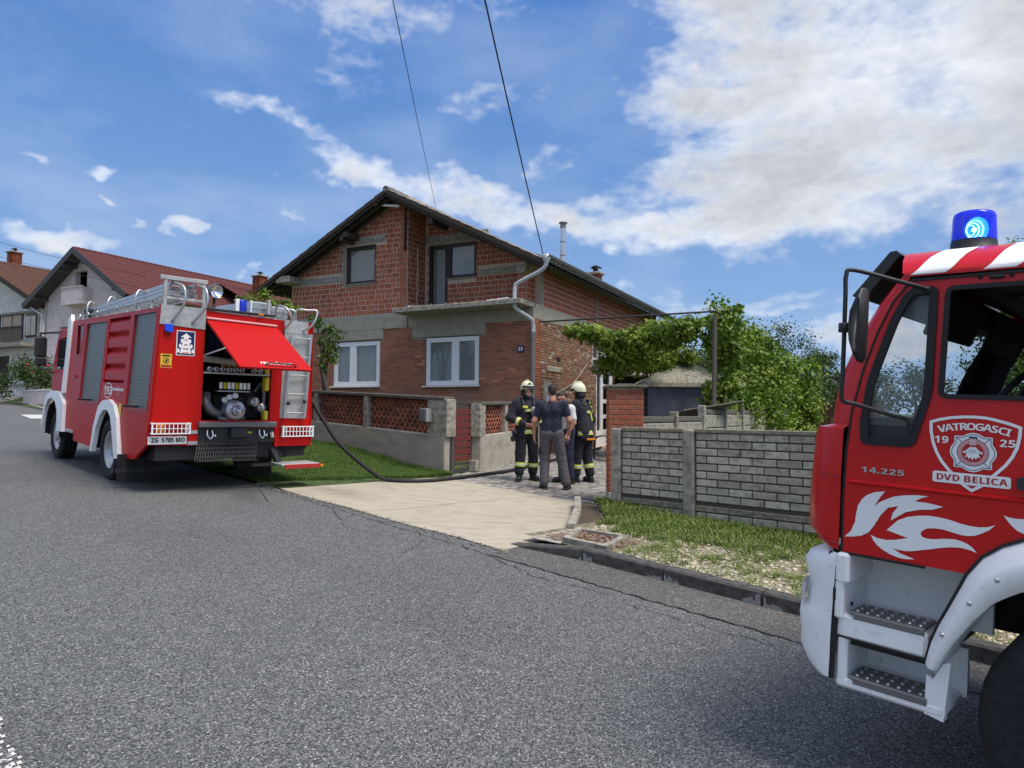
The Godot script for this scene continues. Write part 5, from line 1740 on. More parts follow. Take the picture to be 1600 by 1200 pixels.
func build_far_truck() -> void:
	var fr := street_frame(14.0, 4.55)
	var o := base("fire_engine", fr.origin, fr.basis)
	tag(o, "red fire engine parked before the brick house with its rear hatch open", "fire engine")
	var L := func(a: float, h: float, b: float) -> Vector3: return Vector3(b - 4.55, h, 14.0 - a)
	var near := Transform3D(Basis(Vector3(0, 0, 1), Vector3(0.0585, 1, 0), Vector3(-1, 0.0585, 0)), Vector3(3.226 - 4.55, 0, 0))
	var far := Transform3D(Basis(Vector3(0, 0, 1), Vector3(-0.03, 1, 0), Vector3(-1, -0.03, 0)), Vector3(5.83 - 4.55, 0, 0))
	var rear := Transform3D(Basis(), Vector3(-4.55, 0, 3.3))
	var st: SurfaceTool
	# ---- side walls
	var sidep := pva([10.70, 2.66, 10.70, 0.70, 11.16, 0.46, 11.70, 0.44, 11.78, 0.62, 12.18, 1.17, 12.50, 1.25, 12.98, 1.15, 13.2, 0.8, 13.28, 0.45, 14.61, 0.47, 14.66, 0.62, 15.30, 0.62, 15.42, 1.12, 15.62, 1.30, 15.72, 1.45, 15.66, 2.0, 15.72, 2.68], 14.0)
	var sh1 := rect(14 - 14.55, 1.17, 14 - 13.24, 2.60)
	var sh2 := rect(14 - 11.86, 1.16, 14 - 10.80, 2.63)
	var cw := pva([15.19, 2.60, 14.72, 2.60, 14.70, 2.0, 15.10, 2.0], 14.0)
	var ribs := rect(14 - 13.14, 1.55, 14 - 12.02, 2.60)
	st = mb()
	plate(st, sidep, [sh1, sh2, cw, ribs], near.translated_local(Vector3(0, 0, -0.02)), 0.04)
	put(st, "side_panel", "red_far", o)
	st = mb()
	plate(st, sidep, [], far.translated_local(Vector3(0, 0, 0.02)), 0.04)
	put(st, "side_panel", "red_far", o)
	# ribbed panel
	st = mb()
	for k in 4:
		var y0 := 1.55 + k * 0.2625
		var f := func(x: float, y: float, d: float) -> Vector3: return near * Vector3(x, y, d)
		var xa := 14 - 13.14
		var xb := 14 - 12.02
		quad(st, f.call(xa, y0, -0.07), f.call(xb, y0, -0.07), f.call(xb, y0 + 0.05, -0.01), f.call(xa, y0 + 0.05, -0.01))
		quad(st, f.call(xa, y0 + 0.05, -0.01), f.call(xb, y0 + 0.05, -0.01), f.call(xb, y0 + 0.19, -0.01), f.call(xa, y0 + 0.19, -0.01))
		quad(st, f.call(xa, y0 + 0.19, -0.01), f.call(xb, y0 + 0.19, -0.01), f.call(xb, y0 + 0.2625, -0.07), f.call(xa, y0 + 0.2625, -0.07))
	put(st, "ribbed_panel", "red_far", o)
	# roller shutters, slat by slat as one surface each
	for q in [[13.24, 14.55, 1.17, 2.60], [10.80, 11.86, 1.16, 2.63]]:
		st = mb()
		var y: float = q[2]
		while y < q[3] - 0.001:
			var y2 := minf(y + 0.048, q[3])
			var xa: float = 14 - q[1]
			var xb: float = 14 - q[0]
			quad(st, near * Vector3(xa, y, -0.035), near * Vector3(xb, y, -0.035), near * Vector3(xb, y2 - 0.006, -0.029), near * Vector3(xa, y2 - 0.006, -0.029))
			quad(st, near * Vector3(xa, y2 - 0.006, -0.029), near * Vector3(xb, y2 - 0.006, -0.029), near * Vector3(xb, y2, -0.035), near * Vector3(xa, y2, -0.035))
			y = y2
		var rs := put(st, "roller_shutter", "roller", o)
		st = mb()
		ring(st, rect(14 - q[1], q[2], 14 - q[0], q[3]), 0.03, near.translated_local(Vector3(0, 0, -0.012)), 0.035)
		put(st, "shutter_frame", "red_dull", rs)
		st = mb()
		box(st, near * Vector3(14 - (q[0] + q[1]) * 0.5, q[2] + 0.06, 0.0), Vector3(0.03, 0.035, 0.34), near.basis.orthonormalized(), 0.008)
		put(st, "handle", "black_plastic", rs)
	st = mb()
	plate(st, cw, [], near.translated_local(Vector3(0, 0, -0.025)), 0.004)
	put(st, "side_window", "dark_glass", o)
	st = mb()
	ring(st, cw, 0.03, near.translated_local(Vector3(0, 0, 0.0)), 0.012)
	box(st, near * Vector3(14 - 14.86, 2.3, 0.0), Vector3(0.012, 0.6, 0.03))
	box(st, near * Vector3(14 - 14.95, 1.62, 0.012), Vector3(0.03, 0.05, 0.16))
	put(st, "window_frame", "red_dull", o)
	# white corner strip at the crew end, white arches
	st = mb()
	plate(st, pva([15.79, 2.74, 15.62, 2.80, 15.55, 2.68, 15.52, 2.0, 15.50, 1.30, 15.73, 1.30, 15.72, 2.0], 14.0), [], near.translated_local(Vector3(0, 0, 0.01)), 0.05)
	put(st, "corner_strip", "truck_white", o)
	for q in [[pva([11.72, 0.42, 12.02, 1.02, 12.22, 1.20, 12.50, 1.28, 12.85, 1.25, 13.06, 1.15, 13.22, 0.82, 13.28, 0.40, 13.18, 0.40, 13.08, 0.78, 12.92, 1.00, 12.76, 1.10, 12.52, 1.11, 12.34, 1.02, 12.20, 0.85, 11.92, 0.40], 14.0), 12.64, 0.0], [pva([15.28, 0.58, 15.38, 1.10, 15.72, 1.28, 16.08, 1.32, 16.50, 1.32, 16.80, 1.22, 16.95, 1.05, 17.02, 0.62, 16.92, 0.60, 16.84, 0.98, 16.66, 1.14, 16.36, 1.18, 16.05, 1.12, 15.82, 0.94, 15.68, 0.58], 14.0), 16.25, 0.0]]:
		st = mb()
		plate(st, q[0], [], near.translated_local(Vector3(0, 0, 0.02)), 0.07)
		put(st, "wheel_arch", "truck_white", o)
		# dark liner
		st = mb()
		var prev := Vector3.ZERO
		for k in 13:
			var t := PI * k / 12.0
			var v := Vector3(0, 0.45 + sin(t) * 0.66, 14 - q[1] - cos(t) * 0.60)
			if k: quad(st, prev + Vector3(-1.30, 0, 0), v + Vector3(-1.30, 0, 0), v + Vector3(-0.75, 0, 0), prev + Vector3(-0.75, 0, 0))
			prev = v
		put(st, "arch_liner", "chassis", o)
	# red sill pieces behind the front wheel, step
	st = mb()
	box(st, L.call(15.15, 0.83, 3.36), Vector3(0.06, 0.5, 0.4))
	put(st, "sill_panel", "red_dull", o)
	st = mb()
	box(st, L.call(14.95, 0.62, 3.33), Vector3(0.16, 0.06, 0.5), Basis(), 0.01)
	put(st, "cab_step", "grey_panel", o)
	# number roundel and lettering on the side
	st = mb()
	var rd := PackedVector2Array()
	for k in 28: rd.append(Vector2(14 - 12.78, 1.42) + Vector2(cos(TAU * k / 28), sin(TAU * k / 28)) * Vector2(0.23, 0.125))
	ring(st, rd, 0.012, near.translated_local(Vector3(0, 0, 0.004)), 0.0)
	put(st, "roundel", "sticker_white", o)
	inst(letters("193", 0.13, 0.002, 1.5), "lettering", "sticker_white", o, near * Transform3D(Basis(), Vector3(14 - 12.78, 1.42, 0.004)))
	inst(letters("rosenbauer", 0.055, 0.002, 1.5), "lettering", "sticker_white", o, near * Transform3D(Basis(), Vector3(14 - 12.27, 1.45, 0.004)))
	inst(letters("TLF", 0.05, 0.002, 1.6), "lettering", "sticker_pink", o, near * Transform3D(Basis(), Vector3(14 - 12.22, 1.37, 0.004)))
	st = mb()
	plate(st, rect(14 - 12.12, 1.02, 14 - 11.98, 1.24), [], near.translated_local(Vector3(0, 0, 0.005)), 0.0)
	put(st, "sticker", "sticker_yellow", o)
	# ---- rear wall with the pump bay
	var rp := pv([3.384, 2.69, 3.267, 0.70, 3.97, 0.68, 3.97, 0.95, 5.16, 0.93, 5.17, 0.64, 5.80, 0.64, 5.76, 2.64])
	var bay := rect(4.01, 1.05, 5.07, 2.54)
	st = mb()
	plate(st, rp, [bay], rear.translated_local(Vector3(0, 0, -0.02)), 0.04)
	put(st, "rear_panel", "red_far", o)
	st = mb()
	plate(st, pv([3.39, 2.70, 3.376, 2.42, 4.012, 2.39, 4.012, 2.70]), [], rear.translated_local(Vector3(0, 0, 0.006)), 0.012)
	put(st, "grey_plate", "grey_panel", o)
	st = mb()
	plate(st, pv([5.25, 2.66, 5.25, 2.46, 5.66, 2.46, 5.66, 2.66]), [], rear.translated_local(Vector3(0, 0, 0.006)), 0.012)
	plate(st, pv([5.26, 2.46, 5.23, 1.09, 5.67, 1.08, 5.70, 2.46]), [], rear.translated_local(Vector3(0, 0, 0.004)), 0.008)
	put(st, "grey_plate", "grey_panel", o)
	# bay walls
	st = mb()
	var bx0 := 4.0 - 4.55
	var bx1 := 5.08 - 4.55
	box(st, Vector3(bx0 - 0.02, 1.8, 2.75), Vector3(0.03, 1.56, 1.06))
	box(st, Vector3(bx1 + 0.02, 1.8, 2.75), Vector3(0.03, 1.56, 1.06))
	box(st, Vector3((bx0 + bx1) * 0.5, 2.56, 2.75), Vector3(1.10, 0.03, 1.06))
	box(st, Vector3((bx0 + bx1) * 0.5, 1.03, 2.75), Vector3(1.10, 0.03, 1.06))
	box(st, Vector3((bx0 + bx1) * 0.5, 1.8, 2.25), Vector3(1.10, 1.56, 0.03))
	put(st, "pump_bay", "interior", o)
	st = mb()
	box(st, rear * Vector3(4.56, 0.99, 0.03), Vector3(1.20, 0.085, 0.10), Basis(), 0.012)
	put(st, "bumper_bar", "tread_plate", o)
	pump_gear(o, rear)
	# roof, floor, chassis
	st = mb()
	quad(st, L.call(10.7, 2.66, 3.385), L.call(15.7, 2.66, 3.385), L.call(15.7, 2.62, 5.76), L.call(10.7, 2.62, 5.76))
	put(st, "roof", "grey_panel", o)
	st = mb()
	box(st, L.call(14.0, 0.72, 4.56), Vector3(0.9, 0.34, 6.3))
	box(st, L.call(12.65, 0.5, 4.56), Vector3(2.0, 0.16, 0.16))
	box(st, L.call(16.3, 0.5, 4.56), Vector3(2.0, 0.16, 0.16))
	box(st, L.call(14.2, 0.60, 3.85), Vector3(0.5, 0.5, 0.9), Basis(), 0.04)
	box(st, L.call(11.1, 0.62, 4.56), Vector3(2.3, 0.3, 0.7))
	put(st, "chassis", "chassis", o)
	# narrower driver's cab in front
	st = mb()
	plate(st, pva([15.7, 1.0, 16.95, 1.0, 17.18, 1.3, 17.18, 1.75, 16.72, 2.48, 15.7, 2.56], 14.0), [pva([15.86, 1.78, 16.82, 1.74, 16.50, 2.36, 15.86, 2.40], 14.0)], Transform3D(Basis(Vector3(0, 0, 1), Vector3.UP, Vector3(-1, 0, 0)), Vector3(3.42 - 4.55, 0, 0)), 0.05)
	plate(st, pva([15.7, 1.0, 16.95, 1.0, 17.18, 1.3, 17.18, 1.75, 16.72, 2.48, 15.7, 2.56], 14.0), [pva([15.86, 1.78, 16.82, 1.74, 16.50, 2.36, 15.86, 2.40], 14.0)], Transform3D(Basis(Vector3(0, 0, 1), Vector3.UP, Vector3(-1, 0, 0)), Vector3(5.68 - 4.55, 0, 0)), 0.05)
	box(st, L.call(17.18, 1.45, 4.55), Vector3(2.26, 0.62, 0.06), Basis(), 0.02)
	box(st, L.call(16.2, 2.53, 4.55), Vector3(2.28, 0.05, 1.1), Basis(), 0.02)
	put(st, "cab", "red_far", o)
	st = mb()
	quad(st, L.call(17.17, 1.76, 3.5), L.call(17.17, 1.76, 5.6), L.call(16.72, 2.47, 5.6), L.call(16.72, 2.47, 3.5))
	put(st, "windscreen", "dark_glass", o)
	st = mb()
	box(st, L.call(16.35, 2.05, 3.40), Vector3(0.01, 0.6, 0.8))
	put(st, "side_window", "dark_glass", o)
	st = mb()
	box(st, L.call(17.2, 0.85, 4.55), Vector3(2.4, 0.5, 0.2), Basis(), 0.05)
	put(st, "front_bumper", "truck_white", o)
	st = mb()
	box(st, L.call(17.25, 0.55, 3.42), Vector3(0.12, 0.3, 0.2), Basis(), 0.04)
	put(st, "spray_lamp", "black_plastic", o)
	# mirror on its arm
	st = mb(true)
	tube(st, curve([L.call(16.75, 2.50, 3.45), L.call(17.1, 2.50, 3.35), L.call(17.3, 2.48, 3.22), L.call(17.32, 2.44, 3.19), L.call(17.3, 1.82, 3.20), L.call(17.2, 1.74, 3.27), L.call(17.0, 1.66, 3.42)], 4), 0.022, 6)
	var mr := put(st, "mirror_arm", "black_plastic", o)
	st = mb()
	box(st, L.call(17.32, 2.20, 3.20), Vector3(0.24, 0.44, 0.10), Basis(Vector3.UP, 0.3), 0.04)
	put(st, "mirror", "black_plastic", mr)
	st = mb()
	box(st, L.call(17.30, 1.90, 3.21), Vector3(0.22, 0.18, 0.09), Basis(Vector3.UP, 0.3), 0.03)
	put(st, "mirror", "black_plastic", mr)
	# wheels
	for q in [[12.65, 3.45, -1, true], [12.65, 5.62, 1, true], [16.25, 3.47, -1, false], [16.25, 5.62, 1, false]]:
		wheel(o, L.call(q[0], 0.47, q[1]), 0.50, 0.30, q[2], q[3])
	# mud flaps
	for q in [[3.13, 3.73, 11.50], [4.92, 5.52, 11.50]]:
		st = mb()
		box(st, L.call(q[2], 0.30, (q[0] + q[1]) * 0.5), Vector3(q[1] - q[0], 0.42, 0.012), Basis(Vector3.RIGHT, 0.03), 0.003)
		var mf := put(st, "mud_flap", "rubber", o)
		inst(letters("rosenbauer", 0.075, 0.003, 1.35), "lettering", "faint_ink", mf, Transform3D(Basis(), L.call(q[2] - 0.012, 0.27, (q[0] + q[1]) * 0.5)))
	# ---- rear fittings
	grid_lamp(o, 3.32 - 4.55, 3.83 - 4.55, 0.865, 1.01, 3.3, true)
	grid_lamp(o, 5.27 - 4.55, 5.79 - 4.55, 0.80, 0.955, 3.3, false)
	st = mb()
	box(st, rear * Vector3(3.55, 0.767, 0.012), Vector3(0.53, 0.115, 0.008), Basis(), 0.002)
	var np := put(st, "number_plate", "plate_white", o)
	inst(letters("ZG  5705 MO", 0.068, 0.003, 0.82), "lettering", "black_ink", np, rear * Transform3D(Basis(), Vector3(3.56, 0.770, 0.020)))
	st = mb()
	plate(st, pv([3.545, 0.80, 3.58, 0.80, 3.58, 0.775, 3.5625, 0.745, 3.545, 0.775]), [], rear.translated_local(Vector3(0, 0, 0.019)), 0.0)
	put(st, "crest", "sticker_pink", np)
	st = mb()
	box(st, rear * Vector3(3.90, 0.88, 0.0), Vector3(0.14, 0.05, 0.02))
	box(st, rear * Vector3(3.90, 0.72, 0.0), Vector3(0.14, 0.05, 0.02))
	put(st, "bracket", "grey_panel", o)
	st = mb()
	box(st, rear * Vector3(4.56, 0.82, -0.12), Vector3(1.20, 0.26, 0.25), Basis(), 0.02)
	box(st, rear * Vector3(4.56, 0.86, 0.03), Vector3(0.26, 0.16, 0.14), Basis(), 0.02)
	put(st, "rear_bumper", "black_plastic", o)
	for x in [4.13, 4.93]:
		st = mb(true)
		tube(st, curve([rear * Vector3(x - 0.035, 0.91, 0.03), rear * Vector3(x - 0.04, 0.83, 0.06), rear * Vector3(x, 0.78, 0.07), rear * Vector3(x + 0.04, 0.83, 0.06), rear * Vector3(x + 0.035, 0.91, 0.03)], 4), 0.012, 6)
		put(st, "shackle", "chrome", o)
		st = mb(true)
		lathe(st, [Vector2(0, 0.03), Vector2(0.025, 0.03), Vector2(0.025, 0)], 12, Transform3D(Basis(Vector3.RIGHT, PI / 2), rear * Vector3(x + 0.09, 0.82, 0.0)))
		put(st, "bolt", "chrome", o)
	st = mb(true)
	tube(st, [rear * Vector3(5.10, 0.86, 0.02), rear * Vector3(5.10, 0.78, 0.06)], 0.035, 10)
	put(st, "air_coupling", "chrome", o)
	st = mb()
	box(st, rear * Vector3(4.72, 0.865, 0.008), Vector3(0.13, 0.026, 0.006))
	put(st, "yellow_label", "gold_yellow", o)
	# sloping step of open mesh
	st = mb()
	for i in 26:
		var x := lerpf(-0.60, 0.30, i / 25.0)
		bar(st, rear * Vector3(4.56 + x + 0.03, 0.76, -0.02), rear * Vector3(4.53 + x - 0.06, 0.47, 0.20), 0.007, 0.012)
	for k in 6:
		var t := k / 5.0
		bar(st, rear * Vector3(lerpf(3.99, 3.89, t), lerpf(0.76, 0.47, t), lerpf(-0.02, 0.20, t)), rear * Vector3(lerpf(4.88, 4.81, t), lerpf(0.76, 0.46, t), lerpf(-0.02, 0.20, t)), 0.012, 0.014)
	put(st, "mesh_step", "gate_frame", o)
	# folding step at the right
	st = mb()
	box(st, rear * Vector3(5.42, 0.38, 0.22), Vector3(0.64, 0.03, 0.40), Basis(), 0.006)
	var fs := put(st, "folding_step", "grey_panel", o)
	st = mb()
	box(st, rear * Vector3(5.45, 0.355, 0.425), Vector3(0.60, 0.07, 0.02), Basis(), 0.005)
	put(st, "step_edge", "red_dull", fs)
	st = mb()
	box(st, rear * Vector3(5.77, 0.36, 0.43), Vector3(0.05, 0.035, 0.03))
	put(st, "reflector", "lamp_amber", fs)
	st = mb()
	bar(st, rear * Vector3(5.15, 0.60, -0.05), rear * Vector3(5.20, 0.38, 0.10), 0.10, 0.06)
	box(st, rear * Vector3(5.0, 0.37, 0.1), Vector3(0.5, 0.04, 0.10))
	put(st, "bracket", "black_plastic", fs)
	st = mb()
	plate(st, pv([5.25, 0.635, 5.79, 0.635, 5.62, 0.50, 5.35, 0.45]), [], rear.translated_local(Vector3(0, 0, -0.3)), 0.5)
	put(st, "underside", "chassis", o)
	# marker lamp and stickers
	st = mb()
	plate(st, rounded(pv([3.44, 2.43, 3.55, 2.42, 3.55, 2.31, 3.44, 2.32]), 0.03), [], rear.translated_local(Vector3(0, 0, 0.025)), 0.05)
	put(st, "marker_lamp", "marker_blue", o)
	st = mb()
	plate(st, rect(3.615, 1.99, 3.875, 2.35), [], rear.translated_local(Vector3(0, 0, 0.003)), 0.0)
	var arrow := put(st, "arrow_sticker", "sticker_white", o)
	st = mb()
	plate(st, rect(3.627, 2.002, 3.863, 2.338), [], rear.translated_local(Vector3(0, 0, 0.006)), 0.0)
	put(st, "field", "sticker_blue", arrow)
	st = mb()
	plate(st, pv([3.665, 2.02, 3.825, 2.02, 3.775, 2.255, 3.82, 2.255, 3.745, 2.315, 3.67, 2.255, 3.715, 2.255]), [], rear.translated_local(Vector3(0, 0, 0.009)), 0.0)
	for k in 3:
		for s in [-1.0, 1.0]:
			plate(st, rounded(rect(3.745 + s * (0.10 - k * 0.022) - 0.016, 2.03 + k * 0.072, 3.745 + s * (0.10 - k * 0.022) + 0.016, 2.085 + k * 0.072), 0.012), [], rear.translated_local(Vector3(0, 0, 0.009)), 0.0)
	put(st, "arrow", "sticker_white", arrow)
	st = mb()
	for y in [[2.03, 0.05], [2.09, 0.04], [2.15, 0.025], [2.22, 0.018]]:
		box(st, rear * Vector3(3.745, y[0], 0.011), Vector3(y[1] * 2.0, 0.022, 0.002))
	put(st, "arrow_marks", "sticker_pink", arrow)
	st = mb()
	plate(st, rect(3.41, 1.80, 3.562, 2.0), [], rear.translated_local(Vector3(0, 0, 0.003)), 0.0)
	var ys := put(st, "warning_sticker", "sticker_yellow", o)
	st = mb()
	var cc := PackedVector2Array()
	for k in 20: cc.append(Vector2(3.486, 1.905) + Vector2(cos(TAU * k / 20), sin(TAU * k / 20)) * 0.042)
	ring(st, cc, 0.008, rear.translated_local(Vector3(0, 0, 0.006)), 0.0)
	plate(st, pv([3.47, 1.89, 3.50, 1.885, 3.51, 1.92, 3.485, 1.925, 3.48, 1.91]), [], rear.translated_local(Vector3(0, 0, 0.006)), 0.0)
	plate(st, rect(3.43, 1.965, 3.54, 1.985), [], rear.translated_local(Vector3(0, 0, 0.006)), 0.0)
	put(st, "warning_mark", "black_ink", ys)
	st = mb()
	plate(st, rect(3.42, 1.812, 3.552, 1.842), [], rear.translated_local(Vector3(0, 0, 0.006)), 0.0)
	put(st, "warning_bar", "sticker_red", ys)
	# ---- the open hatch: a red flap hinged under the top edge
	var hp := [rear * Vector3(4.02, 2.55, 0.01), rear * Vector3(5.115, 2.53, 0.01), rear * Vector3(5.33, 1.86, 0.86), rear * Vector3(4.20, 1.86, 0.86)]
	hp[2].x = 5.22 + 0.07 - 4.55 + 0.02
	hp[3].x = 4.19 - 4.55
	var nrm: Vector3 = (hp[1] - hp[0]).cross(hp[3] - hp[0]).normalized()
	if nrm.y < 0.0: nrm = -nrm
	st = mb()
	for t in [0.0, -0.035]:
		quad(st, hp[0] + nrm * t, hp[1] + nrm * t, hp[2] + nrm * t, hp[3] + nrm * t)
	for k in 4: quad(st, hp[k], hp[(k + 1) % 4], hp[(k + 1) % 4] - nrm * 0.035, hp[k] - nrm * 0.035)
	var up_n := nrm if nrm.y > 0 else -nrm
	var hatch := put(st, "hatch", "red_far", o)
	st = mb()
	bar(st, hp[0] + up_n * 0.02, hp[1] + up_n * 0.02, 0.035, 0.02, up_n)
	put(st, "hinge", "sticker_pink", hatch)
	var hx: Vector3 = (hp[2] - hp[3]).normalized()
	var hy: Vector3 = (hp[0] - hp[3]); hy = (hy - hx * hy.dot(hx)).normalized()
	var hxf := Transform3D(Basis(hx, hy, hx.cross(hy)), (hp[2] + hp[3]) * 0.5)
	inst(letters("rosenbauer", 0.062, 0.003, 1.05), "lettering", "sticker_white", hatch, hxf * Transform3D(Basis(), Vector3(0.02, 0.115, 0.004)))
	st = mb(true)
	tube(st, curve([hxf * Vector3(-0.16, 0.05, 0.0), hxf * Vector3(-0.14, 0.07, 0.035), hxf * Vector3(0.0, 0.055, 0.05), hxf * Vector3(0.26, 0.055, 0.04), hxf * Vector3(0.30, 0.04, 0.0)], 4), 0.012, 6)
	put(st, "handle", "black_plastic", hatch)
	for x in [4.04, 5.07]:
		st = mb(true)
		tube(st, [rear * Vector3(x, 2.0, -0.2), rear * Vector3(x + 0.08, 2.12, 0.5)], 0.012, 6)
		put(st, "gas_strut", "aluminium", hatch)
	# ---- short ladder at the right of the rear
	var ld := base("ladder", Vector3.ZERO, Basis(), o)
	for x in [[5.36, 5.27], [5.69, 5.62]]:
		st = mb()
		bar(st, rear * Vector3(x[0], 2.46, 0.07), rear * Vector3(x[1], 1.09, 0.09), 0.045, 0.03, Vector3.BACK, 0.006)
		put(st, "rail", "aluminium", ld)
	for i in 5:
		var t := 0.06 + i * 0.22
		st = mb()
		bar(st, rear * Vector3(lerpf(5.36, 5.27, t), lerpf(2.46, 1.09, t), 0.07), rear * Vector3(lerpf(5.69, 5.62, t), lerpf(2.46, 1.09, t), 0.07), 0.03, 0.028, Vector3.UP, 0.006)
		put(st, "rung", "aluminium", ld)
	for q in [[5.32, 1.33], [5.60, 1.36]]:
		st = mb()
		box(st, rear * Vector3(q[0], q[1], 0.11), Vector3(0.05, 0.06, 0.05), Basis(), 0.01)
		put(st, "clamp", "black_plastic", ld)
	# ---- roof gear
	roof_gear(o, L, rear)

func pump_gear(o: Node, rear: Transform3D) -> void:
	var g := base("pump", Vector3.ZERO, Basis(), o)
	var z := -0.32
	var disc := func(x: float, y: float, r: float, d: float, zz: float) -> Array: return [x, y, r, d, zz]
	# volute, hub, covers
	var st := mb(true)
	for q in [[4.53, 1.20, 0.155, 0.16, -0.16], [4.53, 1.20, 0.085, 0.22, -0.14], [4.53, 1.20, 0.05, 0.27, -0.14], [4.86, 1.335, 0.075, 0.14, -0.2], [4.97, 1.245, 0.075, 0.14, -0.2], [4.86, 1.335, 0.04, 0.17, -0.2], [4.97, 1.245, 0.04, 0.17, -0.2]]:
		lathe(st, [Vector2(0, q[3]), Vector2(q[2] * 0.86, q[3]), Vector2(q[2], q[3] - 0.02), Vector2(q[2] * 0.98, 0.02), Vector2(q[2] * 1.08, 0.0), Vector2(q[2] * 1.08, -0.03), Vector2(0, -0.03)], 24, Transform3D(Basis(Vector3.RIGHT, PI / 2), rear * Vector3(q[0], q[1], q[4])))
	put(st, "pump_casing", "aluminium", g)
	st = mb(true)
	tube(st, curve([rear * Vector3(4.18, 1.42, -0.3), rear * Vector3(4.15, 1.30, -0.2), rear * Vector3(4.22, 1.18, -0.16), rear * Vector3(4.36, 1.12, -0.2)], 4), 0.075, 12)
	tube(st, curve([rear * Vector3(4.95, 1.5, -0.3), rear * Vector3(5.0, 1.62, -0.2), rear * Vector3(5.02, 1.45, -0.12), rear * Vector3(5.0, 1.12, -0.16)], 4), 0.03, 8)
	tube(st, curve([rear * Vector3(4.3, 1.08, -0.12), rear * Vector3(4.45, 1.06, -0.08), rear * Vector3(4.7, 1.08, -0.1)], 4), 0.035, 8)
	put(st, "pipework", "tread_plate", g)
	for q in [[4.40, 1.355], [4.475, 1.40], [4.565, 1.425]]:
		st = mb(true)
		lathe(st, [Vector2(0, 0.03), Vector2(0.036, 0.03), Vector2(0.042, 0.02), Vector2(0.042, -0.02)], 18, Transform3D(Basis(Vector3.RIGHT, PI / 2), rear * Vector3(q[0], q[1], -0.14)))
		put(st, "gauge", "sticker_white", g)
		st = mb()
		bar(st, rear * Vector3(q[0], q[1], -0.108), rear * Vector3(q[0] + 0.02, q[1] + 0.02, -0.108), 0.006, 0.003, Vector3.BACK)
		put(st, "needle", "black_ink", g)
	st = mb()
	box(st, rear * Vector3(4.55, 1.22, -0.40), Vector3(0.50, 0.46, 0.3), Basis(), 0.05)
	box(st, rear * Vector3(4.90, 1.28, -0.42), Vector3(0.32, 0.5, 0.3), Basis(), 0.05)
	put(st, "engine_block", "chassis", g)
	# labels panel, shelf
	st = mb()
	box(st, rear * Vector3(4.55, 1.49, -0.2), Vector3(0.50, 0.02, 0.12))
	box(st, rear * Vector3(4.53, 1.76, -0.25), Vector3(1.02, 0.025, 0.5))
	put(st, "shelf", "grey_panel", g)
	for k in 8:
		st = mb()
		box(st, rear * Vector3(4.345 + k * 0.062, 1.575, -0.16), Vector3(0.046, 0.10, 0.012), Basis(), 0.003)
		put(st, "label_tag", ["sticker_white", "gold_yellow", "sticker_white", "sticker_white", "gold_yellow", "sticker_white", "sticker_white", "plate_white"][k], g)
	# couplings in a row on the shelf
	for k in 9:
		if k == 6: continue
		st = mb(true)
		lathe(st, [Vector2(0.018, 0.03), Vector2(0.040, 0.03), Vector2(0.040, -0.05), Vector2(0.018, -0.05)], 14, Transform3D(Basis(Vector3.RIGHT, PI / 2), rear * Vector3(4.13 + k * 0.098, 1.815, -0.08)))
		put(st, "coupling", "aluminium", g)
	for k in 5:
		st = mb(true)
		lathe(st, [Vector2(0.014, 0.02), Vector2(0.034, 0.02), Vector2(0.034, -0.05), Vector2(0.014, -0.05)], 12, Transform3D(Basis(Vector3.RIGHT, PI / 2), rear * Vector3(4.36 + k * 0.085, 1.885, -0.14)))
		put(st, "coupling", "brass" if k < 4 else "aluminium", g)
	st = mb(true)
	tube(st, [rear * Vector3(4.02, 1.97, -0.1), rear * Vector3(4.6, 1.93, -0.1)], 0.05, 12)
	put(st, "suction_pipe", "grey_panel", g)
	# hanging hoses and cloths behind, yellow wedges at the side
	for q in [[4.11, 0.06, "green_cloth"], [4.22, 0.05, "blue_cloth"], [4.33, 0.06, "blue_cloth"], [4.47, 0.06, "chassis"], [4.62, 0.07, "blue_cloth"]]:
		st = mb(true)
		tube(st, curve([rear * Vector3(q[0], 2.5, -0.4), rear * Vector3(q[0] + 0.01, 2.25, -0.36), rear * Vector3(q[0], 2.0, -0.4)], 3), q[1], 10)
		put(st, "stowed_hose", q[2], g)
	for y in [1.12, 1.62, 1.86]:
		st = mb()
		box(st, rear * Vector3(5.02, y, -0.08), Vector3(0.075, 0.15 if y < 1.5 else 0.22, 0.12), Basis(), 0.015)
		put(st, "yellow_wedge", "gold_yellow", g)

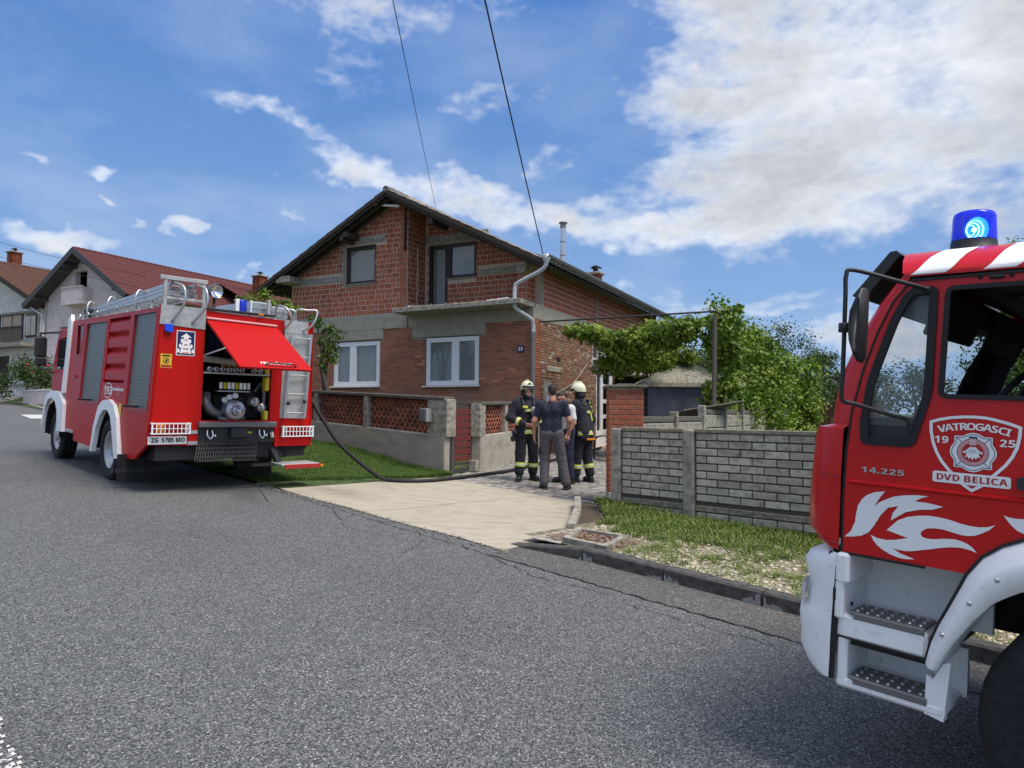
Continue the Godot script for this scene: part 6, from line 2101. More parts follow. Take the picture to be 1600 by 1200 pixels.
func roof_gear(o: Node, L: Callable, rear: Transform3D) -> void:
	# ladder rack over the near side: a rear frame, tubes and a bundle of aluminium ladders running forward
	var g := base("ladder_rack", Vector3.ZERO, Basis(), o)
	var st := mb()
	for b in [3.44, 3.98]:
		bar(st, rear * Vector3(b, 2.68, -0.03), rear * Vector3(b + 0.0, 3.08, -0.03), 0.05, 0.05, Vector3.BACK, 0.006)
	box(st, rear * Vector3(3.70, 3.09, -0.03), Vector3(0.66, 0.06, 0.06), Basis(), 0.006)
	box(st, rear * Vector3(3.70, 2.80, -0.03), Vector3(0.52, 0.04, 0.05), Basis(), 0.006)
	put(st, "rear_frame", "grey_panel", g)
	st = mb(true)
	for b in [[3.56, 3.64, 3.54], [3.88, 3.95, 3.82]]:
		tube(st, curve([rear * Vector3(b[0], 3.03, -0.02), rear * Vector3(b[1], 2.96, 0.14), rear * Vector3(b[1], 2.72, 0.17), rear * Vector3(b[2], 2.47, 0.02)], 5), 0.018, 8)
	put(st, "grab_tube", "aluminium", g)
	for k in 3:
		var y := 2.86 + k * 0.07
		st = mb()
		for b in [3.50 + k * 0.02, 3.90 - k * 0.02]:
			bar(st, L.call(10.8, y + 0.02, b), L.call(15.5, y - 0.16, b), 0.035, 0.055, Vector3.UP, 0.006)
		for i in 15:
			var a := 10.95 + i * 0.31
			var yy := y + 0.02 - 0.18 * (a - 10.8) / 4.7
			bar(st, L.call(a, yy, 3.52), L.call(a, yy, 3.88), 0.026, 0.026)
		put(st, "ladder", "aluminium", g)
	st = mb()
	for k in 5:
		var a := 10.9
		box(st, L.call(10.78, 2.84 + k * 0.05, 3.60 + (k % 2) * 0.16), Vector3(0.12, 0.035, 0.05), Basis(), 0.008)
	put(st, "ladder_feet", "tread_plate", g)
	# rollers and hoops along the roof edge
	for a in [11.9, 13.4, 14.7]:
		st = mb(true)
		tube(st, curve([L.call(a, 2.66, 3.42), L.call(a, 2.88, 3.40), L.call(a + 0.05, 3.0, 3.46), L.call(a + 0.08, 2.97, 3.54)], 4), 0.018, 8)
		put(st, "hoop", "aluminium", g)
	st = mb(true)
	tube(st, [L.call(10.9, 2.80, 3.42), L.call(15.4, 2.74, 3.42)], 0.016, 8)
	for i in 8: tube(st, [L.call(11.2 + i * 0.58, 2.64, 3.42), L.call(11.2 + i * 0.58, 2.80, 3.42)], 0.012, 6)
	put(st, "roof_rail", "aluminium", g)
	st = mb(true)
	tube(st, [L.call(14.9, 2.80, 3.42), L.call(14.9, 2.80, 3.80)], 0.09, 12)
	put(st, "roller", "black_plastic", g)
	# dark top edge strip with a marker
	st = mb()
	box(st, rear * Vector3(4.56, 2.705, -0.05), Vector3(1.06, 0.03, 0.16), Basis(), 0.006)
	put(st, "top_step", "black_plastic", o)
	st = mb()
	box(st, rear * Vector3(4.84, 2.70, 0.036), Vector3(0.08, 0.025, 0.02))
	put(st, "marker_lamp", "lamp_amber", o)
	# search light
	var s := base("search_light", Vector3.ZERO, Basis(), o)
	st = mb(true)
	var sx := Transform3D(Basis(Vector3.UP, 0.25) * Basis(Vector3.RIGHT, PI / 2 + 0.1), rear * Vector3(4.22, 3.01, -0.22))
	lathe(st, [Vector2(0.03, -0.16), Vector2(0.07, -0.14), Vector2(0.105, -0.02), Vector2(0.118, 0.03), Vector2(0.112, 0.05)], 24, sx)
	put(st, "housing", "tread_plate", s)
	st = mb(true)
	lathe(st, [Vector2(0.105, 0.04), Vector2(0.06, 0.0), Vector2(0.02, -0.04), Vector2(0, -0.05)], 24, sx)
	put(st, "reflector", "chrome", s)
	st = mb(true)
	tube(st, [rear * Vector3(4.22, 2.66, -0.25), rear * Vector3(4.22, 2.92, -0.25)], 0.022, 8)
	tube(st, [rear * Vector3(4.08, 2.70, -0.15), rear * Vector3(4.10, 2.95, -0.2)], 0.03, 8)
	put(st, "stalk", "black_plastic", s)
	# rear beacon in a white guard
	var bc := base("beacon", Vector3.ZERO, Basis(), o)
	st = mb(true)
	lathe(st, [Vector2(0.085, 0.0), Vector2(0.085, 0.17), Vector2(0.07, 0.19), Vector2(0, 0.195)], 20, Transform3D(Basis(), rear * Vector3(4.62, 2.73, -0.20)))
	put(st, "dome", "blue_solid", bc)
	st = mb()
	box(st, rear * Vector3(4.515, 2.81, -0.10), Vector3(0.055, 0.21, 0.05), Basis(), 0.006)
	box(st, rear * Vector3(4.73, 2.81, -0.10), Vector3(0.025, 0.21, 0.05), Basis(), 0.006)
	put(st, "guard", "sticker_white", bc)
	# lockers and hoses on the far side of the roof
	st = mb()
	box(st, L.call(11.6, 2.80, 4.95), Vector3(0.36, 0.24, 1.4), Basis(), 0.015)
	box(st, L.call(11.9, 2.78, 5.36), Vector3(0.28, 0.24, 1.6), Basis(), 0.015)
	var lk := put(st, "roof_locker", "aluminium", o)
	st = mb()
	for y in [2.74, 2.82]:
		box(st, L.call(11.09, y, 5.36), Vector3(0.28, 0.012, 0.012))
		box(st, L.call(10.89, y, 4.95), Vector3(0.36, 0.012, 0.012))
	box(st, rear * Vector3(5.02, 2.82, -0.1), Vector3(0.05, 0.26, 0.05), Basis(), 0.006)
	put(st, "locker_rib", "grey_panel", lk)
	st = mb(true)
	tube(st, curve([rear * Vector3(5.14, 2.66, -0.1), rear * Vector3(5.14, 2.86, -0.06), rear * Vector3(5.22, 2.84, 0.1), rear * Vector3(5.30, 2.66, 0.14), rear * Vector3(5.24, 2.51, 0.02)], 5), 0.018, 8)
	tube(st, curve([rear * Vector3(5.47, 2.66, -0.05), rear * Vector3(5.47, 2.84, -0.02), rear * Vector3(5.62, 2.85, 0.06), rear * Vector3(5.75, 2.84, 0.12), rear * Vector3(5.68, 2.62, 0.13), rear * Vector3(5.57, 2.51, 0.02)], 5), 0.018, 8)
	tube(st, curve([rear * Vector3(5.36, 2.66, -0.3), rear * Vector3(5.38, 2.84, -0.28), rear * Vector3(5.52, 2.84, -0.2), rear * Vector3(5.50, 2.66, -0.2)], 5), 0.018, 8)
	put(st, "grab_tube", "aluminium", o)
# a shell that turns the corner from the side to the front, given [height, a at the side, a at the front]
func corner_shell(st: SurfaceTool, lv: Array, xn: float, depth: float, a0: float, mirror := true, front := true) -> void:
	var n := 7
	for sgn in ([-1.0, 1.0] if mirror else [-1.0]):
		for i in lv.size() - 1:
			for k in n:
				var q := []
				for c in [[0, 0], [1, 0], [1, 1], [0, 1]]:
					var l = lv[i + c[1]]
					var t: float = (k + c[0]) * PI * 0.5 / n
					var a: float = lerpf(l[1], l[2], sin(t))
					var x := xn - depth * (1.0 - cos(t))
					q.append(Vector3(sgn * x, l[0], a0 - a))
				quad(st, q[0], q[1], q[2], q[3])
	if front:
		for i in lv.size() - 1:
			var x := xn - depth
			quad(st, Vector3(-x, lv[i][0], a0 - lv[i][2]), Vector3(x, lv[i][0], a0 - lv[i][2]), Vector3(x, lv[i + 1][0], a0 - lv[i + 1][2]), Vector3(-x, lv[i + 1][0], a0 - lv[i + 1][2]))

func build_near_truck() -> void:
	var A0 := 0.25
	var fr := street_frame(A0, 4.25)
	var o := base("fire_engine", fr.origin, fr.basis)
	tag(o, "near red and white fire engine with a lit blue beacon and white flame stickers", "fire engine")
	var L := func(a: float, h: float, b: float) -> Vector3: return Vector3(b - 4.25, h, A0 - a)
	var near := Transform3D(Basis(Vector3(0, 0, 1), Vector3.UP, Vector3(-1, 0, 0)), Vector3(-1.10, 0, 0))
	var st: SurfaceTool
	# ---- side skin: the door with both window openings
	var outline := [1.229, 1.022, 1.230, 1.25, 1.224, 1.45, 1.206, 1.62, 1.165, 1.80, 1.110, 1.965, 1.055, 2.085, 0.995, 2.165, -0.45, 2.175, -0.45, 1.022, -0.262, 1.022, -0.20, 1.11, -0.10, 1.18, 0.05, 1.235, 0.25, 1.25, 0.42, 1.237, 0.592, 1.186, 0.656, 1.151, 0.72, 1.097, 0.768, 1.022]
	var qw := rounded(pva([0.985, 2.138, 0.893, 2.136, 0.901, 1.80, 0.905, 1.70, 0.930, 1.61, 0.963, 1.488, 1.166, 1.486, 1.172, 1.575, 1.149, 1.748, 1.106, 1.885, 1.063, 2.013, 1.02, 2.105], A0), 0.03)
	var dw := rounded(pva([0.868, 2.133, 0.10, 2.133, 0.10, 1.69, 0.884, 1.69], A0), 0.035)
	st = mb()
	plate(st, pva(outline, A0), [qw, dw], near.translated_local(Vector3(0, 0, -0.03)), 0.06)
	var door := put(st, "door", "red", o)
	# crease that runs along the door, pillar between the windows, door gap
	st = mb()
	var cre := [[0, 1.335], [0.012, 1.328], [0.012, 1.322], [0, 1.315]]
	for k in 3:
		quad(st, near * Vector3(A0 - 1.21, cre[k][1], cre[k][0] + 0.001), near * Vector3(A0 + 0.45, cre[k][1], cre[k][0] + 0.001), near * Vector3(A0 + 0.45, cre[k + 1][1], cre[k + 1][0] + 0.001), near * Vector3(A0 - 1.21, cre[k + 1][1], cre[k + 1][0] + 0.001))
	put(st, "crease", "red", door)
	st = mb()
	var gapl := [1.229, 1.022, 1.230, 1.25, 1.224, 1.45, 1.206, 1.62, 1.165, 1.80, 1.110, 1.965, 1.055, 2.085, 0.995, 2.158]
	for i in range(0, gapl.size() - 2, 2):
		bar(st, near * Vector3(A0 - gapl[i] - 0.002, gapl[i + 1], 0.001), near * Vector3(A0 - gapl[i + 2] - 0.002, gapl[i + 3], 0.001), 0.008, 0.006, Vector3.RIGHT)
	bar(st, near * Vector3(A0 - 0.99, 2.166, 0.004), near * Vector3(A0 + 0.45, 2.180, 0.004), 0.010, 0.012, Vector3.RIGHT)
	put(st, "door_gap", "rubber", door)
	st = mb()
	ring(st, qw, 0.030, near.translated_local(Vector3(0, 0, 0.002)), 0.02)
	ring(st, dw, 0.018, near.translated_local(Vector3(0, 0, 0.002)), 0.02)
	put(st, "window_seal", "rubber", door)
	st = mb()
	plate(st, qw, [], near.translated_local(Vector3(0, 0, -0.02)), 0.0)
	put(st, "quarter_glass", "glass", door)
	st = mb()
	plate(st, pva([0.99, 2.12, 0.90, 2.12, 0.905, 1.97, 1.05, 2.03], A0), [], near.translated_local(Vector3(0, 0, -0.034)), 0.003)
	plate(st, pva([0.965, 1.50, 1.16, 1.495, 1.165, 1.572, 0.942, 1.572], A0), [], near.translated_local(Vector3(0, 0, -0.030)), 0.03)
	put(st, "lower_trim", "black_plastic", door)
	st = mb()
	plate(st, rounded(pva([0.615, 1.41, 0.42, 1.41, 0.42, 1.365, 0.615, 1.365], A0), 0.01), [], near.translated_local(Vector3(0, 0, 0.015)), 0.03)
	put(st, "door_handle", "black_plastic", door)
	# far side the same, plain
	st = mb()
	plate(st, pva(outline, A0), [qw, dw], Transform3D(Basis(Vector3(0, 0, 1), Vector3.UP, Vector3(-1, 0, 0)), Vector3(1.07, 0, 0)), 0.06)
	var door2 := put(st, "door", "red", o)
	st = mb()
	ring(st, qw, 0.028, Transform3D(Basis(Vector3(0, 0, 1), Vector3.UP, Vector3(-1, 0, 0)), Vector3(1.07, 0, 0)), 0.08)
	ring(st, dw, 0.05, Transform3D(Basis(Vector3(0, 0, 1), Vector3.UP, Vector3(-1, 0, 0)), Vector3(1.07, 0, 0)), 0.08)
	put(st, "window_seal", "rubber", door2)
	# ---- red corner: A pillar above, wrapped corner panel below
	st = mb(true)
	corner_shell(st, [[1.56, 1.214, 1.335], [1.70, 1.193, 1.318], [1.80, 1.169, 1.292], [1.90, 1.137, 1.252], [1.99, 1.105, 1.205], [2.07, 1.066, 1.160], [2.14, 1.022, 1.110], [2.20, 0.985, 1.06]], 1.098, 0.16, A0, true, false)
	put(st, "corner_pillar", "red", o)
	st = mb(true)
	corner_shell(st, [[1.03, 1.24, 1.34], [1.06, 1.24, 1.39], [1.10, 1.24, 1.43], [1.20, 1.24, 1.435], [1.333, 1.24, 1.43], [1.52, 1.236, 1.415], [1.55, 1.233, 1.40]], 1.112, 0.20, A0)
	put(st, "corner_panel", "red", o)
	st = mb(true)
	corner_shell(st, [[1.55, 1.233, 1.40], [1.565, 1.215, 1.33]], 1.112, 0.20, A0)
	put(st, "panel_top", "red", o)
	st = mb()
	for q in [[1.345, 0.005], [1.06, 0.004]]:
		bar(st, L.call(1.24, q[0], 3.128), L.call(1.34, q[0], 3.16), 0.006, 0.006)
	plate(st, smooth_outline(pva([1.288, 1.50, 1.272, 1.47, 1.268, 1.30, 1.272, 1.20, 1.270, 1.09, 1.245, 1.06, 1.252, 1.10, 1.256, 1.20, 1.254, 1.30, 1.258, 1.48], A0), 3), [], near.translated_local(Vector3(0, 0, -0.004)), 0.012)
	put(st, "panel_groove", "red_dull", o)
	st = mb(true)
	corner_shell(st, [[1.56, 1.19, 1.315], [1.70, 1.17, 1.30], [1.80, 1.145, 1.272], [1.90, 1.113, 1.232], [1.99, 1.08, 1.185], [2.07, 1.04, 1.14], [2.14, 0.99, 1.09], [2.20, 0.95, 1.04]], 1.06, 0.19, A0, true, false)
	put(st, "pillar_lining", "interior", o)
	st = mb()
	box(st, L.call(1.02, 2.13, 4.25), Vector3(1.95, 0.13, 0.12), Basis(), 0.02)
	box(st, L.call(0.97, 2.06, 3.75), Vector3(0.75, 0.20, 0.02), Basis(Vector3.RIGHT, 0.35), 0.01)
	box(st, L.call(0.97, 2.06, 4.75), Vector3(0.75, 0.20, 0.02), Basis(Vector3.RIGHT, 0.35), 0.01)
	put(st, "header", "interior", o)
	st = mb()
	var dw2 := rounded(pva([0.80, 2.07, 0.18, 2.07, 0.18, 1.74, 0.83, 1.74], A0), 0.05)
	var qw2 := rounded(pva([0.97, 2.05, 0.93, 2.05, 0.94, 1.72, 1.09, 1.72, 1.06, 1.86], A0), 0.03)
	plate(st, pva(outline, A0), [qw2, dw2], Transform3D(Basis(Vector3(0, 0, 1), Vector3.UP, Vector3(-1, 0, 0)), Vector3(1.02, 0, 0)), 0.012)
	put(st, "far_lining", "interior", o)
	st = mb()
	for x in [1.035, -1.03]:
		plate(st, pva(outline, A0), [qw, dw], Transform3D(Basis(Vector3(0, 0, 1), Vector3.UP, Vector3(-1, 0, 0)), Vector3(x, 0, 0)), 0.012)
	box(st, L.call(0.875, 1.9, 5.29), Vector3(0.03, 0.5, 0.08))
	put(st, "door_lining", "interior", o)
	# windscreen, front panel
	st = mb()
	quad(st, L.call(1.335, 1.57, 3.32), L.call(1.335, 1.57, 5.18), L.call(1.07, 2.19, 5.18), L.call(1.07, 2.19, 3.32))
	put(st, "windscreen", "glass", o)
	# ---- roof with its slanting white bands
	var roof_pt := func(t: float, q: float) -> Vector3:
		# t 0 at the rail .. 1 at the crown; q along the cab (a)
		var prof := [[0.0, 2.182, 1.20], [0.0, 2.20, 1.16], [0.06, 2.26, 1.08], [0.15, 2.305, 0.98], [0.30, 2.33, 0.9]]
		var f := t * 4.0
		var i := mini(int(f), 3)
		var u := f - i
		var x: float = lerpf(prof[i][0], prof[i + 1][0], u)
		var y: float = lerpf(prof[i][1], prof[i + 1][1], u)
		return L.call(q, y, 3.148 + x)
	st = mb(true)
	for i in 8:
		for k in 24:
			var q := []
			for c in [[0, 0], [1, 0], [1, 1], [0, 1]]:
				var t: float = (i + c[0]) / 8.0
				var lead: float = 1.01 + 0.07 * t
				q.append(roof_pt.call(t, lerpf(lead, -0.45, (k + c[1]) / 24.0)))
			quad(st, q[0], q[1], q[2], q[3])
	quad(st, L.call(1.08, 2.33, 3.448), L.call(-0.45, 2.33, 3.448), L.call(-0.45, 2.33, 5.05), L.call(1.08, 2.33, 5.05))
	quad(st, L.call(-0.45, 2.33, 5.05), L.call(1.08, 2.33, 5.05), L.call(1.01, 2.17, 5.36), L.call(-0.45, 2.17, 5.36))
	quad(st, L.call(1.08, 2.33, 3.448), L.call(1.08, 2.33, 5.05), L.call(1.07, 2.19, 5.2), L.call(1.03, 2.19, 3.2))
	put(st, "roof", "red", o)
	for s in 6:
		st = mb(true)
		var a := 0.985 - s * 0.232
		for i in 8:
			var q := []
			for c in [[0, 0], [1, 0], [1, 1], [0, 1]]:
				var t: float = 0.06 + (i + c[1]) / 8.0 * 0.94
				var aa: float = a - 0.105 * c[0] - 0.115 * t
				if s == 0: aa = minf(aa + (0.02 if c[0] == 0 else 0.0), 1.0)
				q.append(roof_pt.call(t, aa) + Vector3(-0.002, 0.002, 0))
			quad(st, q[0], q[1], q[2], q[3])
		put(st, "roof_band", "sticker_white", o)
	st = mb()
	box(st, L.call(0.70, 2.155, 3.146), Vector3(0.02, 0.014, 0.05), Basis(), 0.004)
	for a in [0.755, 0.655]: box(st, L.call(a, 2.157, 3.147), Vector3(0.014, 0.012, 0.016), Basis(), 0.004)
	put(st, "rail_bolts", "rubber", o)
	# sun visor over the windscreen
	st = mb()
	for s in [0.0, 1.0]:
		pass
	var vis := [[1.215, 2.135], [1.07, 2.315], [1.045, 2.318], [1.03, 2.30], [1.165, 2.118]]
	for i in vis.size():
		var p = vis[i]
		var q = vis[(i + 1) % vis.size()]
		quad(st, L.call(p[0] * 1.04, p[1], 3.26), L.call(q[0] * 1.04, q[1], 3.26), L.call(q[0] * 1.04, q[1], 5.22), L.call(p[0] * 1.04, p[1], 5.22))
	for b in [3.26, 5.22]:
		for i in range(1, vis.size() - 1): tri(st, L.call(vis[0][0] * 1.04, vis[0][1], b), L.call(vis[i][0] * 1.04, vis[i][1], b), L.call(vis[i + 1][0] * 1.04, vis[i + 1][1], b))
	put(st, "sun_visor", "black_plastic", o)
	# ---- mirror: a black tube frame and the long mirror head
	st = mb(true)
	var X := 3.02
	tube(st, curve([L.call(0.93, 2.125, 3.14), L.call(1.0, 2.145, X), L.call(1.13, 2.185, 2.90), L.call(1.150, 2.160, 2.88), L.call(1.150, 2.08, 2.88), L.call(1.150, 1.80, 2.88), L.call(1.152, 1.70, 2.88), L.call(1.150, 1.665, 2.89), L.call(1.12, 1.655, 2.93), L.call(1.02, 1.615, 3.06), L.call(0.985, 1.60, 3.12), L.call(0.975, 1.55, 3.14)], 5), 0.0085, 10)
	var arm := put(st, "mirror_arm", "black_plastic", o)
	st = mb(true)
	for q in [[0.0, 0.0], [1.0, 0.0]]: pass
	lathe(st, [Vector2(0, -0.02), Vector2(0.022, -0.018), Vector2(0.022, 0.018), Vector2(0, 0.02)], 12, Transform3D(Basis(), L.call(1.150, 1.955, 2.88)))
	put(st, "clamp", "black_plastic", arm)
	st = mb(true)
	var mp := [[1.083, 2.11], [1.10, 2.075], [1.122, 2.02], [1.128, 1.95], [1.122, 1.90], [1.105, 1.845], [1.088, 1.815], [1.078, 1.825], [1.074, 1.95], [1.074, 2.105]]
	var mf := []
	for b in [[2.835, 0.72], [2.85, 0.97], [2.905, 1.0], [2.925, 0.9]]:
		var rg := []
		for p in mp: rg.append(L.call(1.098 + (p[0] - 1.098) * b[1], 1.955 + (p[1] - 1.955) * b[1], b[0]))
		mf.append(rg)
	for i in 3:
		for k in mp.size(): quad(st, mf[i][k], mf[i][(k + 1) % mp.size()], mf[i + 1][(k + 1) % mp.size()], mf[i + 1][k])
	for e in [0, 3]:
		for k in range(1, mp.size() - 1): tri(st, mf[e][0], mf[e][k], mf[e][k + 1])
	put(st, "mirror_head", "black_plastic", arm)
	# ---- beacon
	var bc := base("beacon", L.call(0.885, 2.335, 3.62), Basis(), o)
	st = mb(true)
	lathe(st, [Vector2(0.102, -0.005), Vector2(0.10, 0.012), Vector2(0.092, 0.018), Vector2(0.088, 0.062)], 32)
	put(st, "foot", "black_plastic", bc)
	st = mb(true)
	lathe(st, [Vector2(0.090, 0.020), Vector2(0.088, 0.062), Vector2(0.083, 0.165), Vector2(0.079, 0.180), Vector2(0.070, 0.187), Vector2(0.0, 0.190)], 40)
	put(st, "dome", "blue_dome", bc)
	st = mb(true)
	var look := Transform3D(Basis(Vector3.UP, deg_to_rad(-39)) * Basis(Vector3.RIGHT, PI / 2 + 0.12), Vector3(0, 0.112, 0))
	lathe(st, [Vector2(0.0, -0.035), Vector2(0.022, -0.030), Vector2(0.042, -0.012), Vector2(0.055, 0.018)], 28, look)
	put(st, "reflector", "reflector", bc)
	st = mb(true)
	for k in 3: lathe(st, [Vector2(0.022 + k * 0.009, -0.026 + k * 0.013), Vector2(0.025 + k * 0.009, -0.022 + k * 0.013), Vector2(0.022 + k * 0.009, -0.018 + k * 0.013)], 24, look)
	put(st, "lens_ring", "bulb", bc)
	st = mb(true)
	lathe(st, [Vector2(0, -0.012), Vector2(0.009, -0.006), Vector2(0.009, 0.006), Vector2(0, 0.012)], 12, look)
	put(st, "bulb", "bulb", bc)
	var lamp := OmniLight3D.new()
	lamp.name = "beacon_lamp"
	lamp.position = look.origin + look.basis.y * 0.03
	lamp.light_color = Color(0.35, 0.65, 1.0)
	lamp.light_energy = 0.012
	lamp.light_size = 0.01
	lamp.omni_range = 20.0
	lamp.shadow_enabled = true
	bc.add_child(lamp)
	st = mb(true)
	tube(st, [L.call(0.965, 2.32, 3.7), L.call(0.965, 2.45, 3.7)], 0.003, 5)
	put(st, "aerial", "black_plastic", o)
	# ---- white bumper wrapped round the front corner
	st = mb(true)
	corner_shell(st, [[0.478, 1.262, 1.36], [0.50, 1.262, 1.41], [0.56, 1.26, 1.45], [0.63, 1.26, 1.452], [0.70, 1.258, 1.462], [0.742, 1.257, 1.456], [0.757, 1.256, 1.428], [0.86, 1.252, 1.414], [0.885, 1.250, 1.430], [0.95, 1.248, 1.442], [0.985, 1.243, 1.42], [1.008, 1.24, 1.36], [1.015, 1.24, 1.30]], 1.118, 0.20, A0)
	var bp := put(st, "bumper", "truck_white", o)
	st = mb()
	for q in [[[1.245, 0.99], [1.256, 0.76]], [[1.256, 0.76], [1.268, 0.475]]]:
		bar(st, near * Vector3(A0 - q[0][0] + 0.006, q[0][1], 0.008), near * Vector3(A0 - q[1][0] + 0.006, q[1][1], 0.008), 0.035, 0.014, Vector3.RIGHT, 0.003)
	box(st, near * Vector3(A0 - 1.246, 0.84, 0.012), Vector3(0.02, 0.05, 0.014))
	put(st, "rubber_edge", "rubber", bp)
	st = mb(true)
	corner_shell(st, [[0.765, 1.395, 1.445], [0.85, 1.388, 1.435]], 1.075, 0.16, A0, false, false)
	put(st, "headlight", "lamp_clear", bp)
	st = mb()
	box(st, L.call(1.26, 1.004, 3.165), Vector3(0.05, 0.02, 0.04))
	put(st, "slot", "rubber", bp)
	# ---- boarding steps let into the side
	var sp := base("boarding_steps", Vector3.ZERO, Basis(), o)
	st = mb()
	box(st, L.call(1.0, 0.89, 3.43), Vector3(0.03, 0.30, 0.54))                               # back of the upper well
	box(st, L.call(1.218, 0.955, 3.27), Vector3(0.30, 0.13, 0.055), Basis(), 0.012)            # front cheek
	box(st, L.call(1.228, 0.82, 3.27), Vector3(0.29, 0.16, 0.035), Basis(), 0.008)
	box(st, L.call(1.075, 0.708, 3.285), Vector3(0.275, 0.104, 0.36), Basis(), 0.014)          # upper beam
	box(st, L.call(1.04, 0.565, 3.42), Vector3(0.03, 0.20, 0.46))                             # back of the lower well
	box(st, L.call(1.218, 0.57, 3.28), Vector3(0.26, 0.19, 0.045), Basis(), 0.01)
	box(st, L.call(1.035, 0.468, 3.28), Vector3(0.26, 0.045, 0.415), Basis(), 0.012)           # lower beam
	plate(st, pva([0.895, 0.60, 0.872, 0.585, 0.838, 0.655, 0.812, 0.667, 0.832, 0.432, 0.90, 0.445], A0), [], near.translated_local(Vector3(0, 0, -0.03)), 0.05)
	put(st, "step_well", "truck_white", sp)
	st = mb()
	box(st, L.call(1.08, 0.64, 3.30), Vector3(0.22, 0.03, 0.36))
	put(st, "shadow_gap", "rubber", sp)
	for q in [[0.768, 1.195, 0.905, 0.0], [0.498, 1.188, 0.89, 0.01]]:
		st = mb()
		box(st, L.call((q[1] + q[2]) * 0.5, q[0], 3.235), Vector3(0.175, 0.014, q[1] - q[2]), Basis(), 0.005)
		box(st, L.call((q[1] + q[2]) * 0.5 - 0.01, q[0] - 0.01, 3.150), Vector3(0.008, 0.026, q[1] - q[2] - 0.02), Basis(), 0.002)
		var tr := put(st, "tread", "tread_plate", sp)
		st = mb()
		for i in 7:
			for j in 3:
				box(st, L.call(q[1] - 0.028 - i * 0.040, q[0] + 0.008, 3.18 + j * 0.052), Vector3(0.026, 0.010, 0.015), Basis(Vector3.UP, 0.3), 0.004)
		put(st, "grip", "aluminium", tr)
	# rivet hole
	st = mb()
	box(st, L.call(1.208, 0.79, 3.22), Vector3(0.012, 0.014, 0.01))
	put(st, "hole", "rubber", sp)
	# ---- white wheel arch
	var outer := [[0.896, 0.655], [0.880, 0.74], [0.857, 0.809], [0.808, 0.924], [0.768, 1.022], [0.72, 1.097], [0.656, 1.151], [0.592, 1.184], [0.42, 1.232], [0.25, 1.245], [0.08, 1.232], [-0.09, 1.184], [-0.22, 1.097], [-0.31, 0.95], [-0.37, 0.80], [-0.40, 0.65]]
	var inner := [[0.852, 0.638], [0.825, 0.70], [0.794, 0.761], [0.736, 0.856], [0.703, 0.90], [0.672, 0.94], [0.63, 0.972], [0.588, 1.001], [0.42, 1.062], [0.25, 1.078], [0.08, 1.062], [-0.09, 1.001], [-0.17, 0.94], [-0.25, 0.85], [-0.30, 0.76], [-0.34, 0.64]]
	st = mb(true)
	for i in outer.size() - 1:
		var p := []
		for e in [i, i + 1]:
			var a = outer[e]
			var b = inner[e]
			var mid := [lerpf(a[0], b[0], 0.42), lerpf(a[1], b[1], 0.42)]
			p.append([L.call(a[0], a[1], 3.165), L.call(lerpf(a[0], b[0], 0.12), lerpf(a[1], b[1], 0.12), 3.118), L.call(mid[0], mid[1], 3.095), L.call(lerpf(a[0], b[0], 0.5), lerpf(a[1], b[1], 0.5), 3.088), L.call(b[0], b[1], 3.098), L.call(b[0], b[1], 3.13), L.call(b[0], b[1] - 0.0, 3.40)])
		for k in 6: quad(st, p[0][k], p[0][k + 1], p[1][k + 1], p[1][k])
	var arch := put(st, "wheel_arch", "truck_white", o)
	st = mb()
	for i in outer.size() - 1:
		var a = outer[i]
		var b = outer[i + 1]
		bar(st, L.call(a[0], a[1], 3.142), L.call(b[0], b[1], 3.142), 0.010, 0.008, Vector3.RIGHT)
	put(st, "arch_seal", "rubber", arch)
	st = mb()
	for i in inner.size() - 1:
		quad(st, L.call(inner[i][0], inner[i][1] + 0.02, 3.36), L.call(inner[i + 1][0], inner[i + 1][1] + 0.02, 3.36), L.call(inner[i + 1][0], inner[i + 1][1] + 0.02, 3.95), L.call(inner[i][0], inner[i][1] + 0.02, 3.95))
	put(st, "arch_liner", "chassis", arch)
	st = mb(true)
	for q in [[0.86, 0.80], [0.775, 0.94], [0.69, 1.045], [0.56, 1.115], [0.30, 1.165]]:
		lathe(st, [Vector2(0, 0.008), Vector2(0.008, 0.006), Vector2(0.010, 0.0)], 10, Transform3D(Basis(Vector3.BACK, PI / 2), L.call(q[0] - 0.03, q[1] - 0.015, 3.093)))
	put(st, "arch_bolts", "aluminium", arch).set_meta("kind", "stuff")
	st = mb()
	bar(st, near * Vector3(A0 - 0.905, 0.655, -0.005), near * Vector3(A0 - 1.245, 0.660, -0.005), 0.006, 0.01, Vector3.RIGHT)
	put(st, "panel_gap", "rubber", sp)
	st = mb()
	bar(st, near * Vector3(A0 - 0.91, 1.018, 0.002), near * Vector3(A0 - 1.22, 1.018, 0.002), 0.010, 0.012, Vector3.RIGHT)
	put(st, "panel_gap", "rubber", sp)
	# ---- wheels, chassis
	wheel(o, L.call(0.25, 0.485, 3.325), 0.485, 0.29, -1.0)
	wheel(o, L.call(0.25, 0.485, 5.175), 0.485, 0.29, 1.0)
	wheel(o, L.call(-3.4, 0.485, 3.34), 0.485, 0.30, -1.0, true)
	wheel(o, L.call(-3.4, 0.485, 5.16), 0.485, 0.30, 1.0, true)
	st = mb()
	for b in [3.85, 4.65]: box(st, L.call(-1.9, 0.78, b), Vector3(0.09, 0.22, 6.2))
	box(st, L.call(0.25, 0.46, 4.25), Vector3(1.7, 0.12, 0.14), Basis(), 0.02)
	box(st, L.call(0.6, 0.95, 4.25), Vector3(0.75, 0.5, 0.9), Basis(), 0.05)
	box(st, L.call(-3.4, 0.46, 4.25), Vector3(1.7, 0.14, 0.16), Basis(), 0.02)
	box(st, L.call(1.15, 0.62, 4.25), Vector3(1.6, 0.3, 0.1), Basis(), 0.02)
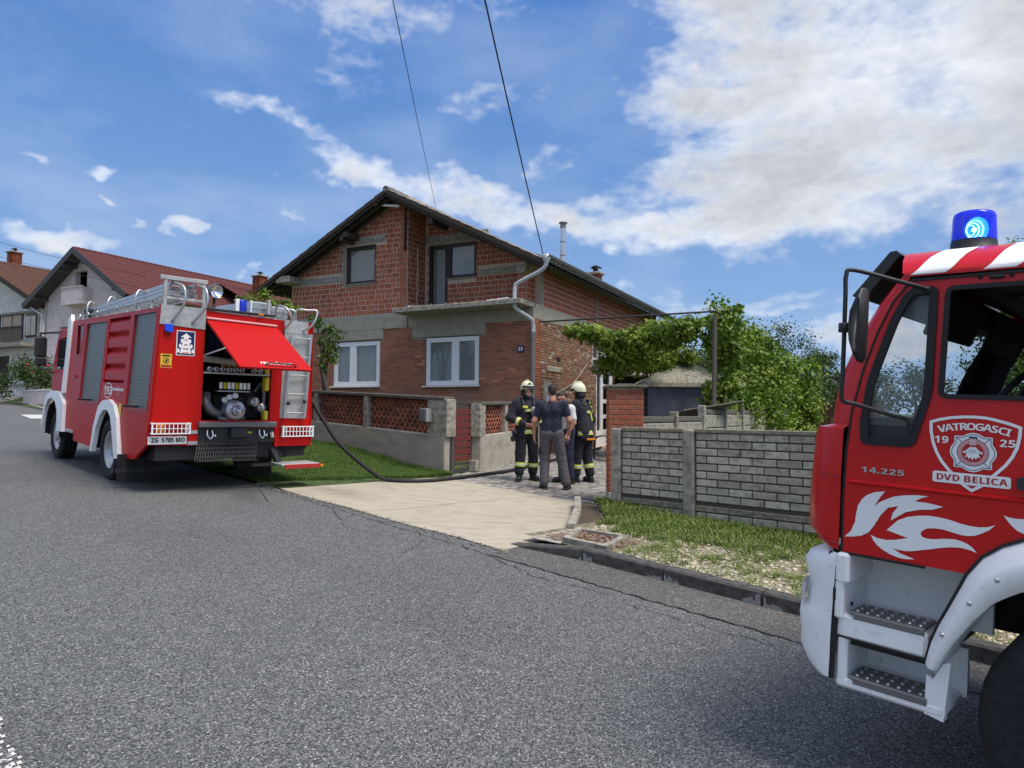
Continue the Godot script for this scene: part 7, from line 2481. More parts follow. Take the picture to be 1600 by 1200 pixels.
	put(st, "chassis", "chassis", o)
	# ---- cab inside
	var ins := base("cab_interior", Vector3.ZERO, Basis(), o)
	st = mb()
	box(st, L.call(0.3, 1.08, 4.25), Vector3(2.1, 0.06, 1.5))
	box(st, L.call(-0.46, 1.4, 4.25), Vector3(2.1, 0.72, 0.06))
	box(st, L.call(-0.46, 2.0, 3.35), Vector3(0.3, 0.6, 0.06))
	box(st, L.call(-0.46, 2.0, 5.15), Vector3(0.3, 0.6, 0.06))
	box(st, L.call(1.20, 1.42, 4.25), Vector3(2.0, 0.36, 0.26), Basis(), 0.05)
	put(st, "dashboard", "interior", ins)
	st = mb()
	box(st, L.call(0.28, 2.20, 4.25), Vector3(2.10, 0.02, 1.36), Basis(), 0.006)
	box(st, L.call(0.82, 2.21, 4.1), Vector3(0.4, 0.05, 0.16), Basis(Vector3.RIGHT, 0.2), 0.02)
	put(st, "headlining", "gate_frame", ins)
	st = mb()
	box(st, L.call(0.60, 2.16, 4.3), Vector3(0.30, 0.10, 0.18), Basis(), 0.02)
	put(st, "roof_console", "black_plastic", ins)
	for b in [3.62, 4.85]:
		st = mb()
		box(st, L.call(0.30, 1.30, b), Vector3(0.52, 0.16, 0.5), Basis(), 0.05)
		box(st, L.call(0.02, 1.62, b), Vector3(0.50, 0.66, 0.13), Basis(Vector3.RIGHT, 0.15), 0.05)
		put(st, "seat", "interior", ins)
	st = mb(true)
	var sw := Transform3D(Basis(Vector3.RIGHT, -1.05), L.call(0.80, 1.62, 3.72))
	var pts := []
	for k in 33: pts.append(sw * Vector3(cos(TAU * k / 32.0) * 0.22, 0, sin(TAU * k / 32.0) * 0.22))
	tube(st, pts, 0.014, 8, false)
	tube(st, [sw * Vector3(-0.2, 0, 0), sw * Vector3(0.2, 0, 0)], 0.018, 6)
	tube(st, [sw * Vector3(0, 0, 0), sw * Vector3(0, -0.35, 0)], 0.03, 8)
	put(st, "steering_wheel", "black_plastic", ins)
	# ---- body behind the cab (outside the picture, but it shades the road)
	st = mb()
	box(st, L.call(-3.1, 1.78, 4.25), Vector3(2.3, 1.5, 5.0), Basis(), 0.03)
	put(st, "body", "red", o)
	for k in 3:
		st = mb()
		var a := -1.5 - k * 1.5
		var y := 1.15
		while y < 2.4:
			box(st, L.call(a, y, 3.095), Vector3(0.012, 0.042, 1.1), Basis(), 0.004)
			y += 0.046
		put(st, "roller_shutter", "roller", o)
	st = mb()
	for q in [[-1.2, 1.1], [-4.9, 1.5]]: box(st, L.call(q[0], 0.86, 4.25), Vector3(2.3, 0.34, q[1]), Basis(), 0.02)
	put(st, "skirt", "red_dull", o)
	# ---- stickers
	near_stickers(o, near, A0)

func near_stickers(o: Node, near: Transform3D, A0: float) -> void:
	var at := func(z: float) -> Transform3D: return near.translated_local(Vector3(0, 0, z))
	var st := mb()
	var f1 := [1.22, 1.087, 1.195, 1.115, 1.179, 1.157, 1.176, 1.19, 1.170, 1.225, 1.155, 1.255, 1.135, 1.275, 1.105, 1.291, 1.065, 1.300, 1.085, 1.27, 1.106, 1.232, 1.085, 1.252, 1.059, 1.268, 1.03, 1.283, 0.991, 1.293, 0.95, 1.299, 0.905, 1.300, 0.93, 1.290, 0.955, 1.274, 0.905, 1.273, 0.853, 1.266, 0.89, 1.250, 0.939, 1.242, 0.985, 1.226, 1.04, 1.184, 1.034, 1.215, 1.013, 1.246, 1.052, 1.234, 1.078, 1.202, 1.092, 1.175, 1.104, 1.151, 1.125, 1.12, 1.152, 1.102, 1.185, 1.093]
	plate(st, pva(f1, A0), [], at.call(0.003), 0.0)
	put(st, "flame_sticker", "sticker_white", o)
	st = mb()
	var f2 := [1.055, 1.142, 1.014, 1.188, 0.98, 1.207, 0.938, 1.219, 0.90, 1.224, 0.864, 1.223, 0.83, 1.219, 0.792, 1.210, 0.76, 1.206, 0.732, 1.206, 0.705, 1.211, 0.681, 1.222, 0.70, 1.200, 0.723, 1.184, 0.745, 1.172, 0.768, 1.167, 0.79, 1.167, 0.815, 1.171, 0.85, 1.178, 0.882, 1.178, 0.910, 1.172, 0.926, 1.158, 0.930, 1.146, 0.922, 1.136, 0.905, 1.133, 0.886, 1.134, 0.85, 1.142, 0.814, 1.147, 0.79, 1.144, 0.767, 1.136, 0.75, 1.124, 0.737, 1.108, 0.76, 1.115, 0.79, 1.118, 0.825, 1.114, 0.861, 1.104, 0.90, 1.091, 0.934, 1.081, 0.96, 1.073, 0.984, 1.069, 1.01, 1.069, 1.034, 1.073, 1.0, 1.056, 0.948, 1.043, 0.98, 1.037, 1.009, 1.038, 1.04, 1.046, 1.068, 1.059, 1.09, 1.074, 1.105, 1.092, 1.115, 1.112, 1.09, 1.103, 1.054, 1.101, 1.02, 1.108, 0.975, 1.123]
	plate(st, pva(f2, A0), [], at.call(0.003), 0.0)
	put(st, "flame_sticker", "sticker_white", o)
	st = mb()
	plate(st, pva([0.656, 1.263, 0.64, 1.258, 0.62, 1.256, 0.50, 1.268, 0.30, 1.30, 0.42, 1.25, 0.52, 1.225, 0.594, 1.205, 0.612, 1.212, 0.630, 1.228, 0.645, 1.246], A0), [], at.call(0.003), 0.0)
	put(st, "flame_sticker", "sticker_white", o)
	# shield
	var sh := base("shield_sticker", Vector3.ZERO, Basis(), o)
	var c := Vector2(A0 - 0.760, 1.487)
	var shield := pva([0.911, 1.600, 0.875, 1.613, 0.835, 1.622, 0.790, 1.627, 0.755, 1.628, 0.72, 1.626, 0.690, 1.620, 0.645, 1.608, 0.607, 1.594, 0.609, 1.555, 0.616, 1.515, 0.630, 1.478, 0.65, 1.445, 0.684, 1.405, 0.72, 1.373, 0.760, 1.345, 0.80, 1.370, 0.840, 1.405, 0.868, 1.44, 0.888, 1.477, 0.901, 1.515, 0.909, 1.558], A0)
	st = mb()
	ring(st, shield, 0.011, at.call(0.003), 0.0)
	put(st, "border", "sticker_white", sh)
	# arched word
	var word := "VATROGASCI"
	var wid := [0.0262, 0.0272, 0.0240, 0.0272, 0.0300, 0.0290, 0.0275, 0.0240, 0.0262, 0.0150]
	var total := 0.0
	for w in wid: total += w
	st = SurfaceTool.new()
	st.begin(Mesh.PRIMITIVE_TRIANGLES)
	var s := -total * 0.5
	var R := 0.42
	for i in word.length():
		var mid: float = s + wid[i] * 0.5
		s += wid[i]
		var ang := mid / R * 0.93
		var p := c + Vector2(0.0 + sin(ang) * R, 0.098 - R + cos(ang) * R)
		var lm := letters(word[i], 0.027, 0.001, 1.28)
		for k in lm.get_surface_count(): st.append_from(lm, k, Transform3D(Basis(Vector3.BACK, -ang), Vector3(p.x, p.y, 0)))
	inst(st.commit(), "lettering", "sticker_white", sh, at.call(0.004))
	inst(letters("19", 0.027, 0.001, 1.25), "lettering", "sticker_white", sh, at.call(0.004) * Transform3D(Basis(), Vector3(c.x - 0.107, c.y + 0.042, 0)))
	inst(letters("25", 0.027, 0.001, 1.25), "lettering", "sticker_white", sh, at.call(0.004) * Transform3D(Basis(), Vector3(c.x + 0.110, c.y + 0.042, 0)))
	# cross-shaped badge
	var badge := PackedVector2Array()
	for k in 64:
		var t := TAU * k / 64.0
		var d := absf(fposmod(t + PI / 4, PI / 2) - PI / 4)      # 0 on the axes, PI/4 on the diagonals
		var r := 0.073 + 0.004 * cos(d * 4.0)
		if d > 0.55: r = lerpf(0.0725, 0.088, (d - 0.55) / (PI / 4 - 0.55))
		badge.append(c + Vector2(cos(t), sin(t) * 0.97) * r)
	st = mb()
	plate(st, badge, [], at.call(0.003), 0.0)
	put(st, "badge", "sticker_white", sh)
	st = mb()
	var inner2 := PackedVector2Array()
	for p in badge: inner2.append(c + (p - c) * 0.93)
	ring(st, inner2, 0.0022, at.call(0.0045), 0.0)
	for k in 4:
		var t := PI / 4 + k * PI / 2
		var e := Vector2(cos(t), sin(t))
		bar(st, at.call(0.0045) * Vector3(c.x + e.x * 0.05, c.y + e.y * 0.05, 0), at.call(0.0045) * Vector3(c.x + e.x * 0.08, c.y + e.y * 0.08, 0), 0.0022, 0.0005, Vector3.LEFT)
	var cir := func(r: float) -> PackedVector2Array:
		var o2 := PackedVector2Array()
		for k in 48: o2.append(c + Vector2(cos(TAU * k / 48), sin(TAU * k / 48)) * r)
		return o2
	ring(st, cir.call(0.0525), 0.002, at.call(0.0046), 0.0)
	put(st, "badge_lines", "sticker_blue", sh)
	st = mb()
	plate(st, cir.call(0.0505), [], at.call(0.005), 0.0)
	put(st, "badge_ring", "sticker_pink", sh)
	st = mb()
	plate(st, cir.call(0.0365), [], at.call(0.0058), 0.0)
	put(st, "badge_centre", "sticker_red", sh)
	# helmet, axes and flames in the middle
	st = mb()
	var hm := [-0.020, -0.009, -0.022, -0.003, -0.017, 0.004, -0.014, 0.011, -0.008, 0.018, 0.0, 0.021, 0.008, 0.018, 0.014, 0.011, 0.017, 0.004, 0.022, -0.003, 0.020, -0.009, 0.026, -0.020, 0.016, -0.016, 0.012, -0.026, 0.005, -0.018, 0.0, -0.030, -0.005, -0.018, -0.012, -0.026, -0.016, -0.016, -0.026, -0.020]
	var hmp := PackedVector2Array()
	for i in range(0, hm.size(), 2): hmp.append(c + Vector2(hm[i], hm[i + 1]))
	plate(st, hmp, [], at.call(0.0066), 0.0)
	for sg in [-1.0, 1.0]:
		bar(st, at.call(0.0066) * Vector3(c.x + sg * 0.028, c.y - 0.002, 0), at.call(0.0066) * Vector3(c.x + sg * 0.006, c.y + 0.020, 0), 0.0045, 0.0005, Vector3.LEFT)
		plate(st, PackedVector2Array([c + Vector2(sg * 0.026, -0.006), c + Vector2(sg * 0.034, 0.0), c + Vector2(sg * 0.028, 0.006)]), [], at.call(0.0066), 0.0)
	put(st, "helmet_mark", "sticker_white", sh)
	st = mb()
	for k in 5: bar(st, at.call(0.0074) * Vector3(c.x - 0.012 + k * 0.006, c.y - 0.004, 0), at.call(0.0074) * Vector3(c.x - 0.009 + k * 0.0045, c.y + 0.012, 0), 0.0012, 0.0004, Vector3.LEFT)
	put(st, "helmet_lines", "shutter_grey", sh)
	# chequered crest
	var white := mb()
	var red := mb()
	for i in 5:
		for j in 5:
			if j == 4 and (i == 0 or i == 4): continue
			var q := rect(c.x - 0.0125 + i * 0.005, c.y + 0.052 - (j + 1) * 0.005, c.x - 0.0125 + (i + 1) * 0.005, c.y + 0.052 - j * 0.005)
			plate(red if (i + j) % 2 == 0 else white, q, [], at.call(0.0080), 0.0)
	put(white, "crest_white", "sticker_white", sh)
	put(red, "crest_red", "sticker_red", sh)
	st = mb()
	for k in 5: plate(st, rect(c.x - 0.0135 + k * 0.0055, c.y + 0.053, c.x - 0.0085 + k * 0.0055, c.y + 0.060 + (0.002 if k % 2 else 0.0)), [], at.call(0.0080), 0.0)
	put(st, "crest_crown", "sticker_blue", sh)
	# banner
	st = mb()
	plate(st, rounded(pva([0.893, 1.405, 0.636, 1.405, 0.636, 1.362, 0.893, 1.362], A0), 0.009), [], at.call(0.0055), 0.0)
	put(st, "banner", "sticker_white", sh)
	st = mb()
	plate(st, PackedVector2Array([Vector2(A0 - 0.80, 1.3625), Vector2(A0 - 0.72, 1.3625), Vector2(A0 - 0.760, 1.335)]), [], at.call(0.005), 0.0)
	put(st, "banner_tip", "sticker_white", sh)
	st = mb()
	plate(st, PackedVector2Array([Vector2(A0 - 0.778, 1.3605), Vector2(A0 - 0.742, 1.3605), Vector2(A0 - 0.760, 1.349)]), [], at.call(0.0066), 0.0)
	put(st, "banner_tip_mark", "sticker_red", sh)
	inst(letters("DVD BELICA", 0.0245, 0.001, 1.22), "lettering", "sticker_red", sh, at.call(0.0068) * Transform3D(Basis(), Vector3(A0 - 0.764, 1.3835, 0)))
	# model number
	inst(letters("14.225", 0.023, 0.004, 1.75), "number_badge", "aluminium", o, at.call(0.003) * Transform3D(Basis(), Vector3(A0 - 1.078, 1.381, 0)))
# ---------------------------------------------------------------- people: fields of tapered capsules, meshed as surface nets
func capsules(st: SurfaceTool, bones: Array, k: float, cell: float, xf := Transform3D()) -> void:
	var lo := Vector3.INF
	var hi := -Vector3.INF
	for b in bones:
		var m: float = maxf(b[2], b[3]) + cell * 2.5
		lo = lo.min((b[0] as Vector3).min(b[1]) - Vector3.ONE * m)
		hi = hi.max((b[0] as Vector3).max(b[1]) + Vector3.ONE * m)
	var n := Vector3i(((hi - lo) / cell).ceil()) + Vector3i.ONE
	var sx := 1
	var sy := n.x
	var sz := n.x * n.y
	var f := PackedFloat32Array()
	f.resize(n.x * n.y * n.z)
	f.fill(1.0)
	for b in bones:
		var p: Vector3 = b[0]
		var q: Vector3 = b[1]
		var r0: float = b[2]
		var r1: float = b[3]
		var m: float = maxf(r0, r1) + k + cell * 2.0
		var i0 := Vector3i(((p.min(q) - Vector3.ONE * m - lo) / cell).floor()).clamp(Vector3i.ZERO, n - Vector3i.ONE)
		var i1 := Vector3i(((p.max(q) + Vector3.ONE * m - lo) / cell).ceil()).clamp(Vector3i.ZERO, n - Vector3i.ONE)
		var d := q - p
		var dd := maxf(d.length_squared(), 1e-9)
		for z in range(i0.z, i1.z + 1):
			for y in range(i0.y, i1.y + 1):
				var at := z * sz + y * sy
				var v := Vector3(lo.x + i0.x * cell, lo.y + y * cell, lo.z + z * cell) - p
				for x in range(i0.x, i1.x + 1):
					var t := clampf(v.dot(d) / dd, 0.0, 1.0)
					var dist := (v - d * t).length() - (r0 + (r1 - r0) * t)
					var old := f[at + x]
					var h := maxf(k - absf(old - dist), 0.0) / k
					f[at + x] = minf(old, dist) - h * h * k * 0.25
					v.x += cell
	var idx := {}
	for z in n.z - 1:
		for y in n.y - 1:
			for x in n.x - 1:
				var a := z * sz + y * sy + x
				var s := f[a]
				if absf(s) > cell * 2.0: continue
				var c := [s, f[a + 1], f[a + sy], f[a + sy + 1], f[a + sz], f[a + sz + 1], f[a + sz + sy], f[a + sz + sy + 1]]
				var neg := 0
				for e in c:
					if e < 0.0: neg += 1
				if neg == 0 or neg == 8: continue
				var sum := Vector3.ZERO
				var cnt := 0
				for e in [[0, 1], [2, 3], [4, 5], [6, 7], [0, 2], [1, 3], [4, 6], [5, 7], [0, 4], [1, 5], [2, 6], [3, 7]]:
					var g0: float = c[e[0]]
					var g1: float = c[e[1]]
					if (g0 < 0.0) != (g1 < 0.0):
						var t := g0 / (g0 - g1)
						var p0 := Vector3(e[0] & 1, (e[0] >> 1) & 1, e[0] >> 2)
						var p1 := Vector3(e[1] & 1, (e[1] >> 1) & 1, e[1] >> 2)
						sum += p0.lerp(p1, t)
						cnt += 1
				idx[a] = xf * (lo + (Vector3(x, y, z) + sum / cnt) * cell)
	for a in idx:
		var s := f[a]
		for ax in [[sx, sy, sz], [sy, sz, sx], [sz, sx, sy]]:
			var o := f[a + ax[0]]
			if (s < 0.0) == (o < 0.0): continue
			var b0 = a - ax[1]
			var b1 = a - ax[2]
			var b2 = a - ax[1] - ax[2]
			if not (idx.has(b0) and idx.has(b1) and idx.has(b2)): continue
			if s < 0.0: quad(st, idx[a], idx[b1], idx[b2], idx[b0])
			else: quad(st, idx[a], idx[b0], idx[b2], idx[b1])

func hand(st: SurfaceTool, wrist: Vector3, dir: Vector3, palm_n: Vector3, side: float, curl := 0.5) -> void:
	# dir: wrist to knuckles; palm_n: out of the palm; side: +1 thumb towards dir x palm_n
	var d := dir.normalized()
	var n := (palm_n - d * palm_n.dot(d)).normalized()
	var s := d.cross(n) * side
	var b := []
	var kn := wrist + d * 0.085
	for i in 4:
		var o := s * (0.030 - i * 0.020)
		b.append([wrist + s * (0.014 - i * 0.009), kn + o - d * (0.004 * absf(i - 1.3)), 0.016, 0.0125])
		var ln: float = [0.042, 0.048, 0.045, 0.035][i]
		var p0 := kn + o - d * (0.004 * absf(i - 1.3))
		var d1 := (d * cos(curl * 0.7) + n * sin(curl * 0.7)).normalized()
		var d2 := (d * cos(curl * 1.6) + n * sin(curl * 1.6)).normalized()
		var p1 := p0 + d1 * ln
		b.append([p0, p1, 0.0095, 0.0088])
		b.append([p1, p1 + d2 * ln * 0.8, 0.0088, 0.0075])
	var t0 := wrist + d * 0.025 + s * 0.020
	var t1 := t0 + (s * 0.75 + d * 0.7 + n * 0.35).normalized() * 0.042
	b.append([t0, t1, 0.015, 0.012])
	b.append([t1, t1 + (d * 0.9 + n * 0.45 + s * 0.1).normalized() * 0.036, 0.011, 0.0085])
	capsules(st, b, 0.010, 0.007)

func band(st: SurfaceTool, c: Vector3, axis: Vector3, rx: float, rz: float, w: float, xdir := Vector3.RIGHT) -> void:
	var y := axis.normalized()
	var x := (xdir - y * xdir.dot(y)).normalized()
	var z := x.cross(y)
	var n := 22
	for k in n:
		var q := []
		for e in [k, k + 1]:
			var t: float = TAU * e / n
			q.append(c + x * cos(t) * rx + z * sin(t) * rz)
		quad(st, q[0] - y * w * 0.5, q[1] - y * w * 0.5, q[1] + y * w * 0.5, q[0] + y * w * 0.5)

func reflective(o: Node, c: Vector3, axis: Vector3, rx: float, rz: float, w := 0.075, xdir := Vector3.RIGHT) -> void:
	var st := mb(true)
	band(st, c, axis, rx, rz, w, xdir)
	put(st, "reflective_band", "hivis", o)
	st = mb(true)
	band(st, c, axis, rx + 0.003, rz + 0.003, w * 0.34, xdir)
	put(st, "silver_stripe", "silver_tape", o)

func head_of(st: SurfaceTool, c: Vector3, look: Basis) -> void:
	var b := []
	for q in [[0, 0.035, -0.018, 0, 0.030, 0.020, 0.079, 0.072], [0, 0.0, 0.0, 0, -0.045, 0.035, 0.070, 0.052], [0.022, -0.058, 0.052, -0.022, -0.058, 0.052, 0.034, 0.034], [0, -0.082, 0.062, 0, -0.082, 0.066, 0.022, 0.022],
			[0, 0.012, 0.088, 0, -0.022, 0.104, 0.010, 0.015], [0.076, 0.0, -0.012, 0.080, -0.035, -0.006, 0.017, 0.012], [-0.076, 0.0, -0.012, -0.080, -0.035, -0.006, 0.017, 0.012], [0.045, 0.026, 0.074, -0.045, 0.026, 0.074, 0.015, 0.015], [0.020, -0.056, 0.084, -0.020, -0.056, 0.084, 0.009, 0.009]]:
		b.append([c + look * Vector3(q[0], q[1], q[2]), c + look * Vector3(q[3], q[4], q[5]), q[6], q[7]])
	b.append([c + look * Vector3(0, -0.04, -0.02), c + look * Vector3(0, -0.15, -0.045), 0.055, 0.060])
	capsules(st, b, 0.018, 0.0085)

func person_at(label: String, at: Vector3, yaw: float, group := "") -> Node3D:
	var o := base("person", at, Basis(Vector3.UP, deg_to_rad(yaw)))
	tag(o, label, "person", group)
	return o

# J: joints.  l = his left (local +x when he faces +z)
func stance(dx := {}) -> Dictionary:
	var j := {"pel": Vector3(0, 0.96, 0), "wst": Vector3(0, 1.10, 0), "chs": Vector3(0, 1.32, 0), "nck": Vector3(0, 1.50, -0.01), "hed": Vector3(0, 1.655, 0.02),
		"sl": Vector3(0.185, 1.425, -0.005), "sr": Vector3(-0.185, 1.425, -0.005), "el": Vector3(0.27, 1.15, -0.03), "er": Vector3(-0.27, 1.15, -0.03), "wl": Vector3(0.27, 0.90, 0.06), "wr": Vector3(-0.27, 0.90, 0.06),
		"hl": Vector3(0.095, 0.92, 0), "hr": Vector3(-0.095, 0.92, 0), "kl": Vector3(0.12, 0.50, 0.015), "kr": Vector3(-0.12, 0.50, 0.015), "al": Vector3(0.135, 0.09, -0.02), "ar": Vector3(-0.135, 0.09, -0.02)}
	for k in dx: j[k] = dx[k]
	return j

func torso_bones(j: Dictionary, r: float) -> Array:
	var b := []
	for s in [1.0, -1.0]:
		b.append([j.pel + Vector3(s * 0.075, 0.0, 0), j.wst + Vector3(s * 0.065, 0, 0), 0.098 * r, 0.088 * r])
		b.append([j.wst + Vector3(s * 0.065, 0, 0), j.chs + Vector3(s * 0.085, 0, 0), 0.088 * r, 0.105 * r])
	b.append([j.chs + Vector3(0.08, 0.02, 0), j.sl, 0.10 * r, 0.068 * r])
	b.append([j.chs + Vector3(-0.08, 0.02, 0), j.sr, 0.10 * r, 0.068 * r])
	b.append([j.chs + Vector3(0, 0.10, -0.01), j.nck, 0.075 * r, 0.058])
	return b

func shoes(o: Node, j: Dictionary, toe_l: Vector3, toe_r: Vector3, high: float, m: String) -> void:
	for q in [[j.al, j.kl, toe_l], [j.ar, j.kr, toe_r]]:
		var a: Vector3 = q[0]
		var st := mb(true)
		var up: Vector3 = a.lerp(q[1], high)
		capsules(st, [[a + Vector3(0, -0.02, 0), up, 0.056, 0.066], [a + Vector3(0, -0.045, 0) - q[2] * 0.035, a + Vector3(0, -0.040, 0) + q[2] * 0.15, 0.046, 0.044], [a + Vector3(0, -0.055, 0) + q[2] * 0.06, a + Vector3(0, -0.055, 0) + q[2] * 0.17, 0.036, 0.034]], 0.03, 0.014)
		var bt := put(st, "boot", m, o)
		st = mb()
		var sd := Vector3.UP.cross(q[2]).normalized()
		box(st, a + Vector3(0, -0.085, 0) + q[2] * 0.06, Vector3(0.095, 0.024, 0.30), Basis(sd, Vector3.UP, q[2]), 0.01)
		put(st, "sole", "rubber", bt)

func helmet(o: Node, c: Vector3, look: Basis) -> void:
	var hm := base("helmet", c, look, o)
	var st := mb(true)
	var n := 24
	for i in 10:
		for k in n:
			var q := []
			for e in [[0, 0], [1, 0], [1, 1], [0, 1]]:
				var t: float = PI * 0.5 * (1.0 - (i + e[0]) / 10.0 * 1.22)
				var p: float = TAU * (k + e[1]) / n
				var back := 0.5 - 0.5 * sin(p)      # 1 behind, 0 in front
				var y := sin(t) * 0.135
				if t < 0.0: y = sin(t) * lerpf(0.05, 0.20, back)
				q.append(Vector3(cos(p) * 0.122 * cos(t * 0.92), y + 0.055, sin(p) * 0.150 * cos(t * 0.92) - 0.005))
			quad(st, q[0], q[1], q[2], q[3])
	put(st, "shell", "helmet", hm)
	st = mb(true)
	tube(st, [Vector3(0, 0.196, 0.05), Vector3(0, 0.205, 0.0), Vector3(0, 0.190, -0.07), Vector3(0, 0.14, -0.12)], [0.012, 0.016, 0.016, 0.01], 8)
	put(st, "ridge", "helmet", hm)
	st = mb(true)
	for k in 12:
		var a0 := PI * (0.10 + 0.80 * k / 12.0)
		var a1 := PI * (0.10 + 0.80 * (k + 1) / 12.0)
		quad(st, Vector3(cos(a0) * 0.125, 0.045, sin(a0) * 0.155), Vector3(cos(a1) * 0.125, 0.045, sin(a1) * 0.155), Vector3(cos(a1) * 0.123, 0.085, sin(a1) * 0.150), Vector3(cos(a0) * 0.123, 0.085, sin(a0) * 0.150))
	put(st, "visor", "dark_glass", hm)
	st = mb()
	plate(st, pv([-0.045, 0.0, 0.045, 0.0, 0.0, 0.055]), [], Transform3D(Basis(Vector3.RIGHT, -0.75), Vector3(0, 0.115, 0.138)), 0.008)
	put(st, "front_badge", "green_cloth", hm)
	st = mb(true)
	for s in [-1.0, 1.0]:
		tube(st, curve([Vector3(s * 0.118, 0.04, 0.02), Vector3(s * 0.10, -0.04, 0.045), Vector3(s * 0.03, -0.108, 0.075), Vector3(0, -0.112, 0.08)], 4), 0.010, 6)
	put(st, "chin_strap", "black_plastic", hm)
	st = mb(true)
	band(st, Vector3(0, -0.03, -0.03), Vector3.UP, 0.105, 0.10, 0.13)
	put(st, "neck_guard", "navy_cloth", hm)

func face(o: Node, c: Vector3, look: Basis) -> void:
	for s in [-1.0, 1.0]:
		var st := mb(true)
		lathe(st, [Vector2(0, 0.006), Vector2(0.011, 0.003), Vector2(0.013, -0.004)], 10, Transform3D(look * Basis(Vector3.RIGHT, PI / 2), c + look * Vector3(s * 0.032, 0.010, 0.085)))
		put(st, "eye", "black_ink", o)
	var st2 := mb()
	box(st2, c + look * Vector3(0, -0.056, 0.094), Vector3(0.042, 0.008, 0.008), look, 0.003)
	put(st2, "mouth", "sticker_pink", o)

func firefighter(label: String, at: Vector3, yaw: float, j: Dictionary, look: Basis, toe_l: Vector3, toe_r: Vector3, front: bool, grp: String) -> Node3D:
	var o := person_at(label, at, yaw, grp)
	var st := mb(true)
	var bb := torso_bones(j, 0.8)
	for s in ["l", "r"]:
		bb.append([j["s" + s], j["e" + s], 0.045, 0.036]); bb.append([j["e" + s], j["w" + s], 0.036, 0.026])
		bb.append([j["h" + s], j["k" + s], 0.07, 0.05]); bb.append([j["k" + s], j["a" + s], 0.048, 0.036])
	capsules(st, bb, 0.04, 0.02)
	head_of(st, j.hed, look)
	for s in [["l", 1.0], ["r", -1.0]]:
		hand(st, j["w" + s[0]], (j["w" + s[0]] - j["e" + s[0]]).normalized(), Vector3(-s[1] * 0.8, 0, 0.2), s[1], 0.7)
	put(st, "body", "skin", o)
	face(o, j.hed, look)
	# jacket
	var b := torso_bones(j, 1.34)
	for s in [1.0, -1.0]: b.append([j.wst + Vector3(s * 0.08, -0.05, 0), j.pel + Vector3(s * 0.085, -0.11, 0), 0.122, 0.132])
	for s in ["l", "r"]:
		b.append([j["s" + s], j["e" + s], 0.085, 0.075]); b.append([j["e" + s], (j["e" + s] as Vector3).lerp(j["w" + s], 0.92), 0.073, 0.062])
	b.append([j.nck + Vector3(0, -0.03, 0), j.nck + Vector3(0, 0.02, 0), 0.082, 0.078])
	st = mb(true)
	capsules(st, b, 0.05, 0.017)
	var jk := put(st, "jacket", "navy_cloth", o)
	# trousers
	b = []
	for s in ["l", "r"]:
		b.append([j["h" + s] + Vector3(0, 0.03, 0), j["k" + s], 0.118, 0.098]); b.append([j["k" + s], (j["k" + s] as Vector3).lerp(j["a" + s], 0.82), 0.098, 0.090])
	b.append([j.hl, j.hr, 0.12, 0.12])
	st = mb(true)
	capsules(st, b, 0.035, 0.017)
	var tr := put(st, "trousers", "navy_cloth", o)
	shoes(o, j, toe_l, toe_r, 0.34, "boot")
	helmet(o, j.hed + look * Vector3(0, 0.012, 0), look)
	# bands
	var hem: Vector3 = j.pel + Vector3(0, -0.055, 0)
	reflective(jk, hem, (j.wst - j.pel).normalized(), 0.224, 0.142, 0.078)
	reflective(jk, j.chs + Vector3(0, -0.02, 0), Vector3.UP, 0.232, 0.152, 0.05)
	for s in ["l", "r"]:
		var e: Vector3 = j["e" + s]
		var w: Vector3 = j["w" + s]
		reflective(jk, e.lerp(w, 0.62), w - e, 0.075, 0.075, 0.07)
		var k: Vector3 = j["k" + s]
		var a: Vector3 = j["a" + s]
		reflective(tr, k.lerp(a, 0.50), a - k, 0.103, 0.103, 0.075)
	# breathing set: harness, cylinder on the back, gauge hose; red arm badge
	st = mb(true)
	for s in [-1.0, 1.0]:
		tube(st, curve([Vector3(s * 0.11, 1.47, -0.10), Vector3(s * 0.11, 1.53, 0.0), Vector3(s * 0.105, 1.44, 0.13), Vector3(s * 0.10, 1.25, 0.155), Vector3(s * 0.16, 1.08, 0.10)], 4), 0.020, 6)
	put(st, "harness", "black_plastic", jk)
	for q in [["sl", 0.078], ["sr", -0.078]]:
		st = mb(true)
		var sp: Vector3 = j[q[0]]
		lathe(st, [Vector2(0, 0.006), Vector2(0.038, 0.004), Vector2(0.042, -0.004)], 12, Transform3D(Basis(Vector3.BACK, -PI / 2 * signf(q[1])), sp + Vector3(q[1], -0.055, 0.0)))
		put(st, "arm_badge", "badge_red", jk)
	return o

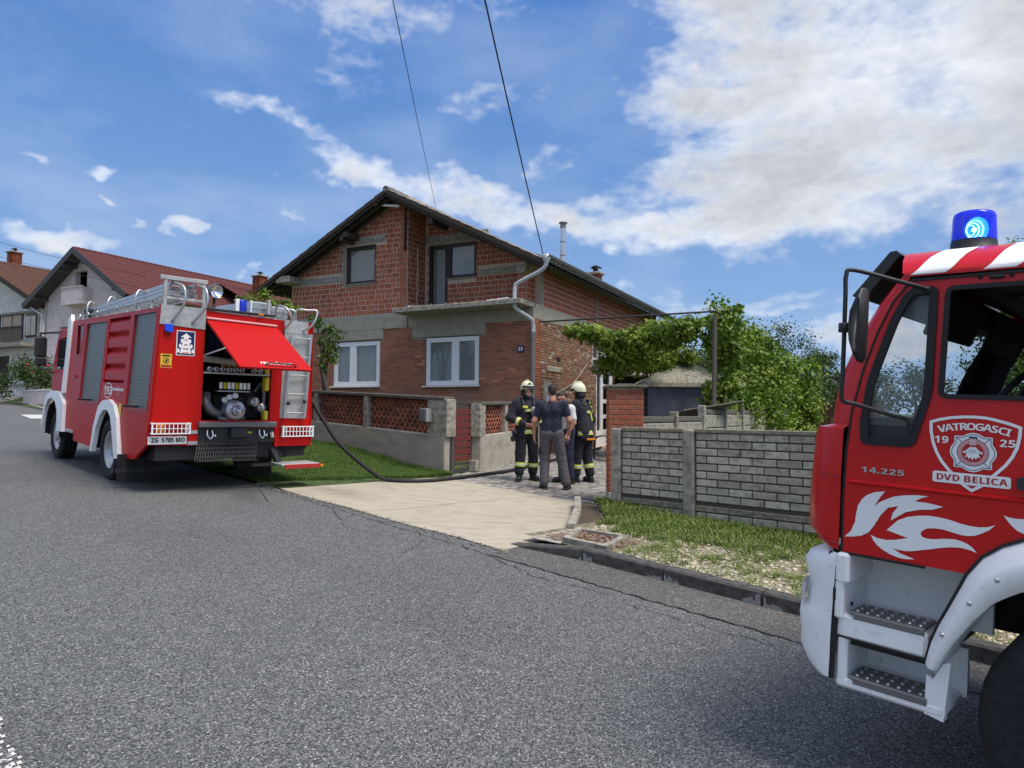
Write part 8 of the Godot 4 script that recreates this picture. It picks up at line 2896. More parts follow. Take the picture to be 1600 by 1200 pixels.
func build_people() -> void:
	# firefighter facing us, one hand raised before his belt
	var j := stance({"er": Vector3(-0.33, 1.16, 0.02), "wr": Vector3(-0.10, 1.05, 0.23), "el": Vector3(0.31, 1.17, 0.0), "wl": Vector3(0.27, 0.98, 0.20), "al": Vector3(0.15, 0.09, -0.10), "kl": Vector3(0.14, 0.50, -0.02), "ar": Vector3(-0.15, 0.09, 0.05)})
	var o := firefighter("firefighter in black gear and cream helmet facing the camera beside the lattice wall", P(9.21, 9.42, 0.02), 14.0, j, Basis(Vector3.UP, 0.12), Vector3(0.25, 0, 0.97), Vector3(-0.35, 0, 0.94), true, "firefighters in black turnout gear")
	# mask on the chest, radio, clips, pouch on the hip
	var st := mb(true)
	capsules(st, [[Vector3(0.08, 1.32, 0.20), Vector3(0.09, 1.20, 0.21), 0.05, 0.035], [Vector3(0.085, 1.22, 0.24), Vector3(0.085, 1.20, 0.26), 0.03, 0.026]], 0.02, 0.012)
	put(st, "breathing_mask", "meter_light", o)
	st = mb(true)
	tube(st, curve([Vector3(0.085, 1.18, 0.24), Vector3(0.05, 1.05, 0.22), Vector3(0.12, 0.98, 0.19), Vector3(0.2, 1.1, 0.12)], 5), 0.018, 8)
	put(st, "air_hose", "black_plastic", o)
	st = mb()
	for q in [[-0.07, 1.36, 0.10, 0.045], [0.16, 1.34, 0.03, 0.03], [0.17, 1.26, 0.03, 0.03]]: box(st, Vector3(q[0], q[1], 0.165), Vector3(q[2], q[3], 0.012), Basis(), 0.004)
	put(st, "chest_tape", "hivis", o)
	st = mb()
	box(st, Vector3(-0.27, 0.82, 0.03), Vector3(0.07, 0.20, 0.12), Basis(), 0.02)
	put(st, "pouch", "black_plastic", o)
	st = mb()
	box(st, Vector3(-0.305, 0.86, 0.06), Vector3(0.02, 0.10, 0.05), Basis(), 0.008)
	put(st, "pouch_tape", "silver_tape", o)
	st = mb(true)
	tube(st, [Vector3(0, 1.52, -0.19), Vector3(0, 1.02, -0.21)], 0.07, 12)
	put(st, "air_cylinder", "black_plastic", o)
	# second firefighter, turned away to the left, bending a little towards the others
	var lean := {"pel": Vector3(0, 0.96, -0.02), "wst": Vector3(0, 1.10, 0.0), "chs": Vector3(0, 1.33, 0.045), "nck": Vector3(0, 1.52, 0.08), "hed": Vector3(0, 1.665, 0.125), "sl": Vector3(0.185, 1.44, 0.05), "sr": Vector3(-0.185, 1.44, 0.05),
		"er": Vector3(-0.30, 1.17, 0.02), "wr": Vector3(-0.33, 0.94, 0.12), "el": Vector3(0.27, 1.18, 0.12), "wl": Vector3(0.16, 1.08, 0.32), "al": Vector3(0.13, 0.09, 0.10), "kl": Vector3(0.12, 0.5, 0.08), "ar": Vector3(-0.14, 0.09, -0.06)}
	var o2 := firefighter("firefighter in black gear seen from behind beside the brick pillar, cream helmet turned away", P(8.52, 10.26, 0.02), -128.0, stance(lean), Basis(Vector3.UP, 0.35) * Basis(Vector3.RIGHT, 0.18), Vector3(0.2, 0, 0.98), Vector3(-0.3, 0, 0.95), false, "firefighters in black turnout gear")
	st = mb()
	for q in [[-0.10, 1.47], [-0.13, 1.40], [-0.15, 1.33], [0.10, 1.47]]: box(st, Vector3(q[0], q[1], -0.075), Vector3(0.07, 0.035, 0.012), Basis(Vector3.BACK, 0.5), 0.004)
	bar(st, Vector3(-0.06, 1.30, -0.105), Vector3(-0.10, 1.14, -0.115), 0.035, 0.012, Vector3.BACK)
	put(st, "shoulder_tape", "hivis", o2)
	st = mb()
	box(st, Vector3(-0.02, 0.80, -0.15), Vector3(0.30, 0.035, 0.012), Basis(), 0.004)
	put(st, "orange_hem", "lamp_amber", o2)
	# black carrying frame in his hand
	var fr := base("carrying_frame", P(8.35, 10.62, 0.42))
	tag(fr, "black tubular frame with a small hand lamp held low by the firefighter at the pillar", "equipment")
	st = mb(true)
	for z in [-0.09, 0.09]:
		tube(st, curve([Vector3(-0.17, 0.02, z), Vector3(-0.16, 0.38, z), Vector3(-0.06, 0.46, z), Vector3(0.10, 0.46, z), Vector3(0.17, 0.38, z), Vector3(0.18, 0.02, z), Vector3(0.0, 0.0, z), Vector3(-0.17, 0.02, z)], 4), 0.012, 6)
	for x in [-0.17, 0.17]: tube(st, [Vector3(x, 0.03, -0.09), Vector3(x, 0.03, 0.09)], 0.012, 6)
	put(st, "frame", "black_plastic", fr)
	st = mb(true)
	lathe(st, [Vector2(0, -0.08), Vector2(0.06, -0.07), Vector2(0.075, 0.05), Vector2(0.06, 0.06), Vector2(0, 0.04)], 16, Transform3D(Basis(Vector3.RIGHT, PI / 2), Vector3(-0.05, 0.14, 0.0)))
	put(st, "lamp", "tread_plate", fr)
	# man in a dark blue T-shirt, back to us, legs apart
	var m := person_at("man with his back to us in a dark navy T-shirt and grey cargo trousers", P(8.22, 9.03, 0.02), 172.0)
	j = stance({"pel": Vector3(0.01, 0.97, 0), "hed": Vector3(0.0, 1.665, 0.02), "sl": Vector3(0.205, 1.435, -0.01), "sr": Vector3(-0.205, 1.435, -0.01), "el": Vector3(0.30, 1.16, -0.04), "er": Vector3(-0.305, 1.17, -0.02), "wl": Vector3(0.31, 0.91, 0.06), "wr": Vector3(-0.29, 0.92, 0.06),
		"kl": Vector3(0.12, 0.50, 0.04), "al": Vector3(0.12, 0.09, -0.05), "kr": Vector3(-0.17, 0.50, 0.03), "ar": Vector3(-0.255, 0.09, -0.02)})
	st = mb(true)
	var b := torso_bones(j, 0.85)
	for s in ["l", "r"]:
		b.append([j["s" + s], j["e" + s], 0.056, 0.045]); b.append([j["e" + s], j["w" + s], 0.046, 0.030])
		b.append([j["h" + s], j["k" + s], 0.075, 0.052]); b.append([j["k" + s], j["a" + s], 0.05, 0.038])
	capsules(st, b, 0.035, 0.014)
	var lk := Basis(Vector3.UP, 0.25)
	head_of(st, j.hed, lk)
	hand(st, j.wl, Vector3(0.05, -1, 0.2), Vector3(-1, 0, 0), 1.0, 0.6)
	hand(st, j.wr, Vector3(-0.05, -1, 0.2), Vector3(1, 0, 0), -1.0, 0.6)
	put(st, "body", "skin", m)
	face(m, j.hed, lk)
	st = mb(true)
	capsules(st, [[j.hed + lk * Vector3(0, 0.052, -0.022), j.hed + lk * Vector3(0, 0.058, 0.022), 0.082, 0.072], [j.hed + lk * Vector3(0, 0.0, -0.045), j.hed + lk * Vector3(0, -0.035, -0.045), 0.064, 0.052]], 0.02, 0.011)
	put(st, "hair", "hair", m)
	b = torso_bones(j, 1.06)
	for s in [1.0, -1.0]: b.append([j.wst + Vector3(s * 0.065, 0, 0), j.pel + Vector3(s * 0.075, 0.0, 0), 0.102, 0.118])
	for s in ["l", "r"]: b.append([j["s" + s], (j["s" + s] as Vector3).lerp(j["e" + s], 0.58), 0.074, 0.068])
	st = mb(true)
	capsules(st, b, 0.045, 0.014)
	put(st, "t_shirt", "tee_cloth", m)
	b = [[j.hl, j.hr, 0.112, 0.112], [j.wst + Vector3(0.06, -0.02, 0), j.wst + Vector3(-0.06, -0.02, 0), 0.095, 0.095], [j.pel + Vector3(0.07, 0, 0), j.pel + Vector3(-0.07, 0, 0), 0.112, 0.112]]
	for s in ["l", "r"]:
		b.append([j["h" + s] + Vector3(0, 0.02, -0.01), j["k" + s], 0.112, 0.088]); b.append([j["k" + s], (j["k" + s] as Vector3).lerp(j["a" + s], 0.95), 0.088, 0.080])
	st = mb(true)
	capsules(st, b, 0.03, 0.014)
	var tq := put(st, "trousers", "grey_trousers", m)
	st = mb()
	for s in [1.0, -1.0]: box(st, Vector3(s * 0.225 if s > 0 else -0.19, 0.62, 0.0), Vector3(0.025, 0.17, 0.14), Basis(Vector3.BACK, 0.1 * s), 0.01)
	put(st, "cargo_pocket", "grey_trousers", tq)
	shoes(m, j, Vector3(0.35, 0, 0.93), Vector3(-0.2, 0, 0.97), 0.12, "boot")
	# fourth man mostly hidden behind him
	var c := person_at("man in a white shirt and dark blue trousers half hidden behind the man in navy", P(8.62, 9.86, 0.02), -60.0)
	j = stance({"hed": Vector3(0, 1.55, 0.10), "nck": Vector3(0, 1.42, 0.05), "chs": Vector3(0, 1.25, 0.03), "wst": Vector3(0, 1.05, 0), "pel": Vector3(0, 0.92, 0), "sl": Vector3(0.185, 1.355, 0.02), "sr": Vector3(-0.185, 1.355, 0.02), "el": Vector3(0.25, 1.10, 0.0), "er": Vector3(-0.25, 1.10, 0.0), "wl": Vector3(0.23, 0.90, 0.12), "wr": Vector3(-0.23, 0.90, 0.12)})
	st = mb(true)
	b = torso_bones(j, 0.85)
	for s in ["l", "r"]:
		b.append([j["s" + s], j["e" + s], 0.05, 0.042]); b.append([j["e" + s], j["w" + s], 0.042, 0.029])
		b.append([j["h" + s], j["k" + s], 0.075, 0.052]); b.append([j["k" + s], j["a" + s], 0.05, 0.038])
	capsules(st, b, 0.035, 0.018)
	head_of(st, j.hed, Basis(Vector3.RIGHT, 0.3))
	hand(st, j.wl, Vector3(0, -1, 0.4), Vector3(-1, 0, 0), 1.0, 0.6)
	hand(st, j.wr, Vector3(0, -1, 0.4), Vector3(1, 0, 0), -1.0, 0.6)
	put(st, "body", "skin", c)
	face(c, j.hed, Basis(Vector3.RIGHT, 0.3))
	st = mb(true)
	capsules(st, [[j.hed + Vector3(0, 0.055, -0.02), j.hed + Vector3(0, 0.05, 0.03), 0.082, 0.070]], 0.02, 0.012)
	put(st, "hair", "hair", c)
	b = torso_bones(j, 1.12)
	for s in ["l", "r"]: b.append([j["s" + s], (j["s" + s] as Vector3).lerp(j["e" + s], 0.7), 0.075, 0.072])
	st = mb(true)
	capsules(st, b, 0.045, 0.018)
	put(st, "shirt", "white_shirt", c)
	b = [[j.hl, j.hr, 0.112, 0.112]]
	for s in ["l", "r"]:
		b.append([j["h" + s] + Vector3(0, 0.02, 0), j["k" + s], 0.11, 0.085]); b.append([j["k" + s], (j["k" + s] as Vector3).lerp(j["a" + s], 0.95), 0.085, 0.076])
	st = mb(true)
	capsules(st, b, 0.03, 0.018)
	put(st, "trousers", "blue_trousers", c)
	shoes(c, j, Vector3(0.2, 0, 0.97), Vector3(-0.2, 0, 0.97), 0.1, "boot")

func build_hose() -> void:
	var pts := [P(11.3, 5.72, 1.52), P(11.05, 5.93, 1.46), P(10.82, 6.06, 1.12), P(10.62, 6.27, 0.70), P(10.47, 6.52, 0.42), P(10.36, 6.80, 0.18), P(10.28, 7.02, 0.05), P(10.02, 7.22, 0.042), P(9.86, 7.62, 0.042), P(9.89, 8.15, 0.045), P(10.12, 9.26, 0.045), P(10.38, 10.19, 0.045), P(11.0, 11.6, 0.045), P(11.6, 12.9, 0.045), P(12.6, 15.0, 0.045), P(13.6, 17.2, 0.045)]
	var st := mb(true)
	tube(st, curve(pts, 7), 0.033, 10)
	tag(put(st, "fire_hose", "cable"), "thick black fire hose hanging from the far fire engine and running across the driveway", "hose")
# ---------------------------------------------------------------- plants
var leaf_meshes := {}

func leaf_mesh(kind: String) -> Mesh:
	if leaf_meshes.has(kind): return leaf_meshes[kind]
	var st := mb()
	if kind == "vine":
		# three-lobed leaf, folded along the midrib
		var o := [Vector3(0, 0, 0), Vector3(0.28, 0.10, 0.05), Vector3(0.55, 0.02, 0.12), Vector3(0.42, 0.42, 0.10), Vector3(0.34, 0.62, 0.06), Vector3(0, 1.0, -0.02)]
		for i in o.size() - 1:
			tri(st, Vector3(0, 0.3, 0), o[i], o[i + 1])
			tri(st, Vector3(0, 0.3, 0), Vector3(-o[i].x, o[i].y, o[i].z), Vector3(-o[i + 1].x, o[i + 1].y, o[i + 1].z))
	else:
		for s in [-1.0, 1.0]:
			tri(st, Vector3(0, 0, 0), Vector3(s * 0.26, 0.42, 0.08), Vector3(0, 0.48, 0))
			tri(st, Vector3(0, 0.48, 0), Vector3(s * 0.26, 0.42, 0.08), Vector3(0, 1.0, -0.06))
	leaf_meshes[kind] = mesh_of(st)
	return leaf_meshes[kind]

func foliage(parent: Node, called: String, blobs: Array, size: float, cols: Array, kind := "leaf", droop := 0.0) -> MultiMeshInstance3D:
	var xfs := []
	var cs := []
	for b in blobs:
		# each blob breaks up into clumps so that light gets between them
		var clumps := []
		var nc := clampi(int(b[2] / 42.0), 4, 34)
		for i in nc:
			var d := Vector3(rng.randfn(), rng.randfn(), rng.randfn()).normalized()
			var r := pow(rng.randf(), 0.42)
			clumps.append([b[0] + d * r * b[1], rng.randf_range(0.24, 0.52), rng.randf()])
		for i in int(b[2]):
			var cl = clumps[rng.randi() % nc]
			var p: Vector3 = cl[0] + Vector3(rng.randfn(), rng.randfn() * 0.8, rng.randfn()) * cl[1] * (b[1].x + b[1].y + b[1].z) / 3.0 * 0.55
			var n: Vector3 = ((p - b[0]) / b[1] + Vector3(rng.randfn(), rng.randfn() + 0.7, rng.randfn()) * 0.7).normalized()
			var y := Vector3(rng.randfn(), rng.randfn() - droop, rng.randfn())
			y = (y - n * y.dot(n)).normalized()
			var s := size * rng.randf_range(0.65, 1.25)
			xfs.append(Transform3D(Basis(y.cross(n), y, n) * s, p))
			var c: Color = cols[0].lerp(cols[1], clampf(cl[2] * 0.7 + rng.randf() * 0.45 - 0.08, 0, 1))
			cs.append(c * rng.randf_range(0.8, 1.2))
	return multi(called, leaf_mesh(kind), "leaf", xfs, cs, parent)

func stem(o: Node, pts: Array, r0: float, called := "trunk") -> void:
	var st := mb(true)
	var c := curve(pts, 5)
	var rr := []
	for i in c.size(): rr.append(r0 * lerpf(1.0, 0.35, float(i) / c.size()))
	tube(st, c, rr, 8)
	put(st, called, "bark", o)

func tree(called: String, label: String, cat: String, at: Vector3, h: float, blobs: Array, size: float, cols: Array, grp := "", kind := "leaf") -> Node3D:
	var o := base(called, at)
	tag(o, label, cat, grp)
	stem(o, [Vector3(0, -0.2, 0), Vector3(0.05 * h, h * 0.3, 0.02), Vector3(-0.02 * h, h * 0.62, 0.04 * h), Vector3(0, h * 0.9, 0)], maxf(0.03, h * 0.028))
	for b in blobs.slice(0, 6):
		stem(o, [Vector3(0, h * 0.32, 0), (Vector3(0, h * 0.4, 0) + b[0]) * 0.5 + Vector3(0, 0.1 * h, 0), b[0]], maxf(0.015, h * 0.012), "limb")
	var full := []
	for b in blobs: full.append([b[0], b[1], b[2] * 1.7])
	foliage(o, "crown", full, size * 0.85, cols, kind)
	return o

func build_vegetation() -> void:
	var vine := [Color(0.085, 0.15, 0.018), Color(0.27, 0.35, 0.046)]
	var dark := [Color(0.030, 0.052, 0.016), Color(0.075, 0.115, 0.030)]
	var mid := [Color(0.050, 0.092, 0.016), Color(0.13, 0.19, 0.034)]
	# vine over the pergola, from the house wall to the pole
	var o := base("grape_vine", HX * Vector3(0.35, 0.6, -8.2))
	tag(o, "leafy green grape vine trained along the pergola over the side of the brick house", "vine")
	var inv := o.position
	stem(o, [Vector3.ZERO, Vector3(0.1, 1.4, 0.1), Vector3(0.0, 2.6, 0.3), Vector3(0.9, 3.1, 1.4)], 0.05)
	var bl := []
	for q in [[1.72, 3.84, -18.2, 0.36, 0.15, 0.5, 300], [2.1, 3.80, -18.6, 0.42, 0.17, 0.6, 420], [2.62, 3.66, -18.9, 0.45, 0.30, 0.7, 640], [3.15, 3.45, -19.0, 0.55, 0.55, 0.8, 900], [3.6, 3.62, -18.6, 0.5, 0.42, 0.8, 800], [4.0, 3.75, -18.0, 0.5, 0.34, 0.7, 700], [4.4, 3.85, -17.4, 0.45, 0.30, 0.6, 560], [2.9, 3.05, -19.6, 0.5, 0.30, 0.6, 420], [3.9, 3.2, -19.8, 0.6, 0.35, 0.7, 500], [4.7, 3.3, -20.4, 0.7, 0.45, 0.8, 600]]:
		bl.append([Vector3(q[0], q[1], q[2]) - inv, Vector3(q[3], q[4], q[5]), q[6] * 2.7])
	foliage(o, "leaves", bl, 0.088, vine, "vine", 0.8)
	# vines hanging on the row behind the gazebo
	var rows := [
		["vine climbing over the top of the tall wooden pole", Vector3(5.15, 0.4, -17.6), [[0.0, 3.55, 0.3, 0.5, 0.55, 0.5, 800], [0.1, 2.9, 0.0, 0.5, 0.5, 0.5, 700], [0.2, 1.75, -0.2, 0.55, 0.6, 0.5, 720]]],
		["bushy vine between the tall pole and the thin grey pole", Vector3(6.1, 0.4, -19.6), [[0.0, 3.35, 0.0, 0.65, 0.6, 0.6, 900], [0.0, 2.3, 0.0, 0.75, 0.75, 0.6, 900], [0.0, 1.4, 0.2, 0.8, 0.6, 0.6, 800]]],
		["bushy vine around the thin grey pole", Vector3(7.4, 0.4, -21.6), [[0.0, 3.3, 0.0, 0.8, 0.7, 0.7, 1000], [0.1, 2.2, 0.0, 0.9, 0.8, 0.7, 1000], [0.0, 1.2, 0.2, 0.9, 0.7, 0.7, 800]]],
		["bright yellow green vine right of the thin grey pole", Vector3(8.6, 0.4, -23.4), [[0.0, 2.9, 0.0, 0.8, 0.7, 0.7, 900], [0.2, 1.9, 0.0, 0.9, 0.8, 0.8, 1000], [0.0, 1.0, 0.2, 0.9, 0.6, 0.7, 700]]],
		["last vine of the row before the plank fence", Vector3(10.3, 0.4, -25.8), [[0.0, 2.75, 0.0, 0.9, 0.7, 0.8, 900], [0.2, 1.7, 0.0, 1.0, 0.8, 0.8, 1000], [0.1, 0.9, 0.2, 0.9, 0.6, 0.8, 700]]]]
	for r in rows:
		var v := base("grape_vine", r[1])
		tag(v, r[0], "vine", "grape vines in the yard")
		stem(v, [Vector3.ZERO, Vector3(0.1, 1.0, 0.0), Vector3(-0.05, 2.2, 0.1), Vector3(0.1, 3.0, 0)], 0.04)
		var vb := []
		for q in r[2]: vb.append([Vector3(q[0], q[1], q[2]), Vector3(q[3], q[4], q[5]), q[6] * 2.5])
		foliage(v, "leaves", vb, 0.092, vine, "vine", 0.8)
	# trees behind the yard
	tree("dark_tree", "tall dark green tree rising behind the vines", "tree", Vector3(13.3, 0.5, -35.0), 5.6, [[Vector3(0, 4.6, 0), Vector3(1.7, 1.2, 1.5), 1500], [Vector3(-1.5, 3.9, 0), Vector3(1.3, 1.0, 1.2), 1000], [Vector3(1.2, 3.6, 0.3), Vector3(1.4, 1.1, 1.2), 1100], [Vector3(0.2, 2.4, 0.4), Vector3(1.8, 1.2, 1.3), 1200], [Vector3(1.9, 2.2, 0), Vector3(1.2, 1.0, 1.0), 700]], 0.15, dark)
	tree("leafy_tree", "mid green tree behind the pergola left of the dark tree", "tree", Vector3(7.6, 0.6, -31.0), 4.4, [[Vector3(0, 3.4, 0), Vector3(1.6, 0.9, 1.2), 1200], [Vector3(-1.4, 2.6, 0), Vector3(1.3, 0.9, 1.0), 900], [Vector3(1.5, 3.2, 0), Vector3(1.3, 0.9, 1.0), 900], [Vector3(0.2, 1.7, 0.4), Vector3(2.0, 1.0, 1.2), 1000]], 0.18, mid)
	tree("spruce", "dark ragged conifer beside the red cab", "tree", Vector3(18.6, 0.7, -42.0), 5.4, [[Vector3(0, 4.2, 0), Vector3(0.9, 0.7, 0.9), 700], [Vector3(1.4, 3.4, 0), Vector3(1.6, 0.6, 1.2), 900], [Vector3(-0.8, 2.6, 0), Vector3(1.6, 0.8, 1.2), 900], [Vector3(1.0, 1.6, 0), Vector3(2.4, 1.0, 1.4), 1300], [Vector3(3.0, 2.6, 0), Vector3(1.4, 1.0, 1.2), 900]], 0.20, dark)
	tree("walnut_tree", "tall tree showing above the roof of the near fire engine", "tree", Vector3(22.0, 0.4, -30.5), 9.0, [[Vector3(0, 7.6, 0), Vector3(1.9, 1.2, 1.6), 1500], [Vector3(-1.4, 6.2, 0.4), Vector3(1.8, 1.4, 1.5), 1400], [Vector3(1.7, 6.0, 0), Vector3(1.8, 1.4, 1.5), 1300], [Vector3(-0.4, 4.4, 0.6), Vector3(2.6, 1.6, 1.8), 1700], [Vector3(1.2, 3.0, 0.6), Vector3(2.4, 1.3, 1.6), 1300]], 0.24, mid)
	tree("hedge_tree", "broad tree behind the near cab's windows", "tree", Vector3(26.5, 0.3, -26.0), 6.0, [[Vector3(0, 4.4, 0), Vector3(2.4, 1.3, 1.8), 1500], [Vector3(-2.4, 3.2, 0), Vector3(2.0, 1.6, 1.6), 1400], [Vector3(0.2, 2.2, 0.6), Vector3(2.8, 1.6, 1.8), 1500]], 0.24, dark)
	tree("hedge_tree", "second broad tree further right behind the near cab's windows", "tree", Vector3(31.0, 0.3, -20.0), 6.5, [[Vector3(0, 4.6, 0), Vector3(2.6, 1.5, 2.0), 1400], [Vector3(-1.8, 3.2, 1.4), Vector3(2.2, 1.7, 1.8), 1300], [Vector3(0.2, 2.2, 2.0), Vector3(2.8, 1.6, 2.0), 1300]], 0.26, mid)
	tree("dark_tree", "dense dark tree close behind the vine row and plank fence", "tree", Vector3(11.0, 0.5, -31.0), 4.2, [[Vector3(0, 3.3, 0), Vector3(1.5, 0.9, 1.2), 1200], [Vector3(-1.2, 2.3, 0), Vector3(1.4, 1.0, 1.0), 1000], [Vector3(1.3, 2.2, 0), Vector3(1.4, 1.0, 1.0), 1000], [Vector3(2.6, 1.4, 0), Vector3(1.4, 1.0, 1.0), 900]], 0.17, dark)
	# small trees between the lattice wall and the house
	tree("young_tree", "young leafy tree in front of the left ground floor window", "tree", Vector3(-4.6, 0.8, -17.3), 3.2, [[Vector3(0.10, 2.75, 0), Vector3(0.30, 0.42, 0.3), 330], [Vector3(0.02, 2.2, 0), Vector3(0.25, 0.3, 0.25), 170], [Vector3(-0.25, 3.1, 0), Vector3(0.16, 0.28, 0.2), 70]], 0.12, mid)
	tree("young_tree", "leafy bush top showing above the roof of the far fire engine", "tree", Vector3(-6.35, 0.9, -17.2), 3.5, [[Vector3(0.0, 3.42, 0), Vector3(0.5, 0.30, 0.4), 420], [Vector3(0.7, 3.3, 0), Vector3(0.4, 0.22, 0.35), 260], [Vector3(-0.5, 3.1, 0), Vector3(0.4, 0.3, 0.4), 260]], 0.12, vine)
	# garden shrubs before the pink house
	for q in [["rose bush with a red bloom before the pink house", Vector3(-24.3, 2.5, -36.2), 1.9, 1.2, 1000], ["taller shrub beside the white house corner", Vector3(-26.6, 2.6, -38.5), 2.0, 1.3, 900], ["dark low shrub at the left end of the garden wall", Vector3(-27.2, 2.3, -36.5), 1.2, 1.2, 700], ["thin shrub against the pink house wall beside the mirror", Vector3(-20.9, 2.6, -36.4), 2.2, 0.7, 500]]:
		var s := base("garden_shrub", q[1])
		tag(s, q[0], "shrub", "shrubs in the front garden")
		stem(s, [Vector3.ZERO, Vector3(0.1, q[2] * 0.4, 0), Vector3(0, q[2] * 0.8, 0)], 0.04, "stem")
		foliage(s, "leaves", [[Vector3(0, q[2] * 0.62, 0), Vector3(q[3], q[2] * 0.42, q[3]), q[4]], [Vector3(q[3] * 0.6, q[2] * 0.4, 0.2), Vector3(q[3] * 0.7, q[2] * 0.3, q[3] * 0.7), q[4] * 0.5]], 0.17, dark if q[2] < 2.1 else mid)
		if q[2] == 1.9:
			var st := mb(true)
			for k in 5:
				lathe(st, [Vector2(0, 0.09), Vector2(0.08, 0.06), Vector2(0.10, 0.0), Vector2(0, -0.06)], 8, Transform3D(Basis(), Vector3(0.5 + rng.randf_range(-0.7, 0.9), rng.randf_range(0.9, 1.7), 0.9)))
			put(st, "bloom", "badge_red", s)
	# hedge line far behind, so that the land does not end bare
	var nth := -1
	for i in 16:
		var a := -48.0 + i * 6.4
		var p := Vector3(70.0 * sin(deg_to_rad(a)), 1.0 + (2.0 if a < -20 else 0.0), -72.0 * cos(deg_to_rad(a)) - 12.0)
		if a > -34.0 and a < 10.0: continue
		nth += 1
		tree("far_tree", "hazy far tree on the skyline, %s of its row from the left" % ["first", "second", "third", "fourth", "fifth", "sixth", "seventh", "eighth", "ninth", "tenth"][nth], "tree", p, 6.0, [[Vector3(0, 4.4, 0), Vector3(3.4, 2.2, 2.6), 700], [Vector3(2.2, 2.6, 0), Vector3(3.0, 2.0, 2.4), 600], [Vector3(-2.2, 2.4, 0), Vector3(3.0, 2.0, 2.4), 600]], 0.45, dark, "trees on the far skyline")
	# grass: tufts on the bank, coarser weeds under the block wall
	var tuft := mb()
	for k in 6:
		var t := TAU * k / 6.0
		var d := Vector3(cos(t), 0, sin(t))
		var s := Vector3(-d.z, 0, d.x) * 0.07
		var b0 := d * 0.10
		tri(tuft, b0 - s, b0 + s, b0 + d * 0.25 + Vector3(0, 0.62, 0) + s * 0.2)
		tri(tuft, b0 + d * 0.25 + Vector3(0, 0.62, 0) - s * 0.5, b0 + d * 0.25 + Vector3(0, 0.62, 0) + s * 0.5, b0 + d * 0.55 + Vector3(0, 1.0, 0))
	var tm := mesh_of(tuft)
	var xfs := []
	var cs := []
	for i in 15000:
		var a := 10.4 + 8.5 * pow(rng.randf(), 1.35)
		var b := rng.randf_range(5.15, 8.6)
		if a < 11.15 - (b - 5.11) * 0.29: continue
		var s := rng.randf_range(0.035, 0.085) * (1.3 if b > 8.35 else 1.0)
		xfs.append(Transform3D(Basis(Vector3.UP, rng.randf() * TAU).scaled(Vector3(s * 1.5, s, s * 1.5)), P(a, b, lawn_h(a, b) - 0.005)))
		var g := rng.randf()
		var c := Color(0.065, 0.13, 0.018).lerp(Color(0.14, 0.21, 0.04), g)
		if rng.randf() < 0.07 and b < 6.6: c = Color(0.22, 0.22, 0.10)
		cs.append(c)
	tag(multi("lawn_grass", tm, "grass", xfs, cs), "short green grass on the bank below the lattice wall", "grass", "", "stuff")
	xfs = []
	cs = []
	for i in 11000:
		var a := rng.randf_range(-1.5, 6.3)
		var b := 7.86 - 2.2 * pow(rng.randf(), 1.9 + 1.1 * sin(a * 2.3))
		if b < 5.66 or (a > 4.3 and b < 6.5) or (a > 5.4 and b < 7.0 + (a - 5.4)): continue
		var near := smoothstep(5.7, 7.6, b)
		if wear.get_noise_2d(a * 120.0, b * 120.0) < -0.18 + (0.10 if b < 6.8 else -0.3): continue
		var s := rng.randf_range(0.03, 0.075) + near * rng.randf_range(0.0, 0.055)
		xfs.append(Transform3D(Basis(Vector3.UP, rng.randf() * TAU).rotated(Vector3.RIGHT, rng.randf_range(-0.3, 0.3)).scaled(Vector3(s * 1.7, s, s * 1.7)), P(a, b, verge_h(a, b) - 0.01)))
		var c := Color(0.085, 0.155, 0.022).lerp(Color(0.22, 0.28, 0.06), rng.randf())
		if rng.randf() < 0.12: c = Color(0.26, 0.22, 0.10)
		cs.append(c)
	tag(multi("verge_grass", tm, "grass", xfs, cs), "ragged green grass and weeds at the foot of the block wall", "grass", "", "stuff")
	# pebbles on the verge
	var pb := mb(true)
	for i in 4:
		for k in 6:
			var q := []
			for e in [[0, 0], [1, 0], [1, 1], [0, 1]]:
				var t: float = PI * (i + e[0]) / 4.0
				var p: float = TAU * (k + e[1]) / 6.0
				var w := 1.0 + 0.18 * sin(3.0 * p + t * 2.0)
				q.append(Vector3(sin(t) * cos(p) * w, cos(t) * 0.62, sin(t) * sin(p) / w))
			quad(pb, q[0], q[1], q[2], q[3])
	var pm := mesh_of(pb)
	xfs = []
	cs = []
	for i in 9000:
		var a := rng.randf_range(-2.0, 5.3)
		var b := 5.63 + 2.0 * pow(rng.randf(), 1.7)
		if a > 4.35 and b < 6.4: continue
		var s := 0.006 + 0.016 * pow(rng.randf(), 3.0)
		if rng.randf() < 0.012: s *= 2.2
		xfs.append(Transform3D(Basis(Vector3.UP, rng.randf() * TAU).rotated(Vector3.RIGHT, rng.randf_range(-0.5, 0.5)).scaled(Vector3(s * 1.3, s, s)), P(a, b, verge_h(a, b) + s * 0.2)))
		var k := rng.randf_range(0.6, 1.1)
		cs.append(Color(0.66 * k, 0.58 * k, 0.40 * k).lerp(Color(0.40 * k, 0.38 * k, 0.33 * k), rng.randf() * 0.7))
	tag(multi("gravel", pm, "stone", xfs, cs), "pale gravel spread along the kerb", "gravel", "", "stuff")
	# leaf litter, bits in the drain and along the driveway edge
	xfs = []
	cs = []
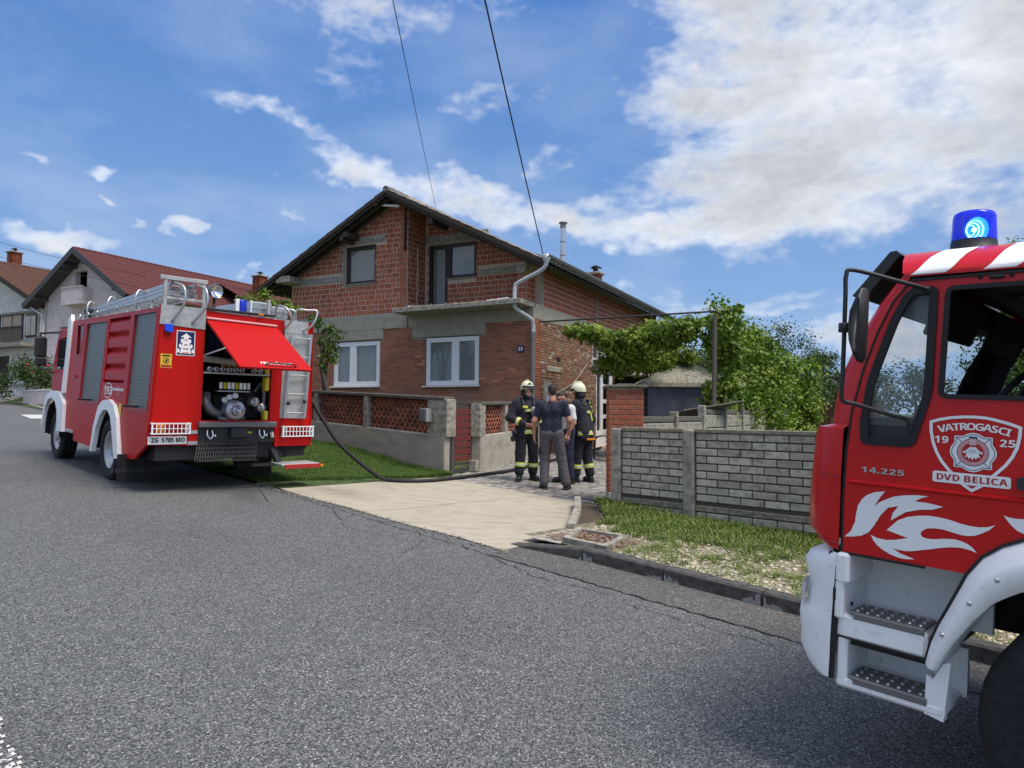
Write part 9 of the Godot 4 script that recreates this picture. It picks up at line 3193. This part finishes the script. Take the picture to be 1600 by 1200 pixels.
	for i in 1500:
		var a := rng.randf_range(4.42, 5.22)
		var b := rng.randf_range(5.66, 6.28)
		if i > 900:
			a = rng.randf_range(5.2, 11.0)
			b = 5.06 + rng.randfn() * 0.05
		if i > 1300:
			a = rng.randf_range(5.55, 6.6)
			b = 7.0 + (a - 5.55) + rng.randf_range(0.0, 0.5)
		var s := rng.randf_range(0.004, 0.014)
		xfs.append(Transform3D(Basis(Vector3.UP, rng.randf() * TAU).scaled(Vector3(s * 1.4, s * 0.6, s)), P(a, b, (0.112 if i <= 900 else (0.014 if i <= 1300 else 0.085)))))
		cs.append(Color(0.16, 0.055, 0.03).lerp(Color(0.30, 0.24, 0.18), rng.randf()) if i <= 900 else Color(0.12, 0.11, 0.09).lerp(Color(0.35, 0.32, 0.26), rng.randf()))
	tag(multi("grit", pm, "stone", xfs, cs), "rusty grit and crumbs of stone in the drain and along the driveway edge", "grit", "", "stuff")

func build_wires() -> void:
	var st := mb(true)
	var a := HX * Vector3(0.45, 5.75, 0.4)
	var pts := []
	for i in 15:
		var t := i / 14.0
		var p := a.lerp(Vector3(-2.05, 10.4, 1.5), t)
		p.y -= 0.25 * sin(PI * t)
		pts.append(p)
	tube(st, pts, 0.0125, 6)
	tag(put(st, "service_cable", "cable"), "thick black overhead cable dropping to the right eave of the brick house", "cable")
	st = mb(true)
	tube(st, [Vector3(-3.75, 11.25, -34.0), Vector3(-3.40, 10.82, -30.0), Vector3(-2.72, 9.8, -20.0), Vector3(-2.14, 8.9, -12.0), Vector3(-1.3, 7.9, -2.0), Vector3(-0.7, 7.4, 5.0)], 0.009, 5)
	tag(put(st, "overhead_wire", "cable"), "thin grey overhead wire passing behind the ridge of the brick house", "cable")
	for q in [[Vector3(-34.0, 12.6, -42.0), Vector3(-20.0, 9.0, -38.0), "upper thin wire in front of the pink house gable"], [Vector3(-34.0, 11.7, -42.0), Vector3(-19.0, 8.0, -36.0), "lower thin wire in front of the pink house gable"]]:
		st = mb(true)
		tube(st, [q[0], q[0].lerp(q[1], 0.5) - Vector3(0, 0.15, 0), q[1]], 0.012, 5)
		tag(put(st, "overhead_wire", "cable"), q[2], "cable")
